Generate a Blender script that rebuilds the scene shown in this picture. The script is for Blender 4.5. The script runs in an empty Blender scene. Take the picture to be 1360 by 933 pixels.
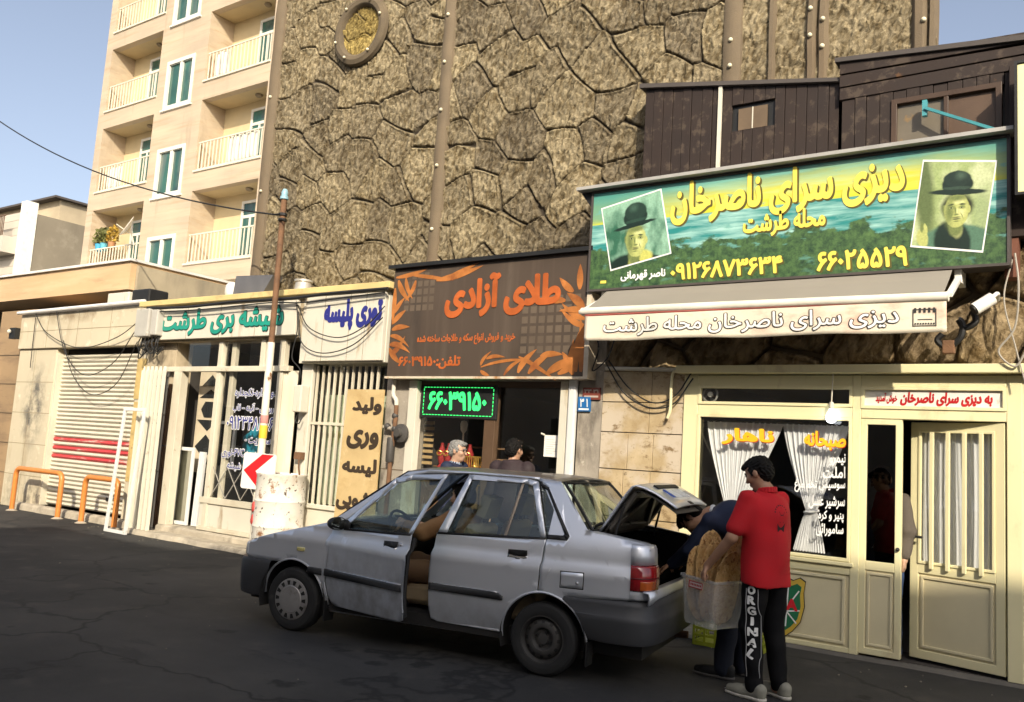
import bpy, bmesh, math, random, unicodedata
import numpy as np
from mathutils import Vector, Matrix, noise
from mathutils.bvhtree import BVHTree

random.seed(7)
RNG = np.random.default_rng(7)
S = bpy.context.scene
COL = S.collection
rad = math.radians

# ---------------------------------------------------------------- camera, sky, sun, exposure
cam_d = bpy.data.cameras.new('camera')
cam = bpy.data.objects.new('camera', cam_d)
COL.objects.link(cam)
S.camera = cam
cam_d.sensor_width = 36.0
cam_d.lens = 1150.0 / 1360.0 * 36.0
cam_d.clip_start = 0.05
cam_d.clip_end = 2000.0
_y, _p, _r = rad(35.2), rad(6.74), rad(-3.65)
_f = Vector((-math.sin(_y) * math.cos(_p), math.cos(_y) * math.cos(_p), math.sin(_p)))
_x0 = Vector((math.cos(_y), math.sin(_y), 0))
_u0 = _x0.cross(_f)
_x = _x0 * math.cos(_r) - _u0 * math.sin(_r)
_u = _x0 * math.sin(_r) + _u0 * math.cos(_r)
cam.matrix_world = Matrix(((_x[0], _u[0], -_f[0], 0), (_x[1], _u[1], -_f[1], -8.5), (_x[2], _u[2], -_f[2], 1.63), (0, 0, 0, 1)))

SUN_AZ, SUN_EL = rad(40), rad(29.5)        # azimuth measured from -Y towards +X
sdir = Vector((math.sin(SUN_AZ) * math.cos(SUN_EL), -math.cos(SUN_AZ) * math.cos(SUN_EL), math.sin(SUN_EL)))
W = bpy.data.worlds.new('World')
S.world = W
W.use_nodes = True
wn = W.node_tree
sky = wn.nodes.new('ShaderNodeTexSky')
sky.sky_type = 'NISHITA'
sky.sun_disc = False
sky.sun_elevation = SUN_EL
sky.sun_rotation = math.atan2(sdir.x, sdir.y)
sky.altitude = 0
sky.air_density = 0.8
sky.dust_density = 3.5
sky.ozone_density = 0.8
haze = wn.nodes.new('ShaderNodeHueSaturation')          # thin city haze: paler, less blue sky
haze.inputs['Saturation'].default_value = 0.70
haze.inputs['Value'].default_value = 0.88
wn.links.new(sky.outputs[0], haze.inputs['Color'])
wn.links.new(haze.outputs[0], wn.nodes['Background'].inputs[0])
wn.nodes['Background'].inputs[1].default_value = 0.15
sun_d = bpy.data.lights.new('sun', 'SUN')
sun_d.energy = 3.5
sun_d.angle = rad(0.55)
sun_d.color = (1.0, 0.89, 0.71)
sun = bpy.data.objects.new('sun', sun_d)
COL.objects.link(sun)
sun.rotation_euler = sdir.to_track_quat('Z', 'Y').to_euler()
sun.location = (10, -20, 20)
S.view_settings.view_transform = 'Standard'
S.view_settings.look = 'None'
S.view_settings.exposure = 0.76
S.view_settings.gamma = 1.0
S.view_settings.use_curve_mapping = False
S.cycles.use_denoising = True
S.cycles.max_bounces = 8
S.cycles.transparent_max_bounces = 16

# ---------------------------------------------------------------- helpers
ORG = {}                                    # world location of each parent, for part-local vertices


def tag(o, label=None, cat=None, group=None, kind=None):
    if label: o['label'] = label
    if cat: o['category'] = cat
    if group: o['group'] = group
    if kind: o['kind'] = kind
    return o


def thing(name, label, cat, loc=(0, 0, 0), group=None, rot=0.0, local=False):
    o = bpy.data.objects.new(name, None)
    COL.objects.link(o)
    o.location = loc
    o.rotation_euler = (0, 0, rot)
    o.empty_display_size = 0.2
    ORG[o] = (0, 0, 0) if local else tuple(loc)
    return tag(o, label, cat, group)


def copy_tree(o, parent=None):
    c = o.copy()
    COL.objects.link(c)
    c.parent = parent
    for ch in list(o.children):
        copy_tree(ch, c)
    return c


class MB:
    def __init__(s):
        s.v, s.f, s.mi, s.m = [], [], [], 0

    def add(s, vs, fs):
        b = len(s.v)
        s.v += [tuple(map(float, v)) for v in vs]
        for f in fs:
            s.f.append(tuple(i + b for i in f)); s.mi.append(s.m)
        return s

    def box(s, x0, x1, y0, y1, z0, z1):
        return s.add([(x0, y0, z0), (x1, y0, z0), (x1, y1, z0), (x0, y1, z0), (x0, y0, z1), (x1, y0, z1), (x1, y1, z1), (x0, y1, z1)],
                     [(0, 3, 2, 1), (4, 5, 6, 7), (0, 1, 5, 4), (1, 2, 6, 5), (2, 3, 7, 6), (3, 0, 4, 7)])

    def bar(s, a, b, w, d, up=(0, 0, 1)):
        a, b = Vector(a), Vector(b)
        t = (b - a).normalized(); u = Vector(up)
        if abs(t.dot(u)) > .97: u = Vector((0, 1, 0))
        x = t.cross(u).normalized() * (w / 2); y = x.cross(t).normalized() * (d / 2)
        vs = [a - x - y, a + x - y, a + x + y, a - x + y, b - x - y, b + x - y, b + x + y, b - x + y]
        return s.add(vs, [(0, 3, 2, 1), (4, 5, 6, 7), (0, 1, 5, 4), (1, 2, 6, 5), (2, 3, 7, 6), (3, 0, 4, 7)])

    def tube(s, pts, r, n=8, caps=True, closed=False):
        pts = [Vector(p) for p in pts]; m = len(pts)
        rs = r if isinstance(r, (list, tuple)) else [r] * m
        vs = []; ref = None
        for i, p in enumerate(pts):
            if closed: t = pts[(i + 1) % m] - pts[i - 1]
            else: t = pts[min(i + 1, m - 1)] - pts[max(i - 1, 0)]
            t.normalize()
            if ref is None:
                ref = Vector((0, 0, 1)) if abs(t.z) < .9 else Vector((1, 0, 0))
            x = t.cross(ref)
            if x.length < 1e-4: x = t.orthogonal()
            x.normalize(); y = t.cross(x); ref = -y if False else x.cross(t)
            for k in range(n):
                a = 2 * math.pi * k / n
                vs.append(p + x * (math.cos(a) * rs[i]) + y * (math.sin(a) * rs[i]))
        fs = []
        for i in range(m if closed else m - 1):
            j = (i + 1) % m
            for k in range(n):
                l = (k + 1) % n
                fs.append((i * n + k, i * n + l, j * n + l, j * n + k))
        if caps and not closed:
            fs += [tuple(range(n))[::-1], tuple(range((m - 1) * n, m * n))]
        return s.add(vs, fs)

    def lathe(s, prof, c, axis=(0, 0, 1), n=24):
        ax = Vector(axis).normalized(); x = ax.orthogonal().normalized(); y = ax.cross(x); c = Vector(c)
        vs = [];
        for r_, h_ in prof:
            for k in range(n):
                a = 2 * math.pi * k / n
                vs.append(c + ax * h_ + x * (math.cos(a) * r_) + y * (math.sin(a) * r_))
        fs = []
        for i in range(len(prof) - 1):
            for k in range(n):
                l = (k + 1) % n
                fs.append((i * n + k, i * n + l, (i + 1) * n + l, (i + 1) * n + k))
        return s.add(vs, fs)

    def prism(s, poly, y0, y1):             # polygon in (x, z), thickness along Y (y0 = front)
        a = sum(poly[i - 1][0] * poly[i][1] - poly[i][0] * poly[i - 1][1] for i in range(len(poly)))
        if a < 0: poly = poly[::-1]
        n = len(poly)
        vs = [(x, y0, z) for x, z in poly] + [(x, y1, z) for x, z in poly]
        fs = [tuple(range(n)), tuple(range(n, 2 * n))[::-1]]
        for i in range(n):
            j = (i + 1) % n
            fs.append((i, i + n, j + n, j))
        return s.add(vs, fs)

    def ring(s, outer, inner, y0, y1):      # frame between two loops of equal count
        n = len(outer)
        vs = [(x, y0, z) for x, z in outer] + [(x, y0, z) for x, z in inner] + [(x, y1, z) for x, z in outer] + [(x, y1, z) for x, z in inner]
        fs = []
        for i in range(n):
            j = (i + 1) % n
            fs += [(i, j, n + j, n + i), (2 * n + i, 3 * n + i, 3 * n + j, 2 * n + j), (i, 2 * n + i, 2 * n + j, j), (n + i, n + j, 3 * n + j, 3 * n + i)]
        return s.add(vs, fs)

    def rframe(s, x0, x1, z0, z1, w, y0, y1):
        return s.ring([(x0, z0), (x1, z0), (x1, z1), (x0, z1)], [(x0 + w, z0 + w), (x1 - w, z0 + w), (x1 - w, z1 - w), (x0 + w, z1 - w)], y0, y1)

    def grid(s, P, closed_u=False):          # P: list of rows of points
        R, C = len(P), len(P[0])
        vs = [p for row in P for p in row]; fs = []
        for i in range(R - 1):
            for j in range(C - 1):
                fs.append((i * C + j, i * C + j + 1, (i + 1) * C + j + 1, (i + 1) * C + j))
        return s.add(vs, fs)

    def ball(s, c, r, n=10, sc=(1, 1, 1)):
        vs = []; fs = []
        for i in range(n + 1):
            t = math.pi * i / n
            for k in range(2 * n):
                a = math.pi * k / n
                vs.append((c[0] + r * sc[0] * math.sin(t) * math.cos(a), c[1] + r * sc[1] * math.sin(t) * math.sin(a), c[2] + r * sc[2] * math.cos(t)))
        m = 2 * n
        for i in range(n):
            for k in range(m):
                fs.append((i * m + k, (i + 1) * m + k, (i + 1) * m + (k + 1) % m, i * m + (k + 1) % m))
        return s.add(vs, fs)

    def xf(s, M_):
        s.v = [tuple(M_ @ Vector(v)) for v in s.v]; return s

    def join(s, o, m=None):
        b = len(s.v); s.v += o.v
        for f, k in zip(o.f, o.mi):
            s.f.append(tuple(i + b for i in f)); s.mi.append(k if m is None else m)
        return s

    def build(s, name, mats, parent=None, smooth=False, bevel=0.0, solid=0.0, ang=35, label=None, cat=None, group=None, kind=None, pivot=None, norm=True):
        me = bpy.data.meshes.new(name)
        V = np.array(s.v, dtype=float).reshape(-1, 3)
        if parent is not None:
            org = ORG.get(parent, (0, 0, 0)); o_loc = (0, 0, 0)
            if pivot is not None:
                o_loc = tuple(np.array(pivot) - np.array(org)); V = V - np.array(pivot)
            else:
                V = V - np.array(org)
        elif pivot is not None:
            o_loc = tuple(pivot); V = V - np.array(pivot)
        else:
            lo, hi = V.min(0), V.max(0); o_loc = ((lo[0] + hi[0]) / 2, (lo[1] + hi[1]) / 2, lo[2]); V = V - np.array(o_loc)
        me.from_pydata(V.tolist(), [], s.f)
        for m_ in (mats if isinstance(mats, (list, tuple)) else [mats]): me.materials.append(m_)
        if len(me.materials) > 1: me.polygons.foreach_set('material_index', s.mi)
        if norm:
            bm = bmesh.new(); bm.from_mesh(me)
            bmesh.ops.remove_doubles(bm, verts=bm.verts, dist=1e-5)
            bmesh.ops.recalc_face_normals(bm, faces=bm.faces)
            bm.to_mesh(me); bm.free()
        if smooth:
            me.polygons.foreach_set('use_smooth', [True] * len(me.polygons))
            me.set_sharp_from_angle(angle=rad(ang))
        me.update()
        o = bpy.data.objects.new(name, me)
        COL.objects.link(o)
        o.location = o_loc
        if parent is not None:
            o.parent = parent
            ORG[o] = tuple(pivot) if pivot is not None else ORG.get(parent, (0, 0, 0))
        else:
            ORG[o] = o_loc
        if solid:
            md = o.modifiers.new('solid', 'SOLIDIFY'); md.thickness = solid; md.offset = -1
        if bevel:
            md = o.modifiers.new('bevel', 'BEVEL'); md.width = bevel; md.segments = 2; md.limit_method = 'ANGLE'; md.angle_limit = rad(40)
            md.harden_normals = False
        return tag(o, label, cat, group, kind)


# ---------------------------------------------------------------- materials
MATS = {}


def nd(nt, t, **kw):
    n = nt.nodes.new(t)
    for k, v in kw.items(): setattr(n, k, v)
    return n


def base_mat(name):
    m = bpy.data.materials.new(name); m.use_nodes = True
    nt = m.node_tree
    return m, nt, nt.nodes['Principled BSDF']


def mixc(nt, fac, a, b, mode='MIX'):
    n = nd(nt, 'ShaderNodeMix', data_type='RGBA', blend_type=mode)
    for i, v in ((0, fac), (6, a), (7, b)):
        if hasattr(v, 'is_linked') or hasattr(v, 'links'): nt.links.new(v, n.inputs[i])
        else: n.inputs[i].default_value = v if i == 0 else (v[0], v[1], v[2], 1)
    return n.outputs[2]


def noise_fac(nt, vec, scale, detail=5, lo=.35, hi=.65, rough=.6, stretch=None):
    if stretch:
        mp = nd(nt, 'ShaderNodeMapping'); mp.inputs['Scale'].default_value = stretch
        nt.links.new(vec, mp.inputs[0]); vec = mp.outputs[0]
    n = nd(nt, 'ShaderNodeTexNoise'); n.inputs['Scale'].default_value = scale; n.inputs['Detail'].default_value = detail; n.inputs['Roughness'].default_value = rough
    nt.links.new(vec, n.inputs['Vector'])
    r = nd(nt, 'ShaderNodeMapRange'); r.inputs[1].default_value = lo; r.inputs[2].default_value = hi
    nt.links.new(n.outputs['Fac'], r.inputs[0])
    return r.outputs[0], n.outputs['Fac']


def mat(name, col, rough=.7, metal=0., var=.18, vs=3., bump=.15, bs=60., stains=(), spec=.4, coat=0., emit=None, tr=0., spots=()):
    """Plain surface with slow colour drift, fine bump and any number of stains (colour, scale, lo, hi, stretch)."""
    if name in MATS: return MATS[name]
    m, nt, b = base_mat(name)
    tc = nd(nt, 'ShaderNodeTexCoord').outputs['Object']
    f, _ = noise_fac(nt, tc, vs, 6, .3, .7)
    d = [max(0, c * (1 - var)) for c in col]; l = [min(1, c * (1 + var * .7)) for c in col]
    c = mixc(nt, f, d, l)
    for st in stains:
        sf, _ = noise_fac(nt, tc, st[1], 7, st[2], st[3], .65, st[4] if len(st) > 4 else None)
        c = mixc(nt, sf, c, st[0])
    for col_, cen, rad_, sc_, lo_, hi_ in spots:           # a stain with a place of its own
        sf, _ = noise_fac(nt, tc, sc_, 8, lo_, hi_, .7)
        mp = nd(nt, 'ShaderNodeMapping', vector_type='TEXTURE'); mp.inputs['Location'].default_value = cen; mp.inputs['Scale'].default_value = rad_
        nt.links.new(tc, mp.inputs[0])
        ln = nd(nt, 'ShaderNodeVectorMath', operation='LENGTH'); nt.links.new(mp.outputs[0], ln.inputs[0])
        mr_ = nd(nt, 'ShaderNodeMapRange'); mr_.inputs[1].default_value = 1.0; mr_.inputs[2].default_value = .35; nt.links.new(ln.outputs['Value'], mr_.inputs[0])
        mm = nd(nt, 'ShaderNodeMath', operation='MULTIPLY'); nt.links.new(sf, mm.inputs[0]); nt.links.new(mr_.outputs[0], mm.inputs[1])
        c = mixc(nt, mm.outputs[0], c, col_)
    nt.links.new(c, b.inputs['Base Color'])
    fr, raw = noise_fac(nt, tc, bs, 4, 0, 1)
    rr = nd(nt, 'ShaderNodeMapRange'); rr.inputs[3].default_value = max(.03, rough - .1); rr.inputs[4].default_value = min(1, rough + .1)
    nt.links.new(f, rr.inputs[0]); nt.links.new(rr.outputs[0], b.inputs['Roughness'])
    b.inputs['Metallic'].default_value = metal
    b.inputs['Specular IOR Level'].default_value = spec
    b.inputs['Coat Weight'].default_value = coat
    b.inputs['Coat Roughness'].default_value = .08
    if tr: b.inputs['Transmission Weight'].default_value = tr
    if bump:
        bp = nd(nt, 'ShaderNodeBump'); bp.inputs['Strength'].default_value = bump; bp.inputs['Distance'].default_value = .01
        nt.links.new(raw, bp.inputs['Height']); nt.links.new(bp.outputs[0], b.inputs['Normal'])
    if emit:
        b.inputs['Emission Color'].default_value = (*emit[0], 1); b.inputs['Emission Strength'].default_value = emit[1]
    MATS[name] = m
    return m


def glass_mat(name, tint=(.8, .86, .84), ior=1.5, refl=1.0, rough=.0):
    """Thin pane: clear with Fresnel reflection."""
    if name in MATS: return MATS[name]
    m = bpy.data.materials.new(name); m.use_nodes = True
    nt = m.node_tree; nt.nodes.remove(nt.nodes['Principled BSDF'])
    t = nd(nt, 'ShaderNodeBsdfTransparent'); t.inputs[0].default_value = (*tint, 1)
    g = nd(nt, 'ShaderNodeBsdfGlossy'); g.inputs['Roughness'].default_value = rough; g.inputs[0].default_value = (refl, refl, refl, 1)
    fr = nd(nt, 'ShaderNodeFresnel')
    ge = nd(nt, 'ShaderNodeNewGeometry'); im = nd(nt, 'ShaderNodeMapRange')       # same reflectance on both faces of the thin pane
    im.inputs[3].default_value = ior; im.inputs[4].default_value = 1 / ior
    nt.links.new(ge.outputs['Backfacing'], im.inputs[0]); nt.links.new(im.outputs[0], fr.inputs[0])
    mx = nd(nt, 'ShaderNodeMixShader')
    nt.links.new(fr.outputs[0], mx.inputs[0]); nt.links.new(t.outputs[0], mx.inputs[1]); nt.links.new(g.outputs[0], mx.inputs[2])
    nt.links.new(mx.outputs[0], nt.nodes['Material Output'].inputs[0])
    MATS[name] = m
    return m


# ---------------------------------------------------------------- Persian lettering (joined forms, right to left)
FORMS = {}
for _c in list(range(0xFB50, 0xFDFF)) + list(range(0xFE70, 0xFEFD)):
    _d = unicodedata.decomposition(chr(_c)).split()
    if len(_d) == 2 and _d[0][0] == '<': FORMS[(int(_d[1], 16), _d[0][1:-1])] = chr(_c)
    if len(_d) == 3 and _d[0] in ('<isolated>', '<final>') and _d[1] == '0644' and _d[2] == '0627': FORMS[('la', _d[0][1:-1])] = chr(_c)


def shape(txt):
    out = []; n = len(txt); i = 0; prev_joins = False
    while i < n:
        ch = txt[i]; cp = ord(ch)
        if ch == '\u0644' and i + 1 < n and txt[i + 1] == '\u0627':
            out.append(FORMS[('la', 'final' if prev_joins else 'isolated')]); prev_joins = False; i += 2; continue
        nxt = ord(txt[i + 1]) if i + 1 < n else 0
        dual = (cp, 'initial') in FORMS; right = (cp, 'final') in FORMS
        nj = dual and (nxt, 'final') in FORMS
        pj = prev_joins and right
        k = 'medial' if pj and nj else 'final' if pj else 'initial' if nj else 'isolated'
        if ch != '\u200c': out.append(FORMS.get((cp, k), ch))
        prev_joins = nj; i += 1
    runs = []; cur = ''
    for ch in out:                           # digits and Latin keep their own order
        if ch.isdigit() or ch.isascii() and ch.isalnum(): cur += ch
        else:
            if cur: runs.append(cur); cur = ''
            runs.append(ch)
    if cur: runs.append(cur)
    return ''.join(runs[::-1])


def glyph_outline(body):
    c = bpy.data.curves.new('lettering', 'FONT'); c.body = body
    c.size = 1; c.resolution_u = 3; c.fill_mode = 'NONE'
    o = bpy.data.objects.new('lettering', c); COL.objects.link(o)
    me = bpy.data.meshes.new_from_object(o.evaluated_get(bpy.context.evaluated_depsgraph_get()))
    V = np.array([v.co[:2] for v in me.vertices]); E = np.array([e.vertices[:] for e in me.edges])
    bpy.data.objects.remove(o); bpy.data.curves.remove(c); bpy.data.meshes.remove(me)
    nb = {}
    for p, q in E: nb.setdefault(p, []).append(q); nb.setdefault(q, []).append(p)
    seen = set(); loops = []
    for st in nb:                             # walk each closed contour in vertex order so that it keeps its direction
        if st in seen: continue
        lp = [st]; seen.add(st); cur = st
        while True:
            n_ = [x for x in nb[cur] if x not in seen]
            if not n_: break
            nx = cur + 1 if cur + 1 in n_ else n_[0]
            lp.append(nx); seen.add(nx); cur = nx
        loops.append(V[lp])
    return loops


def text(txt, x0, x1, z0, z1, y, bold=.03, depth=.006, shape_it=True, slant=0., keep=False, rise=0., res=40):
    """Raised letters in the XZ plane facing -Y, fitted to the box. Contours are filled by winding number and thickened by `bold`."""
    loops = glyph_outline(shape(txt) if shape_it else txt)
    allp = np.concatenate(loops); h = 1.0 / res; m = bold + 3 * h
    lo = allp.min(0) - m; n = np.ceil((allp.max(0) + m - lo) / h).astype(int) + 1
    wind = np.zeros((n[1], n[0] + 1), np.int32); D = np.full((n[1], n[0]), .5)
    gx = lo[0] + h * np.arange(n[0]); gy = lo[1] + h * np.arange(n[1]); R_ = bold + 2.5 * h
    for L in loops:
        for a, b in zip(L, np.roll(L, -1, 0)):
            if a[1] != b[1]:
                ya, yb = sorted((a[1], b[1])); r0 = int(np.ceil((ya - lo[1]) / h)); r1 = int(np.ceil((yb - lo[1]) / h))
                if r1 > r0:
                    rr = np.arange(r0, r1); xc = a[0] + (b[0] - a[0]) * (gy[rr] - a[1]) / (b[1] - a[1])
                    np.add.at(wind, (rr, np.clip(np.ceil((xc - lo[0]) / h).astype(int), 0, n[0])), 1 if b[1] > a[1] else -1)
            i0 = np.clip(np.floor((np.minimum(a, b) - R_ - lo) / h).astype(int), 0, n); i1 = np.clip(np.ceil((np.maximum(a, b) + R_ - lo) / h).astype(int) + 1, 0, n)
            X_, Y_ = np.meshgrid(gx[i0[0]:i1[0]], gy[i0[1]:i1[1]]); d = b - a; q = max(1e-12, d @ d)
            t = np.clip(((X_ - a[0]) * d[0] + (Y_ - a[1]) * d[1]) / q, 0, 1)
            sl = np.s_[i0[1]:i1[1], i0[0]:i1[0]]; D[sl] = np.minimum(D[sl], np.hypot(X_ - a[0] - t * d[0], Y_ - a[1] - t * d[1]))
    ins = np.cumsum(wind, 1)[:, :n[0]] != 0
    F = np.where(ins, -D, D) - bold
    I = F < 0; vs = []; fs = []; key = {}
    def vert(i, j, e):                        # e 0: grid point, 1: crossing towards +x, 2: crossing towards +y
        k = (i, j, e)
        if k not in key:
            if e == 0: p = (gx[i], gy[j])
            elif e == 1: t = F[j, i] / (F[j, i] - F[j, i + 1]); p = (gx[i] + h * t, gy[j])
            else: t = F[j, i] / (F[j, i] - F[j + 1, i]); p = (gx[i], gy[j] + h * t)
            key[k] = len(vs); vs.append(p)
        return key[k]
    cnt = I[:-1, :-1].astype(int) + I[1:, :-1] + I[:-1, 1:] + I[1:, 1:]
    walls = []
    for j, i in np.argwhere((cnt > 0) & (cnt < 4)):
        cor = ((i, j), (i + 1, j), (i + 1, j + 1), (i, j + 1)); ed = ((i, j, 1), (i + 1, j, 2), (i, j + 1, 1), (i, j, 2)); poly = []; cr = []
        for k in range(4):
            A = I[cor[k][1], cor[k][0]]; B = I[cor[(k + 1) % 4][1], cor[(k + 1) % 4][0]]
            if A: poly.append(vert(*cor[k], 0))
            if A != B: v_ = vert(*ed[k]); poly.append(v_); cr.append((v_, A))
        fs.append(tuple(poly))
        for k in range(len(cr)):
            if cr[k][1]: walls.append((cr[k][0], cr[(k + 1) % len(cr)][0]))
    for j in range(cnt.shape[0]):
        i = 0; row = cnt[j] == 4
        while i < len(row):
            if row[i]:
                k = i
                while k < len(row) and row[k]: k += 1
                fs.append((vert(i, j, 0), vert(k, j, 0), vert(k, j + 1, 0), vert(i, j + 1, 0))); i = k
            else: i += 1
    P = np.array(vs); P[:, 0] += slant * P[:, 1]
    lo, hi = P.min(0), P.max(0)
    sx = (x1 - x0) / (hi[0] - lo[0]); sz = (z1 - z0) / (hi[1] - lo[1])
    if keep: sx = sz = min(sx, sz)
    X = (P[:, 0] - (lo[0] + hi[0]) / 2) * sx + (x0 + x1) / 2
    Z = (P[:, 1] - (lo[1] + hi[1]) / 2) * sz + (z0 + z1) / 2 + rise * (X - (x0 + x1) / 2)
    N = len(P); mb = MB()
    mb.add([(a, y - depth, c) for a, c in zip(X, Z)] + [(a, y, c) for a, c in zip(X, Z)], fs + [(p, q, q + N, p + N) for p, q in walls])
    return mb


def curve_pts(ctrl, n=8):
    """Catmull-Rom through control points."""
    P = [Vector(p) for p in ctrl]; P = [P[0] * 2 - P[1]] + P + [P[-1] * 2 - P[-2]]; out = []
    for i in range(1, len(P) - 2):
        for k in range(n):
            t = k / n; a, b, c, d = P[i - 1:i + 3]
            out.append(.5 * (2 * b + (c - a) * t + (2 * a - 5 * b + 4 * c - d) * t * t + (3 * b - a - 3 * c + d) * t ** 3))
    out.append(P[-2]); return out


def sag(a, b, drop, n=14):
    a, b = Vector(a), Vector(b)
    return [a.lerp(b, i / n) - Vector((0, 0, drop * 4 * (i / n) * (1 - i / n))) for i in range(n + 1)]
# ---------------------------------------------------------------- street
def ground_mat():
    m, nt, b = base_mat('asphalt')
    tc = nd(nt, 'ShaderNodeTexCoord').outputs['Object']
    f, _ = noise_fac(nt, tc, .55, 8, .35, .68)
    c = mixc(nt, f, (.018, .0182, .019), (.052, .050, .047))
    f2, _ = noise_fac(nt, tc, 2.2, 6, .56, .72)
    c = mixc(nt, f2, c, (.058, .053, .046))
    f4, _ = noise_fac(nt, tc, .9, 6, .58, .64, .7, (1, 3.5, 1))
    c = mixc(nt, f4, c, (.028, .027, .027))
    f5, _ = noise_fac(nt, tc, 1.7, 5, .66, .70, .5)
    c = mixc(nt, f5, c, (.010, .010, .0105))
    f6, _ = noise_fac(nt, tc, 40, 4, .62, .72, .6)
    c = mixc(nt, f6, c, (.055, .050, .044))
    f3, raw = noise_fac(nt, tc, 220, 2, .60, .72)
    c = mixc(nt, f3, c, (.085, .08, .072))
    vo = nd(nt, 'ShaderNodeTexVoronoi', feature='DISTANCE_TO_EDGE'); vo.inputs['Scale'].default_value = .42
    ns = nd(nt, 'ShaderNodeTexNoise'); ns.inputs['Scale'].default_value = 2.5; ns.inputs['Detail'].default_value = 6
    nt.links.new(tc, ns.inputs['Vector'])
    wv = nd(nt, 'ShaderNodeVectorMath', operation='MULTIPLY_ADD'); wv.inputs[1].default_value = (.5, .5, .5)
    nt.links.new(ns.outputs['Color'], wv.inputs[0]); nt.links.new(tc, wv.inputs[2]); nt.links.new(wv.outputs[0], vo.inputs['Vector'])
    mr = nd(nt, 'ShaderNodeMapRange'); mr.inputs[1].default_value = .003; mr.inputs[2].default_value = .013
    nt.links.new(vo.outputs['Distance'], mr.inputs[0])
    c = mixc(nt, mr.outputs[0], (.015, .015, .015), c)
    nt.links.new(c, b.inputs['Base Color']); b.inputs['Roughness'].default_value = .82
    b.inputs['Specular IOR Level'].default_value = .35
    bp = nd(nt, 'ShaderNodeBump'); bp.inputs['Strength'].default_value = .6; bp.inputs['Distance'].default_value = .006
    mu = nd(nt, 'ShaderNodeMath', operation='MULTIPLY'); nt.links.new(raw, mu.inputs[0]); nt.links.new(mr.outputs[0], mu.inputs[1])
    nt.links.new(mu.outputs[0], bp.inputs['Height']); nt.links.new(bp.outputs[0], b.inputs['Normal'])
    return m


g = MB().add([(-600, -600, 0), (600, -600, 0), (600, 600, 0), (-600, 600, 0)], [(0, 1, 2, 3)])
g.build('asphalt_road', ground_mat(), kind='structure', pivot=(0, 0, 0))
concrete = mat('old concrete', (.40, .35, .27), .9, var=.3, vs=2.5, bump=.5, bs=45, stains=[((.16, .14, .11), 3, .55, .75), ((.5, .45, .36), 9, .6, .7)])


def rough_slab(x0, x1, y0, y1, z1, n=60, amp=.05, seed=0):
    """Low kerb-like slab with a worn, uneven front edge."""
    mb = MB(); r = random.Random(seed); P = [[], [], [], []]
    for i in range(n + 1):
        x = x0 + (x1 - x0) * i / n
        e = amp * (noise.noise((x * 1.7, seed, 0)) + .6 * noise.noise((x * 6, seed, 3)))
        dz = .012 * noise.noise((x * 4, seed, 7))
        P[0].append((x, y0 + e - .02, -.02)); P[1].append((x, y0 + e, z1 - .03 + dz)); P[2].append((x, y0 + e + .035, z1 + dz)); P[3].append((x, y1, z1))
    mb.grid(P)
    return mb


rough_slab(-13.0, -8.2, -.48, .0, .07, seed=1).build('pavement_kerb', concrete, kind='structure', smooth=True)
rough_slab(-12.62, -9.9, -.16, .0, .16, amp=.015, seed=4).build('pavement_step', concrete, kind='structure', smooth=True)
rough_slab(-17.3, -13.35, -.16, .0, .12, amp=.02, seed=9).build('pavement_ledge', concrete, kind='structure', smooth=True)
rough_slab(-4.9, 1.5, -.10, .0, .03, amp=.03, seed=12).build('pavement_edge', mat('dirty kerb', (.12, .11, .095), .9, var=.3, bump=.5), kind='structure', smooth=True)

# ---------------------------------------------------------------- houses across the street (behind the camera; they throw the street into shade)
opp = mat('pale render', (.62, .56, .47), .85, var=.15, vs=.6, bump=.2, stains=[((.45, .39, .31), .8, .5, .8, (1, 1, .2))])
darkglass = mat('dark window glass', (.03, .04, .045), .08, var=.2, spec=.8, bump=0)
white_fr = mat('white frame', (.62, .60, .54), .45, var=.06, bump=.03)
def opposite(x0, x1, top, label, seed):
    t = thing('apartment_house', label, 'building', ((x0 + x1) / 2, -13.0, 0))
    MB().box(x0, x1, -25, -13.0, 0, top).build('wall', opp, t)
    MB().box(x0 + .02, x1 - .02, -13.06, -13.002, 0, .8).build('plinth', concrete, t)
    for z in np.arange(1.2, top - 1.8, 3.1):
        for x in np.arange(x0 + 1.2, x1 - 1.6, 3.0):
            w_ = MB().rframe(x, x + 1.4, z, z + 1.6, .07, -13.05, -12.99).build('window', white_fr, t)
            MB().box(x + .07, x + 1.33, -13.015, -12.995, z + .07, z + 1.53).build('pane', darkglass, w_)
opposite(6.2, 24, 10.4, 'tallest pale rendered house across the street', 1)
opposite(2.9, 6.2, 9.85, 'narrow pale house beside the tallest one across the street', 2)
opposite(-.2, 2.9, 9.3, 'narrow middle pale house across the street', 2)
opposite(-4, -.2, 8.85, 'lower pale rendered house across the street', 3)
opposite(-30, -4, 8.1, 'long low rendered house across the street', 4)

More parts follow.
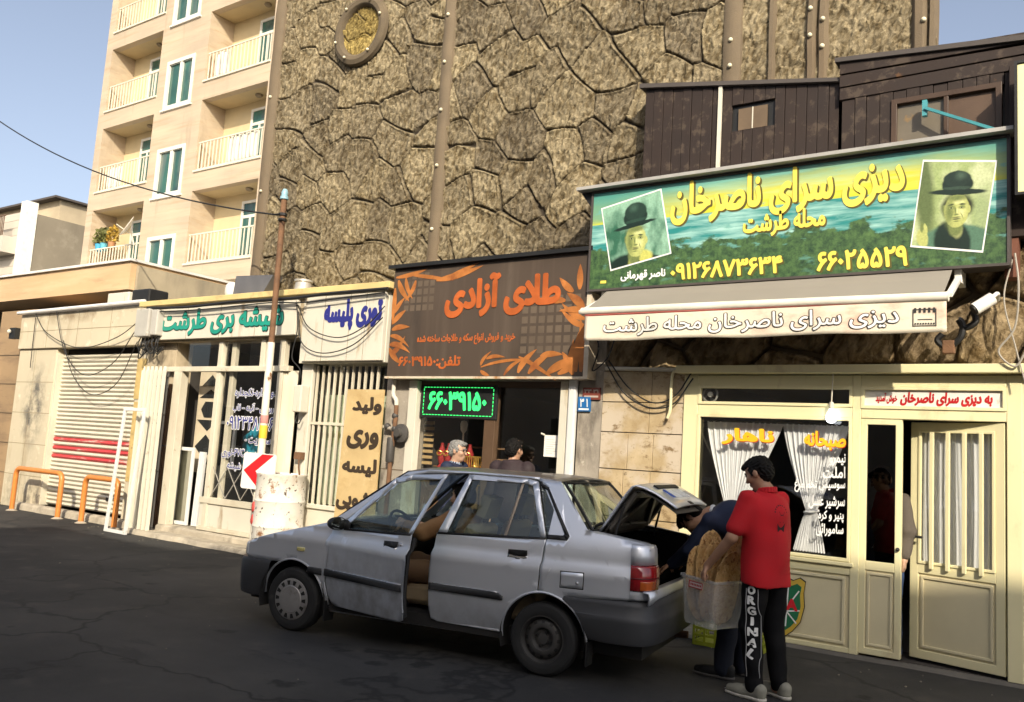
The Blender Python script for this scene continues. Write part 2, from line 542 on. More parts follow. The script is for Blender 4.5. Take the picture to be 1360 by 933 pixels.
# ---------------------------------------------------------------- rock-patterned plaster
def rock_mat(name, a, b_, groove, dab=11, bstr=.9, bdist=.05):
    """Trowelled plaster: slanted crescent dabs in bump, darker joints and stone tints from the relief attribute."""
    m, nt, b = base_mat(name)
    tc = nd(nt, 'ShaderNodeTexCoord').outputs['Object']
    at = nd(nt, 'ShaderNodeAttribute', attribute_name='relief')
    f, _ = noise_fac(nt, tc, 1.1, 6, .3, .7)
    c = mixc(nt, f, a, b_)
    cm = nd(nt, 'ShaderNodeSeparateColor'); nt.links.new(at.outputs['Color'], cm.inputs[0])
    hs = mixc(nt, cm.outputs[1], (.66, .65, .66), (1.22, 1.20, 1.10))
    c = mixc(nt, 1.0, c, hs, 'MULTIPLY')
    mp = nd(nt, 'ShaderNodeMapping', vector_type='TEXTURE'); mp.inputs['Rotation'].default_value = (0, rad(30), 0); mp.inputs['Scale'].default_value = (.58, 1, 1.25)
    ns = nd(nt, 'ShaderNodeTexNoise'); ns.inputs['Scale'].default_value = 6; ns.inputs['Detail'].default_value = 2
    nt.links.new(tc, ns.inputs['Vector'])
    wv = nd(nt, 'ShaderNodeVectorMath', operation='MULTIPLY_ADD'); wv.inputs[1].default_value = (.10, .10, .10)
    nt.links.new(ns.outputs['Color'], wv.inputs[0]); nt.links.new(tc, wv.inputs[2]); nt.links.new(wv.outputs[0], mp.inputs[0])
    vo = nd(nt, 'ShaderNodeTexVoronoi', feature='SMOOTH_F1'); vo.inputs['Scale'].default_value = dab; vo.inputs['Smoothness'].default_value = .25
    nt.links.new(mp.outputs[0], vo.inputs['Vector'])
    f1, raw = noise_fac(nt, mp.outputs[0], dab * .9, 4, .36, .60, .6)
    f2, raw2 = noise_fac(nt, tc, dab * 5, 4, .3, .7, .6)
    c = mixc(nt, f1, mixc(nt, 1.0, c, (.40, .36, .30), 'MULTIPLY'), c)
    c = mixc(nt, cm.outputs[0], c, groove)
    nt.links.new(c, b.inputs['Base Color']); b.inputs['Roughness'].default_value = .92; b.inputs['Specular IOR Level'].default_value = .15
    ad = nd(nt, 'ShaderNodeMath', operation='MULTIPLY_ADD'); ad.inputs[1].default_value = .08
    nt.links.new(raw2, ad.inputs[0]); nt.links.new(raw, ad.inputs[2])
    a2 = nd(nt, 'ShaderNodeMath', operation='MULTIPLY_ADD'); a2.inputs[1].default_value = -.55
    nt.links.new(vo.outputs['Distance'], a2.inputs[0]); nt.links.new(ad.outputs[0], a2.inputs[2])
    bp = nd(nt, 'ShaderNodeBump'); bp.inputs['Strength'].default_value = bstr; bp.inputs['Distance'].default_value = bdist
    nt.links.new(a2.outputs[0], bp.inputs['Height']); nt.links.new(bp.outputs[0], b.inputs['Normal'])
    return m


def rock_sheet(x0, x1, z0, z1, step, cell, seed, groove=.036, dome=.0, gw=.070, jit=.85, joint_to=None, dabs=(.095, .05), dab_h=.036):
    """Voronoi 'stones' with sunk joints as real relief: returns X, Z, depth, joint mask, tint."""
    r = np.random.default_rng(seed)
    X, Z = np.meshgrid(np.arange(x0, x1 + step * .5, step), np.arange(z0, z1 + step * .5, step))
    wx = X + .10 * np.sin(Z * 3.1 + 1.3 * np.sin(X * 1.7)) * cell / .5
    wz = Z * 1.06 + .07 * np.sin(X * 3.7 + 1.1 * np.sin(Z * 2.3)) * cell / .5 
    gx = np.floor(wx / cell).astype(int); gz = np.floor(wz / cell).astype(int)
    o = (gx.min() - 3, gz.min() - 3); n = (gx.max() - o[0] + 4, gz.max() - o[1] + 4)
    px = r.random(n) * jit; pz = r.random(n) * jit; tn = r.random(n)
    F1 = np.full(X.shape, 9.); F2 = F1.copy(); T = np.zeros(X.shape); C1 = np.zeros(X.shape + (2,)); C2 = C1.copy()
    for di in (-2, -1, 0, 1, 2):
        for dj in (-2, -1, 0, 1, 2):
            i = gx + di - o[0]; j = gz + dj - o[1]
            i = np.clip(i, 0, n[0] - 1); j = np.clip(j, 0, n[1] - 1)
            cx = (gx + di + px[i, j]) * cell; cz = (gz + dj + pz[i, j]) * cell
            d = np.hypot((wx - cx) * 1.12, wz - cz) / cell
            cc = np.stack([cx, cz], -1)
            a = d < F1; b = (~a) & (d < F2)
            F2 = np.where(a, F1, np.where(b, d, F2)); C2 = np.where(a[..., None], C1, np.where(b[..., None], cc, C2))
            C1 = np.where(a[..., None], cc, C1); T = np.where(a, tn[i, j], T); F1 = np.where(a, d, F1)
    e = F2 - F1
    dd = C1 - C2; nn = np.linalg.norm(dd, axis=-1) + 1e-6
    dz, dx = np.abs(dd[..., 1]) / nn, np.abs(dd[..., 0]) / nn       # near-level joints are struck deep, upright ones only faintly
    deep = np.clip(.80 + .8 * (dz - .35) + .25 * np.sin(X * 1.3 + 2 * np.sin(Z * 1.1)) * dx, .5, 1)
    gwl = gw * (.55 + .5 * deep)
    j = np.clip(e / gwl, 0, 1); j = j * j * (3 - 2 * j)
    up = np.where(dd[..., 1] > 0, 1, 0)                           # a raised lip of plaster under each struck joint
    lip = np.exp(-((e - gwl * 1.5) / (gwl * .6)) ** 2) * (1 - up) * deep
    lump = sum(a_ * np.sin(X * f + p) * np.sin(Z * f * 1.1 + q) for a_, f, p, q in ((.012, 5, 1, 2), (.006, 13, 3, .4)))
    gj = (1 - j) * deep
    if joint_to is not None: k = X < joint_to; gj = gj * k; lip = lip * k; T = np.where(k, T, .8)
    # trowel flicks: overlapping slanted crescents, each rising along its stroke and breaking off
    ca, sa = math.cos(rad(62)), math.sin(rad(62)); la, wb = dabs
    sx = X + .02 * np.sin(Z * 9 + X * 4); sz = Z + .02 * np.sin(X * 11 - Z * 5)
    A = (sx * ca + sz * sa) / la; B = (-sx * sa + sz * ca) / wb
    ia = np.floor(A).astype(int); ib_ = np.floor(B).astype(int); oa, ob = ia.min() - 2, ib_.min() - 2
    sh_ = (ia.max() - oa + 4, ib_.max() - ob + 4); ra_ = r.random(sh_); rb_ = r.random(sh_); rh = r.random(sh_)
    best = np.full(X.shape, 9.); H = np.zeros(X.shape)
    for di in (-1, 0, 1):
        for dj in (-1, 0, 1):
            i = ia + di - oa; k = ib_ + dj - ob
            da = A - (ia + di + .1 + .8 * ra_[i, k]); db = B - (ib_ + dj + .1 + .8 * rb_[i, k]); d = da * da * .8 + db * db
            m_ = d < best; best = np.where(m_, d, best)
            H = np.where(m_, (.35 + .65 * rh[i, k]) * np.clip(1 - 1.5 * db * db, 0, 1) * np.clip(.55 + .8 * da, 0, 1.2), H)
    Y = gj * groove - lip * groove * .45 - dome * np.clip(e, 0, .5) - lump - H * dab_h * (1 - np.clip(gj * 1.5, 0, 1))
    return X, Z, Y, np.clip(gj * 1.1, 0, 1) * .95, np.clip(T * .8 + H * .5 - .1, 0, 1)


def sheet_mesh(name, X, Z, Y, J, T, m, parent, y0):
    R_, C_ = X.shape; org = ORG[parent]
    V = np.stack([X - org[0], Y + y0 - org[1], Z - org[2]], -1).reshape(-1, 3)
    idx = np.arange(R_ * C_).reshape(R_, C_)
    Q = np.stack([idx[:-1, :-1], idx[:-1, 1:], idx[1:, 1:], idx[1:, :-1]], -1).reshape(-1, 4)
    me = bpy.data.meshes.new(name)
    me.vertices.add(len(V)); me.vertices.foreach_set('co', V.ravel())
    me.loops.add(Q.size); me.loops.foreach_set('vertex_index', Q.ravel())
    me.polygons.add(len(Q)); me.polygons.foreach_set('loop_start', np.arange(0, Q.size, 4)); me.polygons.foreach_set('loop_total', np.full(len(Q), 4))
    me.update(calc_edges=True)
    at = me.color_attributes.new('relief', 'FLOAT_COLOR', 'POINT')
    at.data.foreach_set('color', np.stack([J, T, T, np.ones_like(T)], -1).ravel())
    me.polygons.foreach_set('use_smooth', [True] * len(Q))
    me.materials.append(m)
    o = bpy.data.objects.new(name, me); COL.objects.link(o); o.parent = parent; ORG[o] = ORG[parent]
    return o


rockA = rock_mat('ochre rock plaster', (.205, .170, .113), (.325, .275, .185), (.035, .028, .021))
rockB = rock_mat('brown rock plaster', (.19, .145, .09), (.36, .28, .175), (.045, .034, .026), 8, 1.0, .06)
bandm = mat('brown plaster band', (.150, .115, .074), .9, var=.2, vs=2, bump=.5, bs=70, stains=[((.14, .10, .06), 3, .5, .75, (1, 1, .2))])

tower_wall = thing('stone_clad_block', 'tall windowless block with ochre crazy paving plaster and a round medallion', 'building', (-6.5, .3, 0))
X, Z, Y, J, T = rock_sheet(-11.46, -1.39, 3.6, 9.2, .0112, .55, 3, joint_to=-3.58)
sheet_mesh('wall', X, Z, Y, J, T, rockA, tower_wall, .33)
cr = MB(); pl_ = [(-11.40, .39), (-1.42, .39), (-3.6, 9.0), (-11.40, 9.0)]
cr.add([(x, y, z) for z in (3.6, 13.5) for x, y in pl_], [(0, 1, 2, 3), (4, 5, 6, 7), (0, 1, 5, 4), (1, 2, 6, 5), (2, 3, 7, 6), (3, 0, 4, 7)])
cr.build('core', bandm, tower_wall)
def band(x, w, z0=3.6, z1=9.8):
    P = [[(x - w / 2, .36, z), (x - w / 2 + .02, .29, z), (x - w * .2, .262, z), (x + w * .2, .262, z), (x + w / 2 - .02, .29, z), (x + w / 2, .36, z)] for z in np.arange(z0, z1, .1)]
    for i, row in enumerate(P):
        P[i] = [(a + .01 * noise.noise((a * 3, c * 2, 1)), b_ + .012 * noise.noise((a * 5, c * 3, 4)), c) for a, b_, c in row]
    MB().grid(P).build('band', bandm, tower_wall, smooth=True)
for x, w in ((-11.36, .26), (-7.64, .22), (-3.47, .24), (-3.02, .10), (-2.60, .13), (-2.48, .13), (-1.55, .17), (-1.43, .10)): band(x, w)
bolt_m = mat('pale bolt', (.62, .58, .42), .6)
for x, zs in ((-7.64, (4.6, 5.5, 6.3, 7.0, 7.7)), (-11.36, (5.6, 7.2)), (-3.47, (6.05, 6.35)), (-2.60, (6.2, 6.5)), (-2.47, (6.05, 6.35)), (-1.50, (6.1,))):
    for z in zs: MB().ball((x, .25, z), .026, 6).build('bolt', bolt_m, tower_wall, smooth=True)
# medallion
cx, cz = -9.38, 7.88
ringp = []
for k in range(48):
    a = 2 * math.pi * k / 48
    ringp.append([(cx + math.cos(a) * r_, .30 - h_, cz + math.sin(a) * r_) for r_, h_ in ((.56, .02), (.54, .07), (.48, .10), (.42, .09), (.385, .055), (.37, -.02))])
ringp.append(ringp[0])
med = MB().grid(ringp).build('medallion', mat('dark plaster ring', (.115, .088, .055), .9, var=.25, vs=5, bump=.5, bs=70), tower_wall, smooth=True)
Xm, Zm, Ym, Jm, Tm = rock_sheet(cx - .4, cx + .4, cz - .4, cz + .4, .0125, .36, 11, groove=.03)
yel = rock_mat('yellow rock plaster', (.30, .225, .075), (.42, .33, .13), (.07, .05, .025), 20, .9, .03)
sheet_mesh('disc', cx + (Xm - cx) * np.minimum(1, .385 / np.maximum(1e-6, np.hypot(Xm - cx, Zm - cz))), cz + (Zm - cz) * np.minimum(1, .385 / np.maximum(1e-6, np.hypot(Xm - cx, Zm - cz))), Ym, Jm, Tm, yel, med, .29)
for a in (.3, 1.1, 2.2, 3.4, 4.2, 5.3): MB().ball((cx + .47 * math.cos(a), .185, cz + .47 * math.sin(a)), .022, 6).build('bolt', bolt_m, med, smooth=True)

# ---------------------------------------------------------------- beige apartment tower with balconies
trav = mat('beige travertine', (.425, .345, .250), .55, var=.12, vs=.5, bump=.05, stains=[((.50, .405, .285), 1.1, .45, .7, (.25, 1, 3)), ((.36, .265, .165), 1.6, .52, .75, (.2, 1, 4)), ((.28, .22, .15), .9, .58, .75, (1.5, 1, .25))])
cream_in = mat('cream balcony plaster', (.52, .42, .25), .8, var=.06)
green_gl = mat('green tinted window', (.03, .10, .075), .12, var=.35, vs=.7, spec=.7, bump=0, stains=[((.10, .13, .11), .5, .48, .62, (2, 1, .4)), ((.02, .05, .05), .9, .5, .7)])
gl_dk = mat('olive dark window', (.07, .085, .05), .1, var=.3, spec=.7, bump=0)
apt = thing('apartment_tower', 'beige travertine apartment tower with recessed balconies and green windows', 'building', (-26.4, 8, 0))
TY = 8.0
wl = MB()
floors = [3.95, 7.07, 10.22, 13.35, 16.48, 19.6]
def holes(x0, x1, hs):                        # column of wall with openings
    z = 0
    for a, b in hs:
        wl.box(x0, x1, TY, TY + .25, z, a); z = b
    wl.box(x0, x1, TY, TY + .25, z, 22.6)
wl.box(-31.42, -31.0, TY, TY + .25, 0, 22.6); wl.box(-21.6, -21.25, TY, TY + .25, 0, 22.6)
holes(-31.0, -27.72, [(f, f + 2.48) for f in floors])
holes(-24.96, -21.6, [(f, f + 2.48) for f in floors])
wins = [(f + 2.55 - 3.12 + .0, ) for f in floors]
whs = [(6.40, 8.18), (9.55, 11.30), (12.72, 14.50), (15.85, 17.6), (18.9, 20.7)]
wl.box(-27.72, -27.2, TY, TY + .25, 0, 22.6); wl.box(-25.6, -24.96, TY, TY + .25, 0, 22.6)
holes(-27.2, -25.6, whs)
wl.box(-31.42, -31.40, TY + .25, 20, 0, 22.6)
wl.box(-21.28, -21.25, TY + .25, 20, 0, 22.6); wl.box(-31.42, -21.25, TY + .25, 20, 22.5, 22.6)
wl.build('wall', trav, apt)
rail_m = mat('white painted rail', (.60, .56, .45), .5, var=.06)
for x0, x1 in ((-31.0, -27.72), (-24.96, -21.6)):
    for f in floors[:-1]:
        d = .95
        b = MB(); b.m = 0
        b.box(x0 - .2, x0, TY + .25, TY + d, f - .1, f + 2.6); b.box(x1, x1 + .2, TY + .25, TY + d, f - .1, f + 2.6)
        b.m = 1
        b.box(x0 - .2, x1 + .2, TY + d, TY + d + .2, f - .1, f + 2.6)
        b.box(x0, x1, TY + .25, TY + d, f + 2.48, f + 2.6); b.box(x0, x1, TY + .25, TY + d, f - .1, f)
        bal = b.build('balcony', [trav, cream_in], apt)
        r = MB()
        r.box(x0 + .02, x1 - .02, TY + .05, TY + .09, f + .98, f + 1.02); r.box(x0 + .02, x1 - .02, TY + .05, TY + .09, f + .07, f + .10)
        k = 0
        for x in np.arange(x0 + .06, x1 - .05, .185):
            r.box(x, x + .033, TY + .057, TY + .083, f + .1, f + .98)
        r.box(x0 - .03, x1 + .03, TY - .05, TY + .12, f - .03, f + .03)
        r.build('railing', rail_m, bal)
        xr = x0 + (1.15 if x0 < -28 else 1.5); xe = xr + .98
        dr = MB().rframe(xr, xe, f, f + 2.2, .09, TY + d - .07, TY + d - .005)
        dr.box(xr + .09, xe - .09, TY + d - .06, TY + d - .01, f + 1.62, f + 1.72); dr.box(xr + .42, xr + .5, TY + d - .06, TY + d - .01, f + .09, f + 1.62)
        dr = dr.build('balcony_door', white_fr, bal)
        MB().box(xr + .09, xe - .09, TY + d - .035, TY + d - .02, f + .09, f + 2.11).build('pane', gl_dk if (f * 7) % 2 < 1 else green_gl, dr)
        MB().lathe([(0, 0), (.09, 0), (.13, .05), (.12, .07), (0, .07)], ((x0 + x1) / 2 + .5, TY + .6, f + 2.40), n=14).build('ceiling_lamp', mat('lamp bronze', (.25, .2, .13), .5), bal, smooth=True)
for a, b in whs:
    w_ = MB().rframe(-27.2, -25.6, a, b, .13, TY - .03, TY + .12)
    w_.box(-26.45, -26.31, TY - .01, TY + .12, a + .1, b - .1)
    w_.box(-27.28, -25.52, TY - .07, TY + .02, a - .06, a - .003)
    w_ = w_.build('window', white_fr, apt)
    MB().box(-27.08, -25.72, TY + .06, TY + .09, a + .1, b - .1).build('pane', green_gl, w_)

sheetm = mat('washed cotton', (.62, .60, .55), .9, var=.08)
for k, (xa, xb, fz, lab) in enumerate(((-23.4, -21.9, 10.22, 'white sheet hung along the railing of the middle right balcony'), (-24.6, -23.9, 13.35, 'folded white airer on the upper right balcony'), (-30.5, -29.6, 10.22, 'pale cloth hung on the middle left balcony railing'))):
    P_ = [[(x, 8.13 + .03 * math.sin(x * 16 + z * 2), z) for x in np.linspace(xa, xb, 24)] for z in np.linspace(fz + .12, fz + 1.0 - .05 * k, 8)]
    tag(MB().grid(P_).build('hung_cloth', sheetm, smooth=True, solid=.005), lab, 'laundry')
dish = thing('satellite_dish', 'white satellite dish on the lowest balcony left of the green windows', 'satellite dish', (-28.0, 7.8, 8.05))
MB().lathe([(0, .0), (.16, .015), (.30, .055), (.40, .10), (.40, .115), (.30, .07), (0, .018)], (-28.0, 7.75, 8.55), axis=(-.35, -.8, .45), n=28).build('reflector', white_fr, dish, smooth=True)
MB().tube([(-28.0, 7.8, 8.5), (-28.02, 8.0, 8.0)], .03, 8).build('arm', rail_m, dish)
MB().tube([(-28.0, 7.8, 8.35), (-28.15, 7.35, 8.6)], .015, 6).build('feed_arm', rail_m, dish)
leafg = mat('balcony leaves', (.10, .105, .025), .7, var=.4, vs=5)
rr_ = random.Random(4)
for k, (px_, col_) in enumerate(((-30.6, (.05, .30, .50)), (-30.25, (.10, .35, .45)), (-29.75, (.35, .17, .08)))):
    pt = thing('potted_plant', ('bushy plant in a blue pot at the left end of the lowest balcony', 'plant in a pale blue pot second along the lowest balcony', 'plant with yellow flowers in a clay pot on the lowest balcony')[k], 'plant', (px_, 8.15, 7.95))
    MB().lathe([(0, 0), (.10, 0), (.14, .26), (.15, .27), (.13, .28), (0, .25)], (px_, 8.17, 8.02), n=14).build('pot', mat('pot %d' % k, col_, .5), pt, smooth=True)
    fb = MB()
    for q in range(150):
        a_ = rr_.uniform(0, 6.28); h_ = rr_.uniform(.1, .75); R_q = .30 * rr_.random() ** .5 * (1.2 - h_ * .6); c_ = Vector((px_ + R_q * math.cos(a_), 8.17 + .6 * R_q * math.sin(a_), 8.25 + h_ * .8))
        d_ = Vector((rr_.uniform(-1, 1), rr_.uniform(-1, 1), rr_.uniform(-.2, 1))).normalized() * .09; e_ = d_.orthogonal().normalized() * .035
        fb.add([c_ - d_, c_ + e_, c_ + d_, c_ - e_], [(0, 1, 2, 3)])
    fb.build('foliage', leafg if k < 2 else mat('yellow flowers', (.35, .22, .03), .7, var=.5, vs=6), pt, norm=False)

# ---------------------------------------------------------------- grey block far left
grey = mat('weathered render', (.215, .185, .135), .9, var=.2, vs=.3, bump=.3, stains=[((.12, .10, .075), .35, .5, .75, (1, 1, .35)), ((.27, .24, .18), .6, .55, .75)])
pale_st = mat('pale cladding', (.48, .43, .36), .8, var=.1, vs=.4)
far = thing('corner_block', 'weathered grey apartment block with one balcony, beyond the low roof at far left', 'building', (-70, 20, 0))
MB().box(-84, -62.0, 20, 36, 0, 16.2).build('wall', grey, far)
f_ = MB()
for z in np.arange(8, 16.0, .55): f_.box(-84, -62.9, 19.93, 19.995, z + .012, z + .54)
f_.build('cladding', pale_st, far)
MB().box(-62.75, -61.95, 19.82, 20.6, 0, 16.95).build('corner_strip', mat('white corner', (.74, .71, .62), .7), far)
MB().box(-84, -62.4, 22.3, 38, 16.2, 17.75).build('penthouse', mat('ochre penthouse', (.42, .35, .24), .9, var=.2, vs=.5), far)
MB().box(-84.4, -62.0, 21.7, 38.5, 17.75, 17.9).build('roof', mat('roof edge', (.07, .06, .055), .8), far)
b = MB().box(-70, -62.76, 18.9, 20, 13.2, 14.35); b.build('balcony', pale_st, far)
r = MB()
for x in np.arange(-69.5, -63, .22): r.box(x, x + .05, 18.95, 19.0, 14.35, 15.8)
r.box(-69.6, -63, 18.93, 19.02, 15.75, 15.85)
r.build('railing', mat('rusty rail', (.13, .085, .055), .8), far)
v = thing('roof_vent', 'flat dark metal cowl on the roof of the grey block', 'vent', (-62.5, 27, 17.9))
MB().box(-63.6, -61.6, 25.6, 29.4, 18.75, 18.9).build('cap', mat('zinc', (.16, .16, .16), .5, .5), v)
vb = MB()
for x in (-63.4, -61.9):
    for y in (25.9, 27.4, 28.9): vb.box(x, x + .15, y, y + .15, 17.9, 18.75)
vb.box(-63.2, -62.1, 26.2, 28.8, 17.9, 18.5)
vb.build('legs', mat('zinc', (.16, .16, .16)), v)

# ---------------------------------------------------------------- low building with the travertine roof band, behind the shutter shop
low = thing('low_annex', 'low travertine building with a deep flat roof band behind the shutter shop', 'building', (-20, 1, 0))
MB().box(-40, -16.15, 1.0, 9, 4.40, 4.97).build('roof_band', mat('tan travertine', (.52, .36, .20), .6, var=.12, vs=.6, bump=.08, stains=[((.62, .45, .27), 1.2, .45, .7, (.3, 1, 3)), ((.36, .25, .14), 2, .58, .75, (.4, 1, 2))]), low)
MB().box(-40, -16.10, .94, 9, 4.97, 5.02).build('capping', mat('pale capping', (.66, .64, .60), .6), low)
MB().box(-16.14, -16.06, 1.12, 9, 3.5, 4.9).build('side_wall', mat('dusty concrete', (.36, .305, .21), .9, var=.2, vs=1, bump=.4, stains=[((.22, .19, .14), 1.5, .5, .7, (1, 1, .3))]), low)
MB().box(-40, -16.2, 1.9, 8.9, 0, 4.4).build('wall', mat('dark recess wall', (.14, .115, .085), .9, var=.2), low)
MB().box(-19.6, -18.13, .25, 1.9, 0, 3.95).build('pier', mat('brown stone pier', (.33, .225, .125), .7, var=.16, vs=1.2, bump=.15, stains=[((.22, .15, .09), 2, .5, .7, (.4, 1, 2))]), low)
for z in (.6, 1.2, 1.8, 2.4, 3.0): MB().box(-19.62, -18.12, .238, .245, z, z + .012).build('joint', mat('joint dark', (.12, .09, .06), .9), low)
# ================================================================ SHOPS
cream_w = mat('cream painted wall', (.53, .465, .335), .75, var=.08, vs=.8, bump=.12, bs=40, stains=[((.36, .29, .19), 1.7, .54, .74, (1, 1, .35)), ((.66, .60, .46), 4, .58, .7), ((.22, .17, .11), 5, .66, .74)],
              spots=[((.10, .095, .085), (-1.45, 0, 1.95), (.55, 1, .95), 2.6, .42, .60), ((.12, .10, .08), (-1.3, 0, .25), (1.4, 1, .5), 3, .45, .65), ((.25, .19, .12), (-.6, 0, 3.75), (1.8, 1, .25), 2.5, .4, .6)])
white_p = mat('chalky white paint', (.60, .565, .47), .6, var=.08, vs=1.5, bump=.08, stains=[((.42, .34, .22), 5, .60, .76, (1, 1, .3)), ((.30, .22, .13), 2.2, .62, .72, (1.5, 1, .25))])
dirty_wh = mat('dirty white metal', (.60, .55, .43), .5, var=.12, vs=2, bump=.05, stains=[((.35, .24, .13), 7, .64, .76), ((.5, .44, .33), 2, .5, .7, (1, 1, .25))])
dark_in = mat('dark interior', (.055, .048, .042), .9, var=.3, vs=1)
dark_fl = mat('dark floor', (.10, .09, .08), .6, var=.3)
black_m = mat('black metal', (.015, .015, .015), .5, var=.2)
cable_m = mat('black cable', (.02, .02, .02), .5, bump=0)
greycab = mat('grey cable', (.33, .30, .25), .6, bump=0)
yellow_trim = mat('yellowed cornice', (.62, .48, .21), .7, var=.15, vs=2, stains=[((.35, .27, .13), 3, .55, .75)])
rust = mat('rusty iron', (.16, .085, .045), .85, var=.35, vs=8, bump=.4)
pane_g = glass_mat('shop glass', (.985, .99, .985), 1.5)
roof_m = mat('roof felt', (.10, .09, .08), .9)


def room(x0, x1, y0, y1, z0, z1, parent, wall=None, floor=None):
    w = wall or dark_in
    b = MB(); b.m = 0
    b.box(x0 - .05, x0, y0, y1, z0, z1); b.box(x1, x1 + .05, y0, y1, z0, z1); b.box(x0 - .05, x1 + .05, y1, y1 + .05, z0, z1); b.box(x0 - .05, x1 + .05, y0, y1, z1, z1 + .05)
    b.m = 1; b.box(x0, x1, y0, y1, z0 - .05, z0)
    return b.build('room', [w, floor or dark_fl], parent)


# ---------------------------------------------------------------- shutter shop
sh = thing('shutter_shop', 'cream walled shop with a closed roller shutter painted with three red stripes', 'shop', (-15.8, 0, 0))
tile = MB()
tile.box(-18.08, -16.64, .0, 4, 0, 3.08); tile.box(-13.86, -13.62, .0, 4, 0, 3.08); tile.box(-18.08, -13.62, -.05, 4, 3.08, 3.78)
tile.box(-18.08, -13.62, 1.8, 4, 0, 3.08)
tile.build('wall', cream_w, sh, bevel=.012)
jb = mat('wall joint', (.27, .22, .14), .9)
jm = MB()
for z in (.62, 1.22, 1.82, 2.42): jm.box(-18.08, -16.64, -.003, .002, z, z + .010)
jm.box(-17.42, -17.412, -.003, .002, 0, 3.08); jm.box(-18.08, -13.62, -.053, -.048, 3.42, 3.43)
for x in (-17.0, -15.9, -14.8): jm.box(x, x + .009, -.053, -.048, 3.08, 3.78)
jm.build('joints', jb, sh)
shut_m = mat('shutter paint', (.56, .52, .42), .55, var=.08, vs=1.2, bump=.06, stains=[((.42, .34, .24), 3, .6, .75, (1, 1, .5)), ((.16, .12, .09), 2.2, .68, .74, (.5, 1, 6))])
shut_r = mat('shutter red paint', (.52, .05, .055), .55, var=.2, vs=2, bump=.06, stains=[((.62, .50, .42), 4, .56, .68, (.35, 1, 2))])
sl = MB()
z = .14
while z < 2.96:
    red = any(a <= z + .03 < b for a, b in ((1.00, 1.08), (1.13, 1.23), (1.30, 1.42)))
    sl.m = 1 if red else 0
    dd = .004 * noise.noise((z * 5, 0, 0))
    sl.grid([[(x, .15 + dd, z), (x, .128 + dd, z + .012), (x, .112 + dd, z + .038), (x, .130 + dd, z + .072), (x, .15 + dd, z + .078)] for x in np.linspace(-16.60, -13.88, 12)])
    z += .0785
sl.build('roller_shutter', [shut_m, shut_r], sh, smooth=True, ang=50, norm=False)
for a, b_ in ((-16.66, -16.59), (-13.90, -13.85)): MB().box(a, b_, .02, .2, .12, 2.98).build('guide_rail', dirty_wh, sh)
MB().box(-16.62, -13.86, .22, .5, 2.93, 3.08).build('shutter_shadow_gap', dark_in, sh)  # dark-coloured box stands in for the shadow between fascia and shutter
MB().box(-14.55, -14.4, .095, .12, .36, .42).build('lock', black_m, sh)
MB().tube([(-18.1, -.12, 3.80), (-13.7, -.12, 3.83)], .035, 8).build('gutter', mat('white pipe', (.76, .75, .72), .4), sh, smooth=True)
MB().box(-13.88, -13.62, -.012, -.001, 2.15, 2.85).build('tile_panel', mat('ochre tile', (.55, .40, .16), .5, var=.25, vs=4, stains=[((.25, .16, .07), 6, .58, .7)]), sh)
MB().box(-13.85, -13.64, -.010, -.001, .75, 2.1).build('tile_panel', MATS['ochre tile'], sh)
MB().box(-18.0, -13.62, -.02, 5, 3.78, 3.83).build('roof', roof_m, sh)
ac = thing('air_conditioner', 'white outdoor unit with dark fan on the shutter shop roof under the annex band', 'air conditioner', (-14.9, .35, 3.83))
MB().box(-15.45, -14.75, .2, .55, 3.83, 4.12).build('housing', white_p, ac, bevel=.02)
MB().box(-14.74, -14.2, .25, .65, 3.83, 4.16).build('fan_box', black_m, ac, bevel=.03)
sgr = thing('wall_hook', 'small dark iron bracket holding cables at the left end of the shutter shop', 'bracket', (-18.15, -.1, 3.35))
MB().box(-18.28, -18.05, -.16, -.06, 3.28, 3.50).build('plate', black_m, sgr)
MB().ball((-18.2, -.2, 3.42), .04, 6).build('insulator', white_p, sgr)

# U barriers
orange = mat('orange enamel', (.62, .22, .05), .4, var=.15, vs=6, bump=.05, stains=[((.30, .12, .04), 14, .66, .74)], spec=.5)
def barrier(x0, x1, y, label):
    t = thing('u_barrier', label, 'barrier', ((x0 + x1) / 2, y, 0), 'orange barriers before the shutter')
    r_ = .12
    p = [(x0, y, -.02), (x0, y, .78 - r_)] + [(x0 + r_ - r_ * math.cos(a), y, .78 - r_ + r_ * math.sin(a)) for a in np.linspace(.3, math.pi / 2, 5)] + [(x1 - r_ + r_ * math.sin(a), y, .78 - r_ + r_ * math.cos(a)) for a in np.linspace(0, math.pi / 2 - .3, 5)] + [(x1, y, .78 - r_), (x1, y, -.02)]
    MB().tube(p, .045, 12).build('hoop', orange, t, smooth=True)
    for x in (x0, x1): MB().lathe([(.045, .03), (.09, .008), (.11, -.005)], (x, y, 0), n=12).build('foot', concrete, t, smooth=True)
barrier(-16.85, -15.22, -.36, 'bent orange pipe barrier at the left end of the shutter, partly before the wall')
barrier(-14.45, -13.45, -.36, 'bent orange pipe barrier beside the leaning white frame')

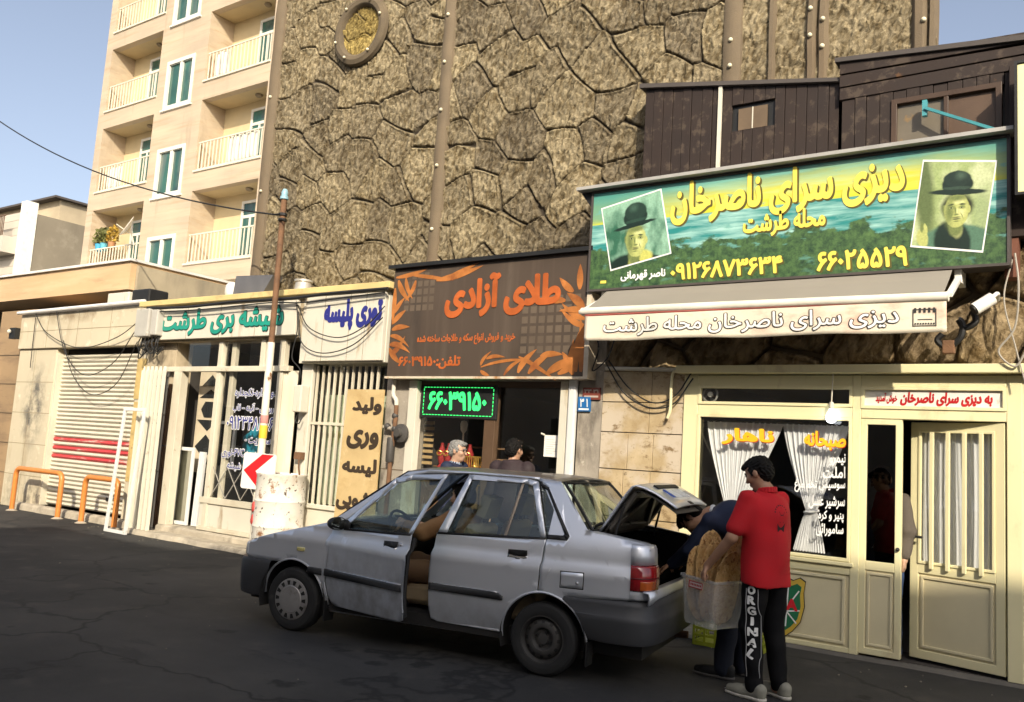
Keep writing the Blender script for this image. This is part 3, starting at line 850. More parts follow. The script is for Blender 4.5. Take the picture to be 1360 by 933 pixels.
# ---------------------------------------------------------------- glass and mirror shop
gs = thing('mirror_shop', 'narrow glazing and mirror shop with a white framed glass front under a green lettered sign', 'shop', (-11.6, 0, 0))
w = MB()
w.box(-13.60, -12.78, .0, .3, 0, 3.12)
w.box(-13.60, -9.62, -.12, .28, 3.10, 3.70)
w.build('wall', mat('grey-tan render', (.46, .38, .26), .85, var=.22, vs=1.5, bump=.4, stains=[((.22, .17, .11), 2.4, .52, .7, (1, 1, .4))]), gs)
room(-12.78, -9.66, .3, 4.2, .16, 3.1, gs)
MB().box(-12.78, -9.66, -.0, .3, 0, .16).build('sill', concrete, gs)
fr = MB()
fr.box(-12.9, -9.86, -.12, -.02, 2.61, 2.69)
fr.box(-12.62, -12.42, -.12, .02, .16, 2.61)
fr.box(-11.56, -11.46, -.09, .0, .2, 3.08); fr.box(-11.32, -11.22, -.02, .05, .2, 3.08); fr.box(-10.55, -10.45, -.09, .0, 2.69, 3.1)
fr.box(-10.12, -10.0, -.09, .0, .16, 3.08)
fr.box(-11.66, -10.0, -.10, -.0, .58, .67); fr.box(-11.66, -10.0, -.095, -.005, .17, .23)
fr.build('frame', dirty_wh, gs, bevel=.006)
MB().box(-11.66, -10.12, -.07, -.03, .23, .58).build('kick_panel', white_p, gs, bevel=.008)
gp = MB().box(-11.46, -10.12, -.035, -.028, .67, 2.61); gp.build('pane', pane_g, gs)
gp = MB().box(-12.4, -10.12, -.035, -.028, 2.69, 3.08); gp.build('pane', pane_g, gs)
lat = MB()
for k in range(-2, 5):
    x = -11.46 + k * .36
    def clip(a, b):
        (xa, za), (xb, zb) = a, b; lo, hi = -11.46, -10.12
        if xb < xa: xa, za, xb, zb = xb, zb, xa, za
        if xb <= lo or xa >= hi: return None
        if xa < lo: za += (zb - za) * (lo - xa) / (xb - xa); xa = lo
        if xb > hi: zb = za + (zb - za) * (hi - xa) / (xb - xa); xb = hi
        return (xa, za), (xb, zb)
    for a, b_ in (((x, .68), (x + .36, 1.14)), ((x + .36, .68), (x, 1.14))):
        c_ = clip(a, b_)
        if c_: lat.bar((c_[0][0], -.045, c_[0][1]), (c_[1][0], -.045, c_[1][1]), .012, .008, up=(0, 1, 0))
lat.build('lattice', mat('lead strip', (.33, .31, .27), .5), gs)
MB().box(-11.46, -10.12, .02, .03, .67, 1.16).build('back_panel', mat('black lattice panel', (.012, .012, .012), .35), gs)
# pleated white folding panel at the right end
pl = []
for k in range(13):
    x = -9.99 + k * .026
    pl.append([(x, -.04 if k % 2 else -.075, .6), (x, -.04 if k % 2 else -.075, 2.62)])
MB().grid(pl).build('folding_panel', dirty_wh, gs, solid=.006)
MB().box(-9.68, -9.4, .0, .3, 0, 3.12).build('pier', white_p, gs)
# painted lines on the glass: white body with a blue core
blue_l = mat('blue lettering', (.025, .03, .20), .5, var=.1)
white_l = mat('white lettering', (.78, .78, .76), .5, var=.05)
for t_, bx in (('دو جداره-تکجداره', (-11.12, -10.14, 2.2, 2.37)), ('رومیزی – آئینه – قاب', (-11.14, -10.18, 1.98, 2.14)), ('۰۹۱۲۳۴۸۱۶۰۶', (-11.25, -10.15, 1.72, 1.94)),
               ('سکوریت -', (-10.78, -10.18, 1.50, 1.66)), ('درب پنجره PVC-توری', (-11.3, -10.15, 1.27, 1.45)), ('شیشه', (-11.14, -10.80, 1.10, 1.24))):
    L1 = text(t_, *bx, -.037, bold=.06, depth=.002)
    L1.build('lettering', white_l, gs)
    text(t_, bx[0] + .012, bx[1] - .012, bx[2] + .012, bx[3] - .012, -.040, bold=.010, depth=.002).build('lettering', blue_l, gs)

def hang_sign(): pass
gsn = thing('shop_sign', 'white fascia board with green brush lettering above the mirror shop', 'sign', (-11.4, -.14, 3.13))
MB().box(-13.1, -9.70, -.20, -.125, 3.13, 3.64).build('board', white_p, gsn, bevel=.006)
sj = MB()
for x in (-12.3, -11.45, -10.6): sj.box(x, x + .008, -.203, -.199, 3.13, 3.64)
sj.build('joints', jb, gsn)
teal_l = mat('teal green lettering', (.015, .27, .20), .5, var=.12)
text('شیشه بری طرشت', -13.0, -9.95, 3.17, 3.62, -.202, bold=.055, depth=.004).build('lettering', mat('dark lettering edge', (.02, .05, .04), .5), gsn)
text('شیشه بری طرشت', -12.98, -9.97, 3.19, 3.60, -.207, bold=.035, depth=.005).build('lettering', teal_l, gsn)
cor = thing('cornice', 'yellowed concrete cornice carrying cables along the low shop roofs', 'cornice', (-10.7, -.1, 3.70))
MB().box(-13.62, -7.86, -.26, .28, 3.70, 3.79).build('slab', yellow_trim, cor, bevel=.01)
# contents: decorated mirror panel, framed mirror, screen frame
dm = thing('mirror_display', 'upright beige panel set with black mirror shapes inside the open shop front', 'mirror', (-12.0, .35, .16))
MB().box(-12.56, -11.94, .34, .37, 1.0, 2.66).build('board', mat('beige panel', (.55, .47, .34), .7), dm)
mirror_m = mat('dark mirror', (.025, .028, .03), .05, var=.1, metal=.0, spec=.9, bump=0)
mp = MB()
X0 = -12.25
def tri(*p): mp.prism(list(p), .330, .3395)
tri((X0 - .22, 2.42), (X0 + .24, 2.42), (X0 + .02, 2.60)); tri((X0 - .26, 2.22), (X0 + .26, 2.22), (X0 + .02, 2.36))
tri(*[(X0 + .19 * math.cos(a), 2.03 + .15 * math.sin(a)) for a in np.arange(0, 6.2, math.pi / 3)])
tri((X0 - .27, 1.86), (X0 + .27, 1.86), (X0 + .02, 1.68)); tri((X0 - .26, 1.42), (X0, 1.62), (X0 + .24, 1.42), (X0, 1.22))
tri((X0 + .05, 1.14), (X0 + .28, 1.14), (X0 + .17, 1.26))
mp.build('mirror_shapes', mirror_m, dm)
fm = thing('framed_mirror', 'white framed mirror standing on the shop step by the door', 'mirror', (-12.3, .1, .17))
MB().rframe(-12.58, -12.14, .17, 1.40, .055, .06, .10).build('frame', mat('white pvc', (.66, .66, .64), .35, var=.06, stains=[((.45, .42, .36), 5, .62, .78)]), fm, bevel=.005)
MB().box(-12.525, -12.195, .085, .095, .225, 1.345).build('glass', mat('silver mirror', (.5, .52, .5), .03, metal=1, var=.02, bump=0), fm)
fm2 = thing('window_profile', 'stack of white window frame profiles leaning beside the framed mirror', 'frame', (-12.05, .15, .17))
for k in range(3): MB().bar((-12.08 + k * .05, .14, .17), (-12.10 + k * .05, .18, 1.34), .035, .05).build('profile', MATS['white pvc'], fm2, bevel=.004)
sf = thing('insect_screen', 'tall white screen frame inside the mirror shop by the man in teal', 'frame', (-12.0, .42, .16))
MB().rframe(-12.36, -11.6, .16, 1.86, .05, .40, .44).build('frame', MATS['white pvc'], sf)
tb = thing('timber_stack', 'brown wooden strips standing between the folded grille and the white post', 'timber', (-12.75, .0, .0))
for k in range(4): MB().box(-12.88 + k * .055, -12.845 + k * .055, -.06, -.02, .1, 2.35 + .06 * (k % 2)).build('strip', mat('brown wood', (.21, .12, .06), .7, var=.3, vs=3), tb)

# ---------------------------------------------------------------- folded grille gate, white frame
gg = thing('grille_gate', 'folded white scissor gate standing open at the left of the mirror shop', 'gate', (-12.8, -.35, .03))
bars = MB(); n_ = 11
for k in range(n_):
    x = -13.12 + k * .058
    bars = MB().box(x, x + .024, -.385 + .045 * (k % 2), -.33 + .045 * (k % 2), .04, 2.60)
    bars.prism([(x, 2.60), (x + .026, 2.60), (x + .013, 2.67)], -.36 + .02 * (k % 2), -.335 + .02 * (k % 2))
    bars.build('bar', mat('white gate paint', (.72, .68, .56), .5, var=.08, stains=[((.35, .24, .13), 7, .64, .76)]), gg)
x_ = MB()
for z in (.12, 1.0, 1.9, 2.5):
    x_.box(-13.13, -12.50, -.30, -.285, z, z + .025); x_.box(-13.10, -12.52, -.275, -.27, .05, 2.58)  # second box: added dark backing sheet that shades the gaps between bars
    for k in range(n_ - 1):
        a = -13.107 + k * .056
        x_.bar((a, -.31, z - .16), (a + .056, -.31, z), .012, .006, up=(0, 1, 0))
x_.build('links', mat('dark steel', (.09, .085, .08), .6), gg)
MB().box(-13.14, -13.06, -.31, -.27, .0, 2.62).build('end_post', dirty_wh, gg)
MB().tube([(-13.0, -.3, 1.4), (-12.6, -.1, 1.4)], .01, 6).build('latch', MATS['dark steel'], gg)
wf = thing('empty_casement', 'empty white window frame leaning upright on the asphalt against the folded grille', 'frame', (-12.9, -.6, 0))
Mx = Matrix.Translation((-12.9, -.66, .005)) @ Matrix.Rotation(rad(-3), 4, 'X')
MB().rframe(-.30, .30, 0, 1.97, .05, -.02, .02).xf(Mx).build('frame', MATS['white pvc'], wf, bevel=.004)

# ---------------------------------------------------------------- mesh (pleated screen) shop
ms = thing('screen_shop', 'white fronted pleated screen shop with a barred window', 'shop', (-8.8, 0, 0))
w = MB()
w.box(-9.62, -9.40, -.06, .3, 0, 3.12)
w.box(-9.40, -7.98, .0, .3, 0, .70)
w.box(-9.62, -7.95, -.14, .3, 2.72, 3.70)
w.build('wall', white_p, ms, bevel=.008)
room(-9.4, -7.98, .3, 3.5, .1, 2.72, ms)
br = MB()
for k in range(11):
    x = -9.36 + k * .118
    b_ = MB().box(x, x + .03, -.02, .01, .72, 2.70).build('bar', dirty_wh, ms)
MB().box(-9.39, -8.0, -.035, .02, .70, .76).build('sill', white_p, ms, bevel=.006)
MB().box(-9.39, -8.0, -.028, .004, 1.86, 1.90).build('cross_bar', dirty_wh, ms)
MB().box(-9.4, -7.98, .10, .106, .74, 2.7).build('pane', pane_g, ms)
cp = []
for k in range(60):
    x = -9.38 + k * .0232
    cp.append([(x, .20 + .022 * math.sin(k * 1.15), .76), (x, .20 + .022 * math.sin(k * 1.15 + .4), 1.6), (x, .20 + .02 * math.sin(k * 1.15), 2.3)])
MB().grid(cp).build('curtain', mat('green-white curtain', (.46, .50, .36), .9, var=.2, vs=3, stains=[((.22, .29, .13), 1.1, .45, .6, (1, 1, .4))]), ms, smooth=True, ang=80)
msn = thing('shop_sign', 'white fascia board with dark blue lettering beside the brown signboard', 'sign', (-8.7, -.2, 2.74))
MB().box(-9.50, -7.96, -.21, -.145, 2.74, 3.66).build('board', white_p, msn, bevel=.006)
sj = MB()
for x in (-9.1, -8.6, -8.3): sj.box(x, x + .007, -.2125, -.209, 2.74, 3.66)
sj.build('joints', jb, msn)
text('توری پلیسه', -9.10, -7.99, 3.16, 3.60, -.212, bold=.06, depth=.006).build('lettering', blue_l, msn)
bd = thing('vertical_board', 'tall tan plywood board with four dark words over the barred window', 'sign', (-8.3, -.1, .66))
tanb = mat('stained plywood', (.56, .41, .20), .7, var=.16, vs=1.6, bump=.08, stains=[((.40, .27, .11), 2.2, .5, .7, (.6, 1, 1)), ((.66, .52, .30), 5, .6, .7)])
MB().prism([(-8.68, .62), (-7.955, .62), (-7.955, 2.36), (-8.62, 2.36)], -.105, -.075).build('board', tanb, bd)
brown_l = mat('brown lettering', (.045, .030, .018), .6)
for t_, bx in (('ولید', (-8.50, -7.96, 2.02, 2.26)), ('وری', (-8.56, -7.97, 1.56, 1.82)), ('لیسه', (-8.60, -7.965, 1.20, 1.44)), ('شویی', (-8.66, -8.02, .74, 1.0))):
    text(t_, *bx, -.107, bold=.05, depth=.004).build('lettering', brown_l, bd)
mt = thing('meter_box', 'small white meter box on the wall between the folding panel and the barred window', 'meter', (-9.5, -.15, 2.02))
MB().box(-9.58, -9.42, -.22, -.065, 2.02, 2.40).build('housing', white_p, mt, bevel=.015)
MB().tube(curve_pts([(-9.52, -.14, 2.02), (-9.55, -.16, 1.9), (-9.47, -.17, 1.86), (-9.44, -.14, 1.95)]), .008, 6).build('cable', cable_m, mt)
pk = thing('padlock_bracket', 'rusty iron bracket with chain on the white wall above the barrel', 'bracket', (-9.45, -.1, 1.4))
MB().box(-9.52, -9.40, -.16, -.065, 1.36, 1.46).build('plate', rust, pk)
MB().tube(curve_pts([(-9.42, -.15, 1.40), (-9.40, -.16, 1.25), (-9.38, -.14, 1.12)]), .012, 6).build('chain', rust, pk)

# ---------------------------------------------------------------- barrel, pole with chevron sign
bl = thing('oil_drum', 'white painted battered steel drum with rust on the pavement behind the pole', 'barrel', (-9.42, -.42, .07))
drum_m = mat('chipped white drum', (.70, .665, .59), .6, var=.12, vs=3, bump=.2, stains=[((.52, .44, .34), 2.5, .50, .68), ((.26, .13, .06), 5.5, .56, .64), ((.07, .05, .04), 15, .60, .64)])
R_ = .335
pr = [(R_ * .97, 0), (R_ * 1.02, .02), (R_, .05)]
for h_ in (.38, .72): pr += [(R_, h_ - .03), (R_ * 1.035, h_), (R_, h_ + .03)]
pr += [(R_, 1.05), (R_ * 1.03, 1.065), (R_ * 1.03, 1.085), (R_ * .97, 1.09), (R_ * .95, 1.05), (0, 1.05)]
MB().lathe(pr, (-9.42, -.42, .07), n=40).build('drum', drum_m, bl, smooth=True)
red_p = mat('red splash', (.45, .06, .05), .6, var=.3)
cv = MB()
for k in range(7):
    a = rad(-108 + 5 * RNG.random() * 4 - 25); zz = .35 + .3 * RNG.random()
    cv.ball((-9.42 + (R_ - .004) * math.cos(a), -.42 + (R_ - .004) * math.sin(a), .07 + zz), .02 + .02 * RNG.random(), 5, (1, 1, 1.6))
cv.build('paint_splash', red_p, bl, smooth=True)

pole = thing('utility_pole', 'slim rusty steel pole, white painted below, standing at the kerb before the mirror shop', 'pole', (-9.72, -.58, 0))
MB().tube([(-9.72, -.58, 2.95), (-9.74, -.58, 5.03)], .042, 12).build('upper_tube', rust, pole, smooth=True)
MB().tube([(-9.70, -.58, -.02), (-9.72, -.58, 2.96)], .052, 12).build('lower_tube', mat('chipped white paint', (.72, .67, .55), .6, var=.1, vs=4, stains=[((.22, .11, .05), 7, .60, .68, (1, 1, .5))]), pole, smooth=True)
MB().lathe([(.054, 0), (.056, .01), (.056, .17), (.054, .18)], (-9.708, -.58, 1.62), n=14).build('yellow_band', mat('yellow tape', (.75, .50, .05), .5), pole, smooth=True)
MB().lathe([(.054, 0), (.056, .01), (.056, .10), (.054, .11)], (-9.709, -.58, 1.83), n=14).build('pink_band', mat('faded red tape', (.55, .25, .22), .5), pole, smooth=True)
MB().lathe([(0, .16), (.03, .15), (.05, .10), (.045, .05), (.06, .04), (.06, 0)], (-9.74, -.58, 5.03), n=12).build('insulator', mat('blue glass cap', (.25, .42, .48), .2), pole, smooth=True)
c_ = MB()
for dz in (4.70, 4.78): c_.lathe([(.045, 0), (.062, .01), (.062, .04), (.045, .05)], (-9.735, -.58, dz), n=12)
c_.tube([(-9.735, -.64, 4.72), (-9.62, -.66, 4.70)], .012, 6); c_.tube([(-9.735, -.64, 4.80), (-9.86, -.66, 4.80)], .012, 6)
c_.build('clamp', black_m, pole)
asn = thing('chevron_sign', 'square white road sign with a red chevron pointing left, bolted to the pole', 'sign', (-9.63, -.66, .95))
Ms = Matrix.Translation((-9.62, -.665, 1.17)) @ Matrix.Rotation(rad(22), 4, 'Z') @ Matrix.Rotation(rad(1.5), 4, 'Y')
pl = MB(); q = .245
pl.prism([(q * a + .03 * math.cos(t) * s_ * 0 + (q - .035) * 0 + (a * (q - .035)) * 0 + .0, 0) for a, s_, t in ()] or
         [(cx_ + .035 * math.cos(t), cz_ + .035 * math.sin(t)) for cx_, cz_, t0 in ((q - .035, q - .035, 0), (-q + .035, q - .035, 90), (-q + .035, -q + .035, 180), (q - .035, -q + .035, 270)) for t in np.radians(np.linspace(t0, t0 + 90, 5))], -.004, .004)
pl.xf(Ms).build('plate', mat('sign white', (.70, .68, .62), .45, var=.08, vs=4, stains=[((.45, .42, .36), 6, .6, .75)]), asn)
ch = MB().prism([(-.225, .0), (.03, .235), (.205, .235), (-.045, .0), (.20, -.235), (.03, -.235)], -.0065, -.0042)
ch.xf(Ms).build('chevron', mat('sign red', (.62, .015, .02), .4, var=.08), asn)

# electrical box
eb = thing('junction_box', 'grey electrical cabinet with hanging cables at the corner of the mirror shop', 'box', (-13.2, -.2, 3.15))
MB().box(-13.52, -13.14, -.36, -.0, 3.17, 3.64).build('cabinet', mat('grey enamel', (.44, .42, .37), .45, var=.1, stains=[((.25, .2, .14), 4, .6, .7)]), eb, bevel=.02)
MB().box(-13.12, -12.94, -.33, -.125, 3.19, 3.62).build('cabinet', MATS['grey enamel'], eb, bevel=.02)
cb = MB(); r = random.Random(3)
for k in range(11):
    x = -13.5 + k * .05
    cb.tube(curve_pts([(x, -.22, 3.2), (x + r.uniform(-.05, .05), -.26, 3.05), (x + r.uniform(-.12, .12), -.2, 2.88 + r.uniform(-.06, .1)), (x + r.uniform(-.15, .2), -.16, 3.02)], 5), .010, 6)
cb.build('cable_tails', cable_m, eb, smooth=True)
# ================================================================ GOLD SHOP
stone_g = mat('grey stained stone', (.34, .30, .245), .85, var=.2, vs=2, bump=.45, bs=35, stains=[((.10, .085, .07), 3.2, .50, .68, (1, 1, .4)), ((.50, .45, .37), 8, .6, .72)])
go = thing('gold_shop', 'dark fronted gold shop with white posts and a lit number board behind its glass', 'shop', (-6.3, 0, 0))
w = MB()
w.box(-7.98, -7.55, -.02, .3, 0, 2.55)
w.box(-5.02, -4.70, -.02, .3, 0, 2.62)
w.box(-7.98, -4.70, .0, .3, 2.49, 3.75)
w.build('wall', stone_g, go, bevel=.01)
jm = MB()
for z in (.7, 1.32, 1.86): jm.box(-7.98, -7.55, -.023, -.018, z, z + .012)
jm.build('joints', mat('joint dark', (.12, .09, .06)), go)
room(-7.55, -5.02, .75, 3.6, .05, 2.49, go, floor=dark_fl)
sd = MB(); sd.box(-7.57, -7.55, .3, .75, 0, 2.5); sd.box(-5.02, -5.0, .3, .75, 0, 2.5); sd.box(-7.55, -5.02, .0, .75, 0, .05)
sd.build('reveal', dark_in, go)
for a, b_ in ((-7.55, -7.41), (-5.24, -5.14)): MB().box(a, b_, -.06, .06, .05, 2.49).build('post', white_p, go, bevel=.006)
MB().box(-5.12, -5.02, -.09, -.02, .0, 2.52).build('post', mat('white pvc', (.8, .8, .78)), go, bevel=.02)
MB().box(-7.41, -5.24, .02, .07, 2.42, 2.49).build('head_rail', mat('brown aluminium', (.10, .06, .035), .45), go)
MB().box(-6.36, -6.20, .02, .12, .05, 2.42).build('brown_post', MATS['brown aluminium'], go, bevel=.006)
MB().box(-7.41, -6.36, .05, .06, .55, 2.42).build('pane', pane_g, go)
MB().box(-6.20, -5.24, .09, .10, .05, 2.42).build('pane', pane_g, go)
MB().box(-7.41, -6.36, .0, .4, .05, .55).build('plinth', stone_g, go)
# window display
wood = mat('brown wood', (.21, .12, .06))
dsp = thing('display_shelf', 'stepped wooden jewellery shelf inside the gold shop window', 'shelf', (-6.9, .5, .55))
b = MB()
for k in range(4): b.box(-7.53, -6.38, .45 + .07 * k, .6 + .07 * k, 1.25 + .14 * k, 1.27 + .14 * k)
b.box(-7.53, -6.38, .30, .7, .55, 1.25)
b.build('shelves', wood, dsp)
lv = MB()
for k in range(8): lv.box(-7.6, -7.40, .30, .33, 1.42 + k * .075, 1.46 + k * .075)
lv.build('slats', mat('tan slats', (.40, .28, .13), .6), dsp)
goldm = mat('yellow gold', (.72, .45, .10), .3, metal=.7, var=.2)
redv = mat('red velvet', (.30, .02, .02), .75, var=.25)
r = random.Random(5)
for k in range(8):
    x = -7.30 + k * .115; red = k < 5
    t = thing('display_bust', 'red velvet necklace bust in the gold shop window' if red else 'gold coloured necklace bust in the gold shop window', 'display bust', (x, .42, 1.25 + .0), 'busts in the gold shop window')
    prof = [(.05, 0), (.055, .02), (.03, .05), (.05, .12), (.058, .2), (.03, .27), (.02, .31), (.025, .33), (0, .335)]
    MB().lathe(prof, (x, .40, 1.22 + (.16 if red else .0)), n=12).build('bust', redv if red else goldm, t, smooth=True)
    MB().tube([(x + .045 * math.cos(a), .355 - .02 * math.sin(a) ** 2, 1.22 + (.16 if red else 0) + .2 + .03 * math.sin(a)) for a in np.linspace(0, 6.28, 12)], .008, 5).build('necklace', goldm, t)
for k in range(5):
    x = -7.22 + k * .1
    tag(MB().lathe([(.04, 0), (.035, .03), (.02, .1), (.035, .16), (.02, .22), (0, .23)], (x, .34, 1.14), n=10).build('display_stand', goldm, smooth=True), 'small gilt jewellery stand before the red busts', 'stand', 'gilt stands in the gold shop window')
tag(MB().lathe([(.035, 0), (.04, .01), (.012, .04), (.012, .3), (.04, .34), (.05, .42), (.035, .46), (0, .47)], (-6.98, .42, 1.55), n=14).build('white_vase_stand', mat('ivory', (.75, .70, .58), .4), smooth=True), 'tall ivory jewellery stand above the red busts', 'stand')
cage = thing('brass_rack', 'low brass wire rack at the right of the gold shop window display', 'rack', (-6.6, .3, 1.2))
b = MB()
for k in range(12): b.box(-6.84 + k * .036, -6.83 + k * .036, .30, .31, 1.2, 1.56)
b.box(-6.85, -6.42, .298, .312, 1.55, 1.565); b.box(-6.85, -6.42, .298, .312, 1.2, 1.215)
b.build('rack', goldm, cage)
led = thing('led_board', 'black LED board with a glowing green telephone number in the gold shop window', 'sign', (-6.8, .03, 2.03))
MB().box(-7.40, -6.18, .005, .045, 2.02, 2.44).build('housing', black_m, led, bevel=.006)
ledm = mat('green led', (.02, .5, .1), .5, bump=0, emit=((.05, 1.0, .20), .75))
text('۶۶۰۳۹۱۵۰', -7.26, -6.33, 2.12, 2.36, .003, bold=.035, depth=.003).build('digits', ledm, led)
db = MB()
for k in range(22):
    x = -7.34 + k * .0505
    if k % 2 == 0 or True: db.box(x, x + .034, .001, .0045, 2.405, 2.414); db.box(x, x + .034, .001, .0045, 2.055, 2.064)
for k in range(7):
    z = 2.075 + k * .048; db.box(-7.345, -7.336, .001, .0045, z, z + .032); db.box(-6.236, -6.227, .001, .0045, z, z + .032)
db.build('dashes', ledm, led)
nt_ = thing('paper_notice', 'white printed paper notice taped inside the gold shop door', 'notice', (-5.39, .08, 1.62))
MB().box(-5.51, -5.27, .082, .087, 1.62, 1.87).build('paper', mat('white paper', (.78, .76, .70), .8, var=.03), nt_)
pl = MB()
for k in range(7): pl.box(-5.48, -5.48 + .09 + .09 * ((k * 37) % 10) / 10, .0805, .0815, 1.66 + k * .026, 1.664 + k * .026)
pl.build('print', mat('grey ink', (.35, .33, .33)), nt_)
MB().tube([(-5.55, .07, 1.885), (-5.50, .07, 1.87)], .012, 6).build('tape', white_p, nt_)

# sign
gsg = thing('shop_sign', 'brown sign with orange lettering and leaf scrolls over the gold shop', 'sign', (-6.33, -.15, 2.52))
GY = -.20
brown_f = mat('brown flex print', (.070, .050, .036), .6, var=.10, vs=1.2, bump=.05, bs=8, stains=[((.10, .075, .055), 1.4, .50, .75, (3, 1, .15)), ((.045, .034, .026), 2.5, .55, .75, (1, 1, .3))])
MB().box(-7.83, -4.86, GY, -.04, 2.53, 3.95).build('panel', brown_f, gsg)
e = MB(); e.box(-7.86, -4.83, -.21, -.03, 2.50, 2.528); e.box(-4.858, -4.80, -.225, -.03, 2.50, 3.97)
e.build('edge_strip', mat('rusted white strip', (.58, .50, .38), .6, stains=[((.35, .17, .06), 5, .5, .7)]), gsg)
MB().box(-7.90, -4.80, -.26, -.0, 3.952, 4.0).build('top_cover', black_m, gsg)
orange_p = mat('orange print', (.40, .145, .035), .55, var=.35, vs=5, stains=[((.22, .065, .018), 4, .5, .7)])
orange_l = mat('orange lettering', (.42, .10, .022), .5, var=.3, vs=4)
text('طلای آزادی', -6.93, -5.22, 3.26, 3.80, GY - .001, bold=.05, depth=.009).build('lettering', orange_l, gsg)
text('خرید و فروش انواع سکه و طلاجات ساخته شده', -7.35, -5.82, 2.92, 3.06, GY - .001, bold=.03, depth=.003).build('lettering', orange_l, gsg)
text('تلفن:۶۶۰۳۹۱۵۰', -7.64, -6.62, 2.62, 2.79, GY - .001, bold=.032, depth=.003).build('lettering', orange_l, gsg)
sq = MB()
def squares(x0, z0, nx, nz, s, gap, skip=()):
    for i in range(nx):
        for j in range(nz):
            if (i, j) not in skip:
                x = x0 + i * (s + gap); z = z0 + j * (s + gap); sq.box(x, x + s, GY - .0015, GY + .001, z, z + s)
squares(-7.62, 3.38, 5, 5, .075, .03, ((0, 4), (4, 4)))
squares(-5.74, 2.80, 8, 6, .082, .036, ((0, 5), (1, 5), (7, 0), (7, 5)))
sq.build('print_squares', mat('tan print', (.115, .086, .060), .6), gsg)
lf = [0]
orn = MB()
def leaf(x, z, L, ang, wd, bend=.3, nseg=10):
    """curved tapering leaf in the sign plane"""
    a = rad(ang); up = []; dn = []
    for i in range(nseg + 1):
        t = i / nseg; u = t * L; v = bend * L * t * t; h_ = wd * max(0, math.sin(math.pi * min(1, t * .94 + .06))) ** .8 * (1 - .35 * t)
        up.append((u, v + h_)); dn.append((u, v - h_))
    p = up + dn[::-1]; lf[0] += 1; q = GY - .0022 - .0007 * (lf[0] % 7)
    vs = [(x + u * math.cos(a) - v * math.sin(a), q, z + u * math.sin(a) + v * math.cos(a)) for u, v in p]
    n = len(up); fs = [(i, i + 1, 2 * n - 2 - i, 2 * n - 1 - i) for i in range(n - 1)]
    orn.add(vs, fs)
for args in ((-7.80, 3.84, .55, 2, .035, .12), (-7.55, 3.86, .75, -8, .03, -.02), (-7.1, 3.76, .75, 4, .05, .12), (-6.9, 3.80, .5, 14, .03, .05), (-7.75, 3.80, .35, -70, .05, .3), (-7.62, 3.82, .3, -85, .04, .4), (-7.45, 3.78, .3, -100, .04, -.4),
             (-7.80, 3.70, .5, -88, .045, -.05), (-7.79, 3.35, .28, 62, .04, -.2), (-7.80, 3.22, .28, 50, .045, -.2), (-7.80, 3.14, .30, 22, .045, -.3), (-7.82, 3.06, .34, 2, .04, -.5), (-7.82, 2.94, .34, 12, .05, -.55), (-7.80, 2.82, .3, 18, .05, .5), (-7.82, 2.90, .3, -60, .05, .3),
             (-4.97, 3.52, .30, 92, .05, 0), (-5.05, 3.50, .26, 150, .05, -.2), (-5.15, 3.40, .24, 170, .045, .2), (-4.90, 3.30, .3, 130, .06, .2), (-4.88, 3.26, .34, 160, .045, .3), (-4.88, 3.18, .36, 168, .045, -.35), (-4.87, 3.10, .38, 172, .045, -.45), (-4.90, 2.58, .62, 84, .06, .18), (-4.96, 2.58, .45, 100, .05, -.2), (-5.1, 2.6, .35, 60, .05, .3),
             (-5.35, 2.56, .45, 35, .06, -.2), (-5.6, 2.56, .4, 55, .05, -.3), (-5.75, 2.57, .35, 70, .05, -.4), (-5.2, 2.56, .4, 20, .05, .3), (-5.0, 2.55, .3, 110, .06, .2), (-6.30, 2.64, .75, 18, .022, -.22), (-5.75, 2.76, .6, -22, .03, -.1), (-6.30, 2.66, .2, 80, .03, -.6), (-6.22, 2.74, .26, 25, .03, -.4), (-6.30, 2.60, .15, -40, .03, .3), (-5.95, 2.54, .35, 60, .03, -.5), (-5.45, 2.76, .3, 20, .045, -.3)):
    leaf(*args)
orn.build('print_leaves', orange_p, gsg, norm=False)

# number plates, gas pipe
np_ = thing('house_number', 'small blue enamel house number plate 31 beside the gold shop', 'plate', (-4.93, -.05, 2.15))
MB().box(-5.005, -4.845, -.05, -.025, 2.15, 2.315).build('plate', mat('blue enamel', (.02, .14, .38), .35), np_, bevel=.004)
text('۱ ۳', -4.975, -4.875, 2.20, 2.295, -.051, bold=.02, depth=.002).build('digits', white_l, np_)
MB().box(-4.99, -4.86, -.0525, -.0495, 2.165, 2.185).build('line', white_l, np_)
rp = thing('metal_plaque', 'small dark red metal plaque above the blue number plate', 'plaque', (-4.85, -.05, 2.28))
MB().box(-4.95, -4.73, -.045, -.023, 2.285, 2.42).build('plate', mat('dark red plate', (.20, .05, .035), .5, var=.2), rp)
text('۳۱ ۳۳', -4.93, -4.75, 2.36, 2.40, -.046, bold=.03, depth=.002).build('print', mat('pale print', (.5, .42, .36)), rp)
MB().box(-4.93, -4.75, -.048, -.0445, 2.31, 2.33).build('print_line', MATS['pale print'], rp)
gp = thing('gas_riser', 'rusty gas pipe with a regulator on the stone pier left of the gold shop', 'pipe', (-7.72, -.12, .9))
MB().tube(curve_pts([(-7.80, -.08, 2.6), (-7.80, -.08, 2.36), (-7.78, -.09, 2.28), (-7.72, -.1, 2.22), (-7.71, -.1, 2.1)], 6), .028, 10).build('upper_pipe', white_p, gp, smooth=True)
MB().tube([(-7.71, -.1, 2.16), (-7.71, -.1, 1.9), (-7.74, -.1, 1.5), (-7.76, -.1, .3)], .03, 10).build('riser', rust, gp, smooth=True)
MB().tube([(-7.88, -.1, 1.86), (-7.55, -.1, 1.84)], .026, 10).build('cross_pipe', stone_g, gp, smooth=True)
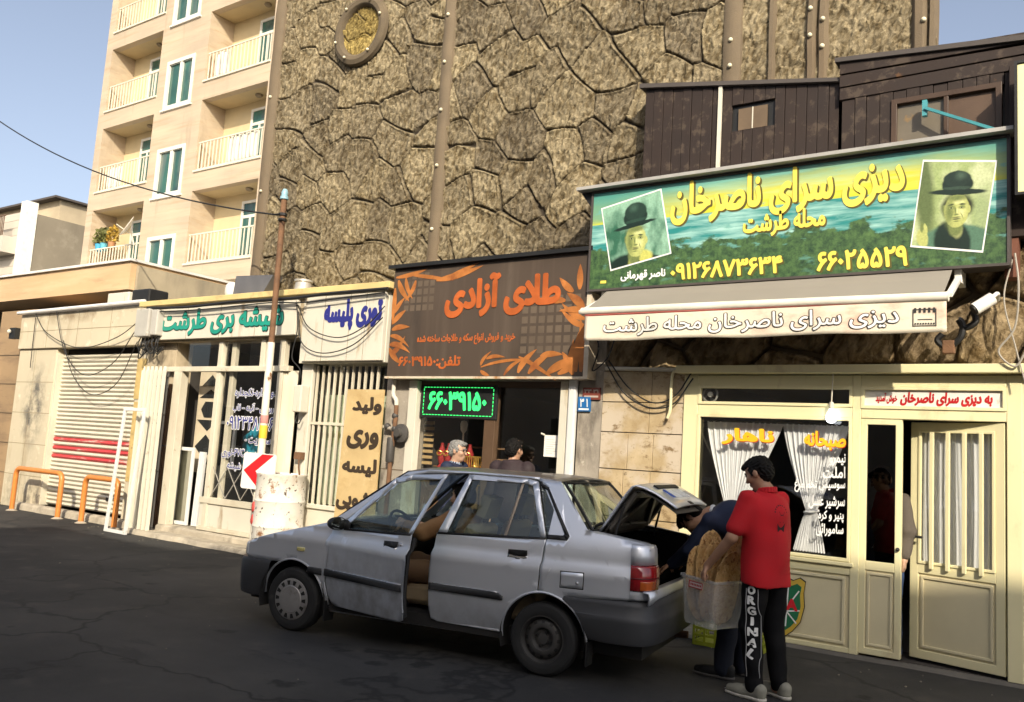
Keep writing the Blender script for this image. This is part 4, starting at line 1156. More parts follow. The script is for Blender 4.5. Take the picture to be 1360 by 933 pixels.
dkm = mat('gun metal', (.06, .055, .05), .5, var=.3)
MB().lathe([(0, 0), (.10, 0), (.12, .02), (.12, .05), (.06, .07), (.05, .12), (0, .12)], (-7.58, -.08, 1.80), axis=(0, -1, 0), n=20).build('regulator', dkm, gp, smooth=True)
for x, z in ((-7.71, 1.85), (-7.84, 1.88), (-7.72, 2.02)): MB().ball((x, -.1, z), .045, 7).build('valve', dkm, gp, smooth=True)
MB().lathe([(.05, 0), (.055, .02), (.055, .3), (.05, .32)], (-7.755, -.1, 1.42), n=12).build('coupling', dkm, gp, smooth=True)

# ================================================================ RESTAURANT
cream = mat('cream gloss paint', (.72, .66, .40), .38, var=.05, vs=1.2, bump=.02, stains=[((.52, .44, .26), 3, .58, .76, (1, 1, .4)), ((.26, .20, .12), 18, .70, .74), ((.34, .27, .16), 1.6, .64, .74, (1, 1, .3))], spec=.5)
cream2 = mat('cream panel paint', (.66, .59, .38), .5, var=.10, vs=1.2, bump=.03, stains=[((.22, .18, .11), 1.6, .60, .70), ((.40, .33, .2), 2.2, .62, .78), ((.30, .25, .15), 6, .70, .78)], spec=.4)
rs = thing('restaurant', 'cream painted restaurant with a curtained window and an open glazed door', 'shop', (-2.2, 0, 0))
Xr, Zr, Yr, Jr, Tr = rock_sheet(-5.0, 1.6, 2.60, 3.75, .0175, .58, 21, groove=.09, dome=.16, gw=.09, dabs=(.16, .09), dab_h=.03)
sheet_mesh('rock_fascia', Xr, Zr, Yr, Jr, Tr, rockB, rs, .12)
MB().box(-5.0, 1.6, .17, .35, 2.60, 3.75).build('fascia_core', bandm, rs)
def marble_mat():
    m, nt, b = base_mat('veined marble slabs')
    tc = nd(nt, 'ShaderNodeTexCoord').outputs['Object']
    f, _ = noise_fac(nt, tc, 1.8, 8, .35, .68, .7)
    c = mixc(nt, f, (.33, .235, .115), (.55, .44, .28))
    f, _ = noise_fac(nt, tc, 1.3, 7, .46, .56, .6)
    c = mixc(nt, f, c, (.53, .45, .345))
    f, _ = noise_fac(nt, tc, 5, 9, .55, .63, .75, (1, 1, 1.6))
    c = mixc(nt, f, c, (.20, .13, .06))
    f, _ = noise_fac(nt, tc, 14, 9, .60, .66, .8)
    c = mixc(nt, f, c, (.17, .12, .07))
    nt.links.new(c, b.inputs['Base Color']); b.inputs['Roughness'].default_value = .5
    return m
mp = MB()
r = random.Random(2)
for z0, z1, cuts in ((0, .5, (-4.2,)), (.51, 1.02, (-4.35, -4.0)), (1.03, 1.53, (-4.4, -4.08)), (1.54, 1.93, (-4.36, -4.06)), (1.94, 2.26, (-4.12,)), (2.27, 2.60, (-4.1,))):
    xs = [-4.70] + list(cuts) + [-3.70]
    for a, b_ in zip(xs[:-1], xs[1:]):
        y = -.035 - .006 * r.random(); mp.box(a + .003, b_ - .003, y, .0, z0, z1)
mp.build('marble_pier', marble_mat(), rs, bevel=.003)
MB().box(-4.72, -3.68, .0, .3, 0, 2.6).build('pier_core', stone_g, rs)
# steel front
fr = MB()
fr.box(-3.72, -3.56, -.06, .05, .03, 2.56); fr.box(-2.03, -1.955, -.06, .05, .03, 2.56); fr.box(-.775, -.66, -.06, .05, .03, 2.56)
fr.box(-3.56, -2.03, -.055, .05, 2.16, 2.26); fr.box(-3.56, -2.03, -.055, .05, 2.455, 2.56); fr.box(-1.955, -.775, -.055, .05, 2.455, 2.56); fr.box(-1.955, -.775, -.055, .05, 2.16, 2.25)
fr.box(-3.56, -2.03, -.055, .05, .72, .84); fr.box(-3.56, -2.03, -.055, .05, .03, .075)
fr.build('frame', cream, rs, bevel=.006)
bd_ = MB()
for x0, x1, z0, z1 in ((-3.56, -2.03, .84, 2.16), (-3.56, -2.03, 2.26, 2.455), (-1.955, -.775, 2.25, 2.455)):
    bd_.rframe(x0, x1, z0, z1, .03, -.068, -.03)
bd_.build('beading', cream, rs, bevel=.004)
MB().box(-3.56, -2.0, -.085, -.055, .80, .835).build('window_sill', cream, rs, bevel=.006)
MB().box(-3.78, 1.6, -.17, .02, 2.57, 2.65).build('head_beam', cream, rs, bevel=.008)
kp = MB(); kp.box(-3.56, -2.03, -.04, .05, .075, .72)
kp.build('kick_panel', cream2, rs)
kb = MB().rframe(-3.50, -2.07, .10, .70, .028, -.056, -.03); kb.build('kick_moulding', cream2, rs, bevel=.005)
MB().box(-.66, 1.6, -.05, .05, .03, 2.56).build('side_panel', cream2, rs)
MB().box(-.40, -.37, -.062, -.04, .03, 2.56).build('side_strip', cream, rs)
win = MB().box(-3.54, -2.05, -.02, -.012, .86, 2.14).build('window_pane', pane_g, rs)
MB().box(-3.54, -2.05, -.02, -.012, 2.28, 2.44).build('window_pane', pane_g, rs)
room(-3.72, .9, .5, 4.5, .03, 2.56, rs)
sd = MB(); sd.box(-3.74, -3.72, .05, .5, 0, 2.6); sd.box(-3.72, .9, .03, .5, 0, .03); sd.box(-3.72, .9, .06, .5, 2.52, 2.56); sd.box(-3.56, -2.0, .05, .10, .05, .8)
sd.build('reveal', dark_in, rs)
# sidelight door leaf
sdl = MB().rframe(-1.955, -1.60, .05, 2.16, .055, -.045, .01)
sdl.box(-1.90, -1.655, -.045, .01, .79, .87)
sdl = sdl.build('side_leaf', cream, rs, bevel=.005)
MB().box(-1.90, -1.655, -.02, -.012, .87, 2.105).build('pane', glass_mat('darkened side glass', (.26, .26, .25), 1.5), sdl)  # tint darkened to stand in for the dim doorway and reflections
MB().box(-1.90, -1.655, -.03, .0, .105, .79).build('leaf_panel', cream2, sdl)
MB().rframe(-1.885, -1.67, .125, .77, .022, -.042, -.028).build('moulding', cream2, sdl, bevel=.004)
MB().ball((-1.625, -.06, 1.0), .018, 6).build('knob', black_m, sdl)
# open door leaf, hinged at the right post
hinge = (-.785, -.02, 0)
dl = MB(); wd = .80
dl.rframe(-.785 - wd, -.785, .06, 2.15, .075, -.045, .01); dl.box(-.785 - wd + .07, -.86, -.045, .01, .80, .89)
dleaf = dl.build('door_leaf', cream, rs, bevel=.005, pivot=hinge)
dleaf.rotation_euler = (0, 0, rad(-15))
ORG[dleaf] = hinge
MB().box(-1.512, -.86, -.02, -.012, .89, 2.075).build('pane', pane_g, dleaf)
MB().box(-1.512, -.86, -.03, .0, .135, .80).build('leaf_panel', cream2, dleaf)
MB().rframe(-1.49, -.88, .155, .78, .025, -.044, -.028).build('moulding', cream2, dleaf, bevel=.004)
MB().rframe(-1.512, -.86, .885, 2.08, .025, -.056, -.03).build('moulding', cream, dleaf, bevel=.004)
for k in range(4):
    x = -1.40 + k * .14
    MB().box(x, x + .034, -.085, -.058, .85, 2.06).build('door_bar', cream, dleaf, bevel=.004)
MB().tube([(-1.545, -.05, 1.12), (-1.545, -.11, 1.12), (-1.45, -.11, 1.12)], .012, 8).build('handle', black_m, dleaf)
def curtain(name, parent, x0, x1, z0, z1, y, folds, m, tie=None, amp=.02, seed=0):
    """hanging cloth; tie = (z, x, half width, x0 bottom, x1 bottom)"""
    r = random.Random(seed); ph = [r.uniform(0, 6.28) for _ in range(4)]
    rows = []
    for i in range(41):
        t = i / 40; z = z1 + (z0 - z1) * t
        if tie:
            tz, tx, hw, b0, b1 = tie; s_ = (z1 - tz) / (z1 - z0)
            if t < s_: q = t / s_; qa, qb = (1.35, 1.05) if tx - x0 < x1 - tx else (1.5, .95); a = x0 + (tx - hw - x0) * q ** qa; b_ = x1 + (tx + hw - x1) * q ** qb
            else: q = ((t - s_) / (1 - s_)) ** .8; a = tx - hw + (b0 - tx + hw) * q; b_ = tx + hw + (b1 - tx - hw) * q
        else: a, b_ = x0, x1
        row = []
        for k in range(folds * 8 + 1):
            u = k / (folds * 8)
            w_ = u + .018 * math.sin(5 * u + ph[0]) + .012 * math.sin(13 * u + 2 * t + ph[1])
            f = math.sin(2 * math.pi * folds * u + ph[2] + .8 * math.sin(3 * t + u * 4))
            aa = amp * (.6 + .4 * math.sin(u * 9 + ph[3])) * (1.0 if not tie else .75 + .35 * math.sin(min(1, t / .6) * 3.14))
            row.append((a + (b_ - a) * w_, y + aa * f - .012 * f * f, z + .006 * f))
        rows.append(row)
    return MB().grid(rows).build(name, m, parent, smooth=True, ang=89, norm=False)
def cloth_mat(name, col, trans=.35):
    m, nt, b = base_mat(name)
    t = nd(nt, 'ShaderNodeBsdfTranslucent'); t.inputs[0].default_value = (*col, 1)
    b.inputs['Base Color'].default_value = (*col, 1); b.inputs['Roughness'].default_value = .85; b.inputs['Specular IOR Level'].default_value = .15
    mx = nd(nt, 'ShaderNodeMixShader'); mx.inputs[0].default_value = trans
    nt.links.new(b.outputs[0], mx.inputs[1]); nt.links.new(t.outputs[0], mx.inputs[2]); nt.links.new(mx.outputs[0], nt.nodes['Material Output'].inputs[0])
    return m
voile = cloth_mat('white voile', (.88, .885, .90), .3)
curtain('door_curtain', dleaf, -1.50, -.865, .9, 2.07, .035, 9, voile, seed=5, amp=.012)
def curtain_thing(label, **k):
    t = thing('tied_curtain', label, 'curtain', ((k['x0'] + k['x1']) / 2, k['y'], k['z0']))
    curtain('cloth', t, m=voile, **k)
    tie = k['tie']
    MB().tube([(tie[1] + (tie[2] + .015) * math.cos(a), k['y'] + .04 * math.sin(a), tie[0] + .012 * math.cos(a)) for a in np.linspace(0, 2 * math.pi, 16, endpoint=False)], .014, 6, closed=True).build('tie_band', voile, t, smooth=True)
curtain_thing('white curtain drawn to a tie in the left half of the restaurant window', x0=-3.51, x1=-2.70, z0=.88, z1=2.10, y=.10, folds=13, tie=(1.20, -3.20, .08, -3.40, -2.96), seed=1, amp=.010)
curtain_thing('white curtain tied in the right half of the window behind the white menu lettering', x0=-2.72, x1=-2.07, z0=.88, z1=2.10, y=.10, folds=12, tie=(1.26, -2.43, .05, -2.60, -2.29), seed=2, amp=.010)
MB().tube([(-3.56, .1, 2.10), (-2.04, .1, 2.10)], .012, 8).build('curtain_rod', black_m, rs)
fan = thing('extractor_fan', 'round dark extractor fan in the top light of the restaurant window', 'fan', (-3.46, -.02, 2.35))
MB().lathe([(.085, 0), (.09, -.02), (.075, -.03), (.07, .0)], (-3.45, -.0, 2.365), axis=(0, 1, 0), n=24).build('ring', mat('fan grey', (.16, .16, .15), .5), fan, smooth=True)
MB().lathe([(0, -.02), (.028, -.018), (.03, .01)], (-3.45, 0, 2.365), axis=(0, 1, 0), n=14).build('hub', mat('fan hub', (.5, .5, .46), .5), fan, smooth=True)
b = MB()
for k in range(4):
    a = k * math.pi / 2 + .3; b.bar((-3.45, .0, 2.365), (-3.45 + .075 * math.cos(a), .0, 2.365 + .075 * math.sin(a)), .035, .004, up=(0, 1, 0))
b.build('blades', black_m, fan)
blb = thing('hanging_bulb', 'lit white bulb hanging on a short flex before the restaurant window', 'lamp', (-2.2, -.12, 2.12))
MB().tube([(-2.2, -.10, 2.58), (-2.205, -.12, 2.30)], .006, 6).build('flex', white_p, blb)
MB().lathe([(.018, .15), (.022, .13), (.022, .08), (.0, .15)], (-2.205, -.12, 2.15), n=14).build('socket', white_p, blb, smooth=True)
MB().lathe([(.020, .085), (.024, .06), (.045, .02), (.050, -.01), (.042, -.04), (.022, -.056), (0, -.06)], (-2.205, -.12, 2.16), n=18).build('bulb', mat('glowing bulb', (.8, .8, .8), .3, bump=0, emit=((.9, .96, 1.0), 3.2)), blb, smooth=True)
# painted and applied lettering
amber_l = mat('amber lettering', (.80, .46, .02), .45, var=.1)
red_l = mat('red lettering', (.42, .012, .015), .45, var=.1)
for t_, bx in (('ناهار', (-3.31, -2.77, 1.86, 2.03)), ('صبحانه', (-2.48, -2.09, 1.85, 2.03))):
    text(t_, bx[0] + .006, bx[1] + .006, bx[2] - .007, bx[3] - .007, -.0215, bold=.05, depth=.002).build('lettering', red_l, rs)
    text(t_, *bx, -.0245, bold=.045, depth=.002).build('lettering', amber_l, rs)
for t_, bx in (('نیمرو', (-2.24, -2.09, 1.71, 1.82)), ('املت', (-2.30, -2.09, 1.59, 1.70)), ('سوسیس تخم مرغ', (-2.56, -2.09, 1.45, 1.57)), ('سرشیر عسل', (-2.42, -2.09, 1.30, 1.43)), ('پنیر و کره', (-2.33, -2.10, 1.18, 1.29)), ('سامورائی', (-2.35, -2.10, 1.05, 1.17))):
    text(t_, *bx, -.0215, bold=.028, depth=.002, rise=.06).build('lettering', white_l, rs)
tp = thing('welcome_sign', 'white strip sign with dark red script over the restaurant door', 'sign', (-1.36, -.03, 2.25))
MB().box(-1.925, -.805, -.04, .0, 2.28, 2.425).build('board', mat('sign white', (.70, .68, .62)), tp)
text('به دیزی سرای ناصرخان', -1.62, -.88, 2.285, 2.41, -.041, bold=.05, depth=.003, slant=.15).build('lettering', red_l, tp)
text('خوش آمدید', -1.83, -1.645, 2.30, 2.40, -.041, bold=.04, depth=.003, slant=.15).build('lettering', red_l, tp)
# shield emblem on the kick panel
shd = thing('shield_emblem', 'green shield emblem edged in yellow and painted low on the restaurant wall', 'emblem', (-2.62, -.05, .10))
sp = [(0, .52), (.06, .50), (.12, .53), (.17, .50), (.155, .40), (.165, .28), (.13, .14), (.06, .05), (0, .0)]
sp = sp + [(-a, b_) for a, b_ in sp[-2:0:-1]]
sh_ = lambda k, dz=0: [(-2.60 + a * k, .36 + (b_ - .26) * k + dz) for a, b_ in sp]
MB().prism(sh_(1.06), -.060, -.0565).build('outline', black_m, shd)
MB().prism(sh_(1.02), -.0625, -.0602).build('border', mat('ochre yellow', (.62, .42, .06), .5), shd)
MB().prism(sh_(.83), -.065, -.0627).build('field', mat('shield green', (.02, .16, .07), .5), shd)
wl_ = MB()
for a, b_ in (((-.1, .10), (.12, .42)), ((-.1, .33), (.1, .12)), ((.0, .08), (.02, .46)), ((-.12, .2), (.13, .24))): wl_.bar((-2.6 + a[0], -.0662, .10 + a[1]), (-2.6 + b_[0], -.0662, .10 + b_[1]), .012, .002, up=(0, 1, 0))
wl_.build('white_lines', white_l, shd)
text('A', -2.60, -2.49, .33, .44, -.0672, bold=.05, depth=.002, shape_it=False).build('letter', mat('bright red', (.62, .02, .03), .5), shd)

# ---------------------------------------------------------------- awning
aw = thing('awning', 'short retracted awning with grey cloth and a lettered cream valance over the restaurant', 'awning', (-2.8, -.2, 2.86))
cl_m = mat('grey awning cloth', (.235, .215, .18), .9, var=.08, vs=1, bump=.1)
MB().grid([[(x, -.16, 3.53), (x, -.40, 3.36), (x, -.66, 3.20)] for x in np.linspace(-4.60, -1.17, 20)]).build('cloth', cl_m, aw, solid=.006)
MB().tube([(-4.63, -.70, 3.165), (-1.13, -.70, 3.145)], .042, 12).build('front_bar', mat('cream bar', (.70, .66, .56), .4), aw, smooth=True)
MB().tube([(-4.62, -.16, 3.55), (-1.17, -.16, 3.53)], .05, 12).build('roller', cl_m, aw, smooth=True)
for x in (-4.66, -1.13):
    ar = MB(); ar.box(x - .03, x + .03, -.20, .05, 3.36, 3.58); ar.bar((x, -.18, 3.40), (x, -.68, 3.16), .05, .04)
    ar.build('arm', mat('white enamel', (.74, .72, .66), .4), aw, bevel=.006)
val_m = mat('cream valance', (.70, .63, .50), .85, var=.06, vs=2, bump=.1, stains=[((.62, .33, .24), 1.5, .54, .72, (1, 1, 2.2)), ((.45, .36, .25), 4, .62, .76)])
vr = []
def vy(x, t): return -.715 + .018 * math.sin(x * 4.2) * t + .008 * math.sin(x * 11 + 1) * t
for i in range(9):
    t = i / 8
    vr.append([(x, vy(x, t), 3.13 - .28 * t + .006 * math.sin(x * 5) * t) for x in np.linspace(-4.58, -1.145, 90)])
MB().grid(vr).build('valance', val_m, aw, smooth=True, solid=.003)
pp = MB().tube([(x, vy(x, .02) - .004, 3.118) for x in np.linspace(-4.58, -1.145, 60)], .006, 5)
pp.build('red_piping', mat('red piping', (.5, .12, .10), .8), aw)
def on_val(mb, d):
    mb.v = [(x, vy(x, min(1, max(0, (3.13 - z) / .28))) - d + (y + .74), z) for x, y, z in mb.v]; return mb
on_val(text('دیزی سرای ناصرخان محله طرشت', -4.36, -1.50, 2.885, 3.085, -.74, bold=.055, depth=.002), .004).build('lettering_edge', mat('black print', (.03, .03, .03), .7), aw)
on_val(text('دیزی سرای ناصرخان محله طرشت', -4.353, -1.507, 2.892, 3.078, -.74, bold=.012, depth=.002), .0075).build('lettering', mat('white print', (.80, .78, .74), .7), aw)
cl = MB(); 
cl.rframe(-1.40, -1.22, 2.90, 3.045, .007, -.742, -.740)
for k in range(5): cl.box(-1.39 + k * .036, -1.372 + k * .036, -.742, -.740, 3.015, 3.055)
for k in range(8): cl.box(-1.385 + k * .02, -1.373 + k * .02, -.742, -.740, 2.915, 2.928)
cl.box(-1.36, -1.25, -.742, -.740, 2.955, 2.960)
on_val(cl, .004).build('clapper_logo', MATS['black print'], aw)

# ---------------------------------------------------------------- main restaurant sign
SX, SY, SZ = -4.82, -.25, 3.50
big = thing('restaurant_sign', 'long green and yellow seascape sign with two portraits over the awning', 'sign', (SX, SY, SZ))
def sea_mat():
    m, nt, b = base_mat('printed seascape')
    tc = nd(nt, 'ShaderNodeTexCoord').outputs['Object']
    sp = nd(nt, 'ShaderNodeSeparateXYZ'); nt.links.new(tc, sp.inputs[0])
    def mr(src, a, b_, c=0, d=1):
        n = nd(nt, 'ShaderNodeMapRange'); n.inputs[1].default_value = a; n.inputs[2].default_value = b_; n.inputs[3].default_value = c; n.inputs[4].default_value = d
        nt.links.new(src, n.inputs[0]); return n.outputs[0]
    def mth(op, a, b_):
        n = nd(nt, 'ShaderNodeMath', operation=op)
        for i, v in enumerate((a, b_)):
            if hasattr(v, 'links'): nt.links.new(v, n.inputs[i])
            else: n.inputs[i].default_value = v
        return n.outputs[0]
    z = sp.outputs[2]; x = sp.outputs[0]
    nf, nraw = noise_fac(nt, tc, 2.2, 6, .3, .7, .6, (.6, 1, 2.5))
    zz = mth('ADD', z, mth('MULTIPLY', mth('SUBTRACT', nraw, .5), .22))
    skyc = mixc(nt, mr(zz, .90, 1.10), (.58, .53, .03), (.02, .22, .24)); stf, _ = noise_fac(nt, tc, 3.0, 7, .40, .62, .65, (.35, 1, 4)); skyc = mixc(nt, stf, skyc, mixc(nt, mr(z, .8, 1.05), (.70, .66, .12), (.16, .40, .33)))
    side = mr(mth('ABSOLUTE', mth('SUBTRACT', x, 2.35), 0), .9, 2.1)
    skyc = mixc(nt, mth('MULTIPLY', side, .8), skyc, (.05, .26, .22))
    skyc = mixc(nt, mr(zz, .80, .72), skyc, (.55, .55, .03))
    sf, _ = noise_fac(nt, tc, 3.2, 6, .40, .66, .6, (.5, 1, 5))
    sea = mixc(nt, sf, (.02, .21, .20), (.36, .60, .54))
    hz = mr(z, .735, .728); hz_n = mr(zz, .715, .705)
    c = mixc(nt, hz, skyc, sea)
    gf, _ = noise_fac(nt, tc, 13, 8, .35, .68, .75)
    land = mixc(nt, gf, (.004, .026, .016), (.10, .19, .06))
    lf_, lraw = noise_fac(nt, tc, 4.5, 7, .3, .7, .6, (.6, 1, 1))
    sh_ = mth('ADD', z, mth('MULTIPLY', mth('SUBTRACT', lraw, .5), .55))
    c = mixc(nt, mr(sh_, .46, .43), c, land)
    wf, _ = noise_fac(nt, tc, 7, 6, .60, .66, .6, (.5, 1, 1.4))
    c = mixc(nt, mth('MULTIPLY', wf, mr(z, .05, .3, .25, .8)), c, (.13, .34, .30))
    nt.links.new(c, b.inputs['Base Color']); b.inputs['Roughness'].default_value = .45
    return m
MB().box(SX, SX + 4.07, SY, SY + .22, SZ, SZ + 1.10).build('panel', sea_mat(), big)
ed = MB(); ed.rframe(SX - .025, SX + 4.095, SZ - .025, SZ + 1.125, .024, SY - .012, SY + .22); ed.build('frame', mat('dark sign frame', (.07, .06, .055), .5), big)
hd = MB(); hd.box(SX - .18, SX + 4.13, SY - .10, .12, SZ + 1.135, SZ + 1.17); hd.build('hood', mat('grey hood', (.34, .33, .31), .5, var=.15, vs=3), big)
MB().prism([(SX - .18, SZ + 1.135), (SX + .0, SZ + 1.135), (SX + .0, SZ + .90)], SY + .02, .12).build('hood_end', black_m, big)
isl = mat('printed rocks', (.012, .035, .022), .5, var=.4, vs=9)
ib = MB()
def isle(x0, x1, z, h_, sd):
    n = 26; top = [(x0 + (x1 - x0) * i / n, z + h_ * max(0, math.sin(math.pi * i / n)) ** .5 * (.75 + .35 * noise.noise((i * .45, sd, 0)))) for i in range(n + 1)]
    bot = [(x1 - (x1 - x0) * i / n, z - .012 - .02 * math.sin(math.pi * i / n)) for i in range(1, n)]
    ib.prism(top + bot, SY - .0015, SY + .001)
isle(1.18, 1.60, .61, .09, 1); isle(1.80, 2.62, .615, .115, 2); isle(2.86, 3.45, .60, .07, 3); isle(.78, 1.12, .70, .04, 4); isle(3.4, 4.05, .56, .13, 5)
ib.build('print_rocks', isl, big)
yl = mat('yellow lettering', (.82, .66, .10), .5, var=.06)
ydk = mat('dark lettering shadow', (.10, .085, .02), .5)
for t_, bx, bo in (('دیزی سرای ناصرخان', (-3.87, -1.56, 4.13, 4.60), .034), ('محله طرشت', (-3.07, -2.26, 3.92, 4.17), .036), ('۰۹۱۲۶۸۷۳۶۳۴', (-3.84, -2.66, 3.54, 3.72), .034), ('۶۶۰۲۵۵۲۹', (-2.33, -1.53, 3.53, 3.72), .034)):
    text(t_, bx[0] + .016, bx[1] + .016, bx[2] - .014, bx[3] - .014, SY - .002, bold=bo + .012, depth=.002).build('lettering_shadow', ydk, big)
    text(t_, *bx, SY - .0045, bold=bo, depth=.003).build('lettering', yl, big)
text('ناصر قهرمانی', -4.43, -3.90, 3.565, 3.68, SY - .002, bold=.035, depth=.002).build('lettering', white_l, big)
MB().box(-4.68, -4.61, SY - .003, SY, 3.56, 3.59).build('maker_mark', yl, big)
# portraits: printed half-tone photographs of men in bowler hats, drawn as soft-edged tones in the print itself
def photo_print(name, ground, els):
    m, nt, b = base_mat(name)
    tc = nd(nt, 'ShaderNodeTexCoord').outputs['Object']
    f, _ = noise_fac(nt, tc, 5, 3, .40, .60, .5, (1, 1, .55))
    c = mixc(nt, f, ground[0], ground[1])
    wn_ = nd(nt, 'ShaderNodeTexNoise'); wn_.inputs['Scale'].default_value = 14; wn_.inputs['Detail'].default_value = 3; nt.links.new(tc, wn_.inputs['Vector'])
    wv = nd(nt, 'ShaderNodeVectorMath', operation='MULTIPLY_ADD'); wv.inputs[1].default_value = (.022, 0, .022); nt.links.new(wn_.outputs['Color'], wv.inputs[0]); nt.links.new(tc, wv.inputs[2])
    for cx_, cz_, rx, rz, rot, soft, col in els:
        mp = nd(nt, 'ShaderNodeMapping', vector_type='TEXTURE'); mp.inputs['Location'].default_value = (cx_ - SX + .011, 0, cz_ - SZ + .011); mp.inputs['Rotation'].default_value = (0, rad(-rot), 0); mp.inputs['Scale'].default_value = (rx, 1e3, rz)
        nt.links.new(wv.outputs[0], mp.inputs[0])
        ln = nd(nt, 'ShaderNodeVectorMath', operation='LENGTH'); nt.links.new(mp.outputs[0], ln.inputs[0])
        mr_ = nd(nt, 'ShaderNodeMapRange', interpolation_type='SMOOTHSTEP'); mr_.inputs[1].default_value = 1 + soft * .5; mr_.inputs[2].default_value = max(0, 1 - soft); nt.links.new(ln.outputs['Value'], mr_.inputs[0])
        c = mixc(nt, mr_.outputs[0], c, col)
    g_, _ = noise_fac(nt, tc, 60, 3, .3, .7)
    c = mixc(nt, 1.0, c, mixc(nt, g_, (.82, .82, .82), (1.12, 1.12, 1.12)), 'MULTIPLY')
    nt.links.new(c, b.inputs['Base Color']); b.inputs['Roughness'].default_value = .45
    return m
DK = (.006, .020, .013); SKN = (.43, .46, .15); SHD = (.15, .19, .06); LIT = (.62, .64, .28)
def face_els(x, z, a, c_, t, lit=1):
    """tones of a face: x, z centre, a, c_ half sizes, t tilt, lit = +1 light from the right"""
    E_ = [(x - .10 * a, z - .95 * c_, .62 * a, .62 * c_, 0, .3, SHD), (x - .98 * a, z + .02, .16 * a, .24 * c_, 0, .3, SHD), (x + .98 * a, z, .15 * a, .24 * c_, 0, .3, SKN),
          (x, z, a, c_, t, .10, SKN), (x, z - .35 * c_, .82 * a, .68 * c_, t, .10, SKN), (x - lit * .58 * a, z - .10 * c_, .42 * a, .85 * c_, t, .85, SHD), (x + lit * .36 * a, z - .16 * c_, .36 * a, .34 * c_, 0, .9, LIT), (x + lit * .2 * a, z + .48 * c_, .45 * a, .16 * c_, 0, .8, LIT),
          (x, z + .72 * c_, .95 * a, .22 * c_, t, .7, SHD)]
    for q in (-1, 1):
        E_ += [(x + q * .42 * a, z + .17 * c_, .28 * a, .12 * c_, 0, .7, SHD), (x + q * .42 * a, z + .15 * c_, .15 * a, .045 * c_, 0, .4, (.35, .38, .16)), (x + q * .42 * a, z + .155 * c_, .07 * a, .05 * c_, 0, .4, DK), (x + q * .44 * a, z + .33 * c_, .28 * a, .055 * c_, q * -6, .5, (.05, .07, .03)),
               (x + q * .40 * a, z - .32 * c_, .05 * a, .20 * c_, q * 18, .9, SHD)]
    E_ += [(x - lit * .10 * a, z + .0 * c_, .08 * a, .26 * c_, 4, .8, SHD), (x + lit * .05 * a, z - .05 * c_, .07 * a, .20 * c_, 0, .8, LIT), (x, z - .25 * c_, .22 * a, .06 * c_, 0, .6, SHD), (x, z - .42 * c_, .36 * a, .05 * c_, 0, .6, (.16, .17, .07)), (x, z - .52 * c_, .34 * a, .05 * c_, 0, .5, (.10, .11, .05)), (x, z - .66 * c_, .26 * a, .05 * c_, 0, .8, SHD)]
    return E_
def portrait(name, frame, mat_):
    MB().prism(frame, SY - .0045, SY - .003).build('portrait_border', white_l, big)
    cx_, cz_ = sum(p[0] for p in frame) / 4, sum(p[1] for p in frame) / 4
    MB().prism([(cx_ + (p[0] - cx_) * .962, cz_ + (p[1] - cz_) * .955) for p in frame], SY - .006, SY - .0047).build('portrait', mat_, big)
portrait('left portrait', [(-4.72, 4.42), (-3.99, 4.56), (-3.84, 3.83), (-4.56, 3.69)], photo_print('left portrait print', ((.03, .12, .07), (.26, .46, .33)),
    [(-4.20, 3.70, .40, .17, -6, .12, DK), (-4.20, 3.80, .15, .10, 20, .2, (.50, .50, .12)), (-4.24, 3.73, .05, .12, 12, .2, DK)] + face_els(-4.265, 4.01, .125, .18, 6, 1)
    + [(-4.29, 4.185, .265, .026, 10, .18, DK), (-4.285, 4.27, .148, .10, 8, .10, DK), (-4.285, 4.34, .135, .10, 8, .12, (.012, .034, .022)), (-4.31, 4.38, .06, .05, 20, .9, (.04, .09, .06)), (-4.28, 4.235, .145, .020, 9, .4, (.02, .055, .036))]))
portrait('right portrait', [(-1.41, 4.50), (-.82, 4.41), (-.93, 3.60), (-1.51, 3.70)], photo_print('right portrait print', ((.30, .38, .15), (.52, .58, .33)),
    [(-1.40, 4.22, .09, .55, 4, .5, (.10, .14, .05)), (-.93, 3.95, .10, .25, 0, .7, (.30, .38, .18)), (-1.12, 3.66, .34, .22, -8, .12, (.08, .17, .11)), (-1.17, 3.72, .15, .20, 14, .15, DK), (-1.14, 3.84, .05, .10, 8, .3, (.36, .38, .16)), (-1.41, 3.77, .05, .09, 10, .2, SKN), (-1.385, 3.86, .014, .05, 12, .3, SKN), (-1.415, 3.87, .014, .05, 2, .3, SHD), (-1.13, 4.03, .135, .13, 0, .25, (.02, .025, .012))] + face_els(-1.135, 4.00, .10, .155, -3, 1)
    + [(-1.13, 4.165, .235, .030, -5, .18, DK), (-1.13, 4.235, .128, .085, -4, .10, DK), (-1.13, 4.285, .112, .075, -4, .12, (.010, .026, .018)), (-1.10, 4.31, .05, .04, 0, .9, (.05, .09, .06)), (-1.13, 4.20, .125, .016, -4, .4, (.03, .06, .04))]))

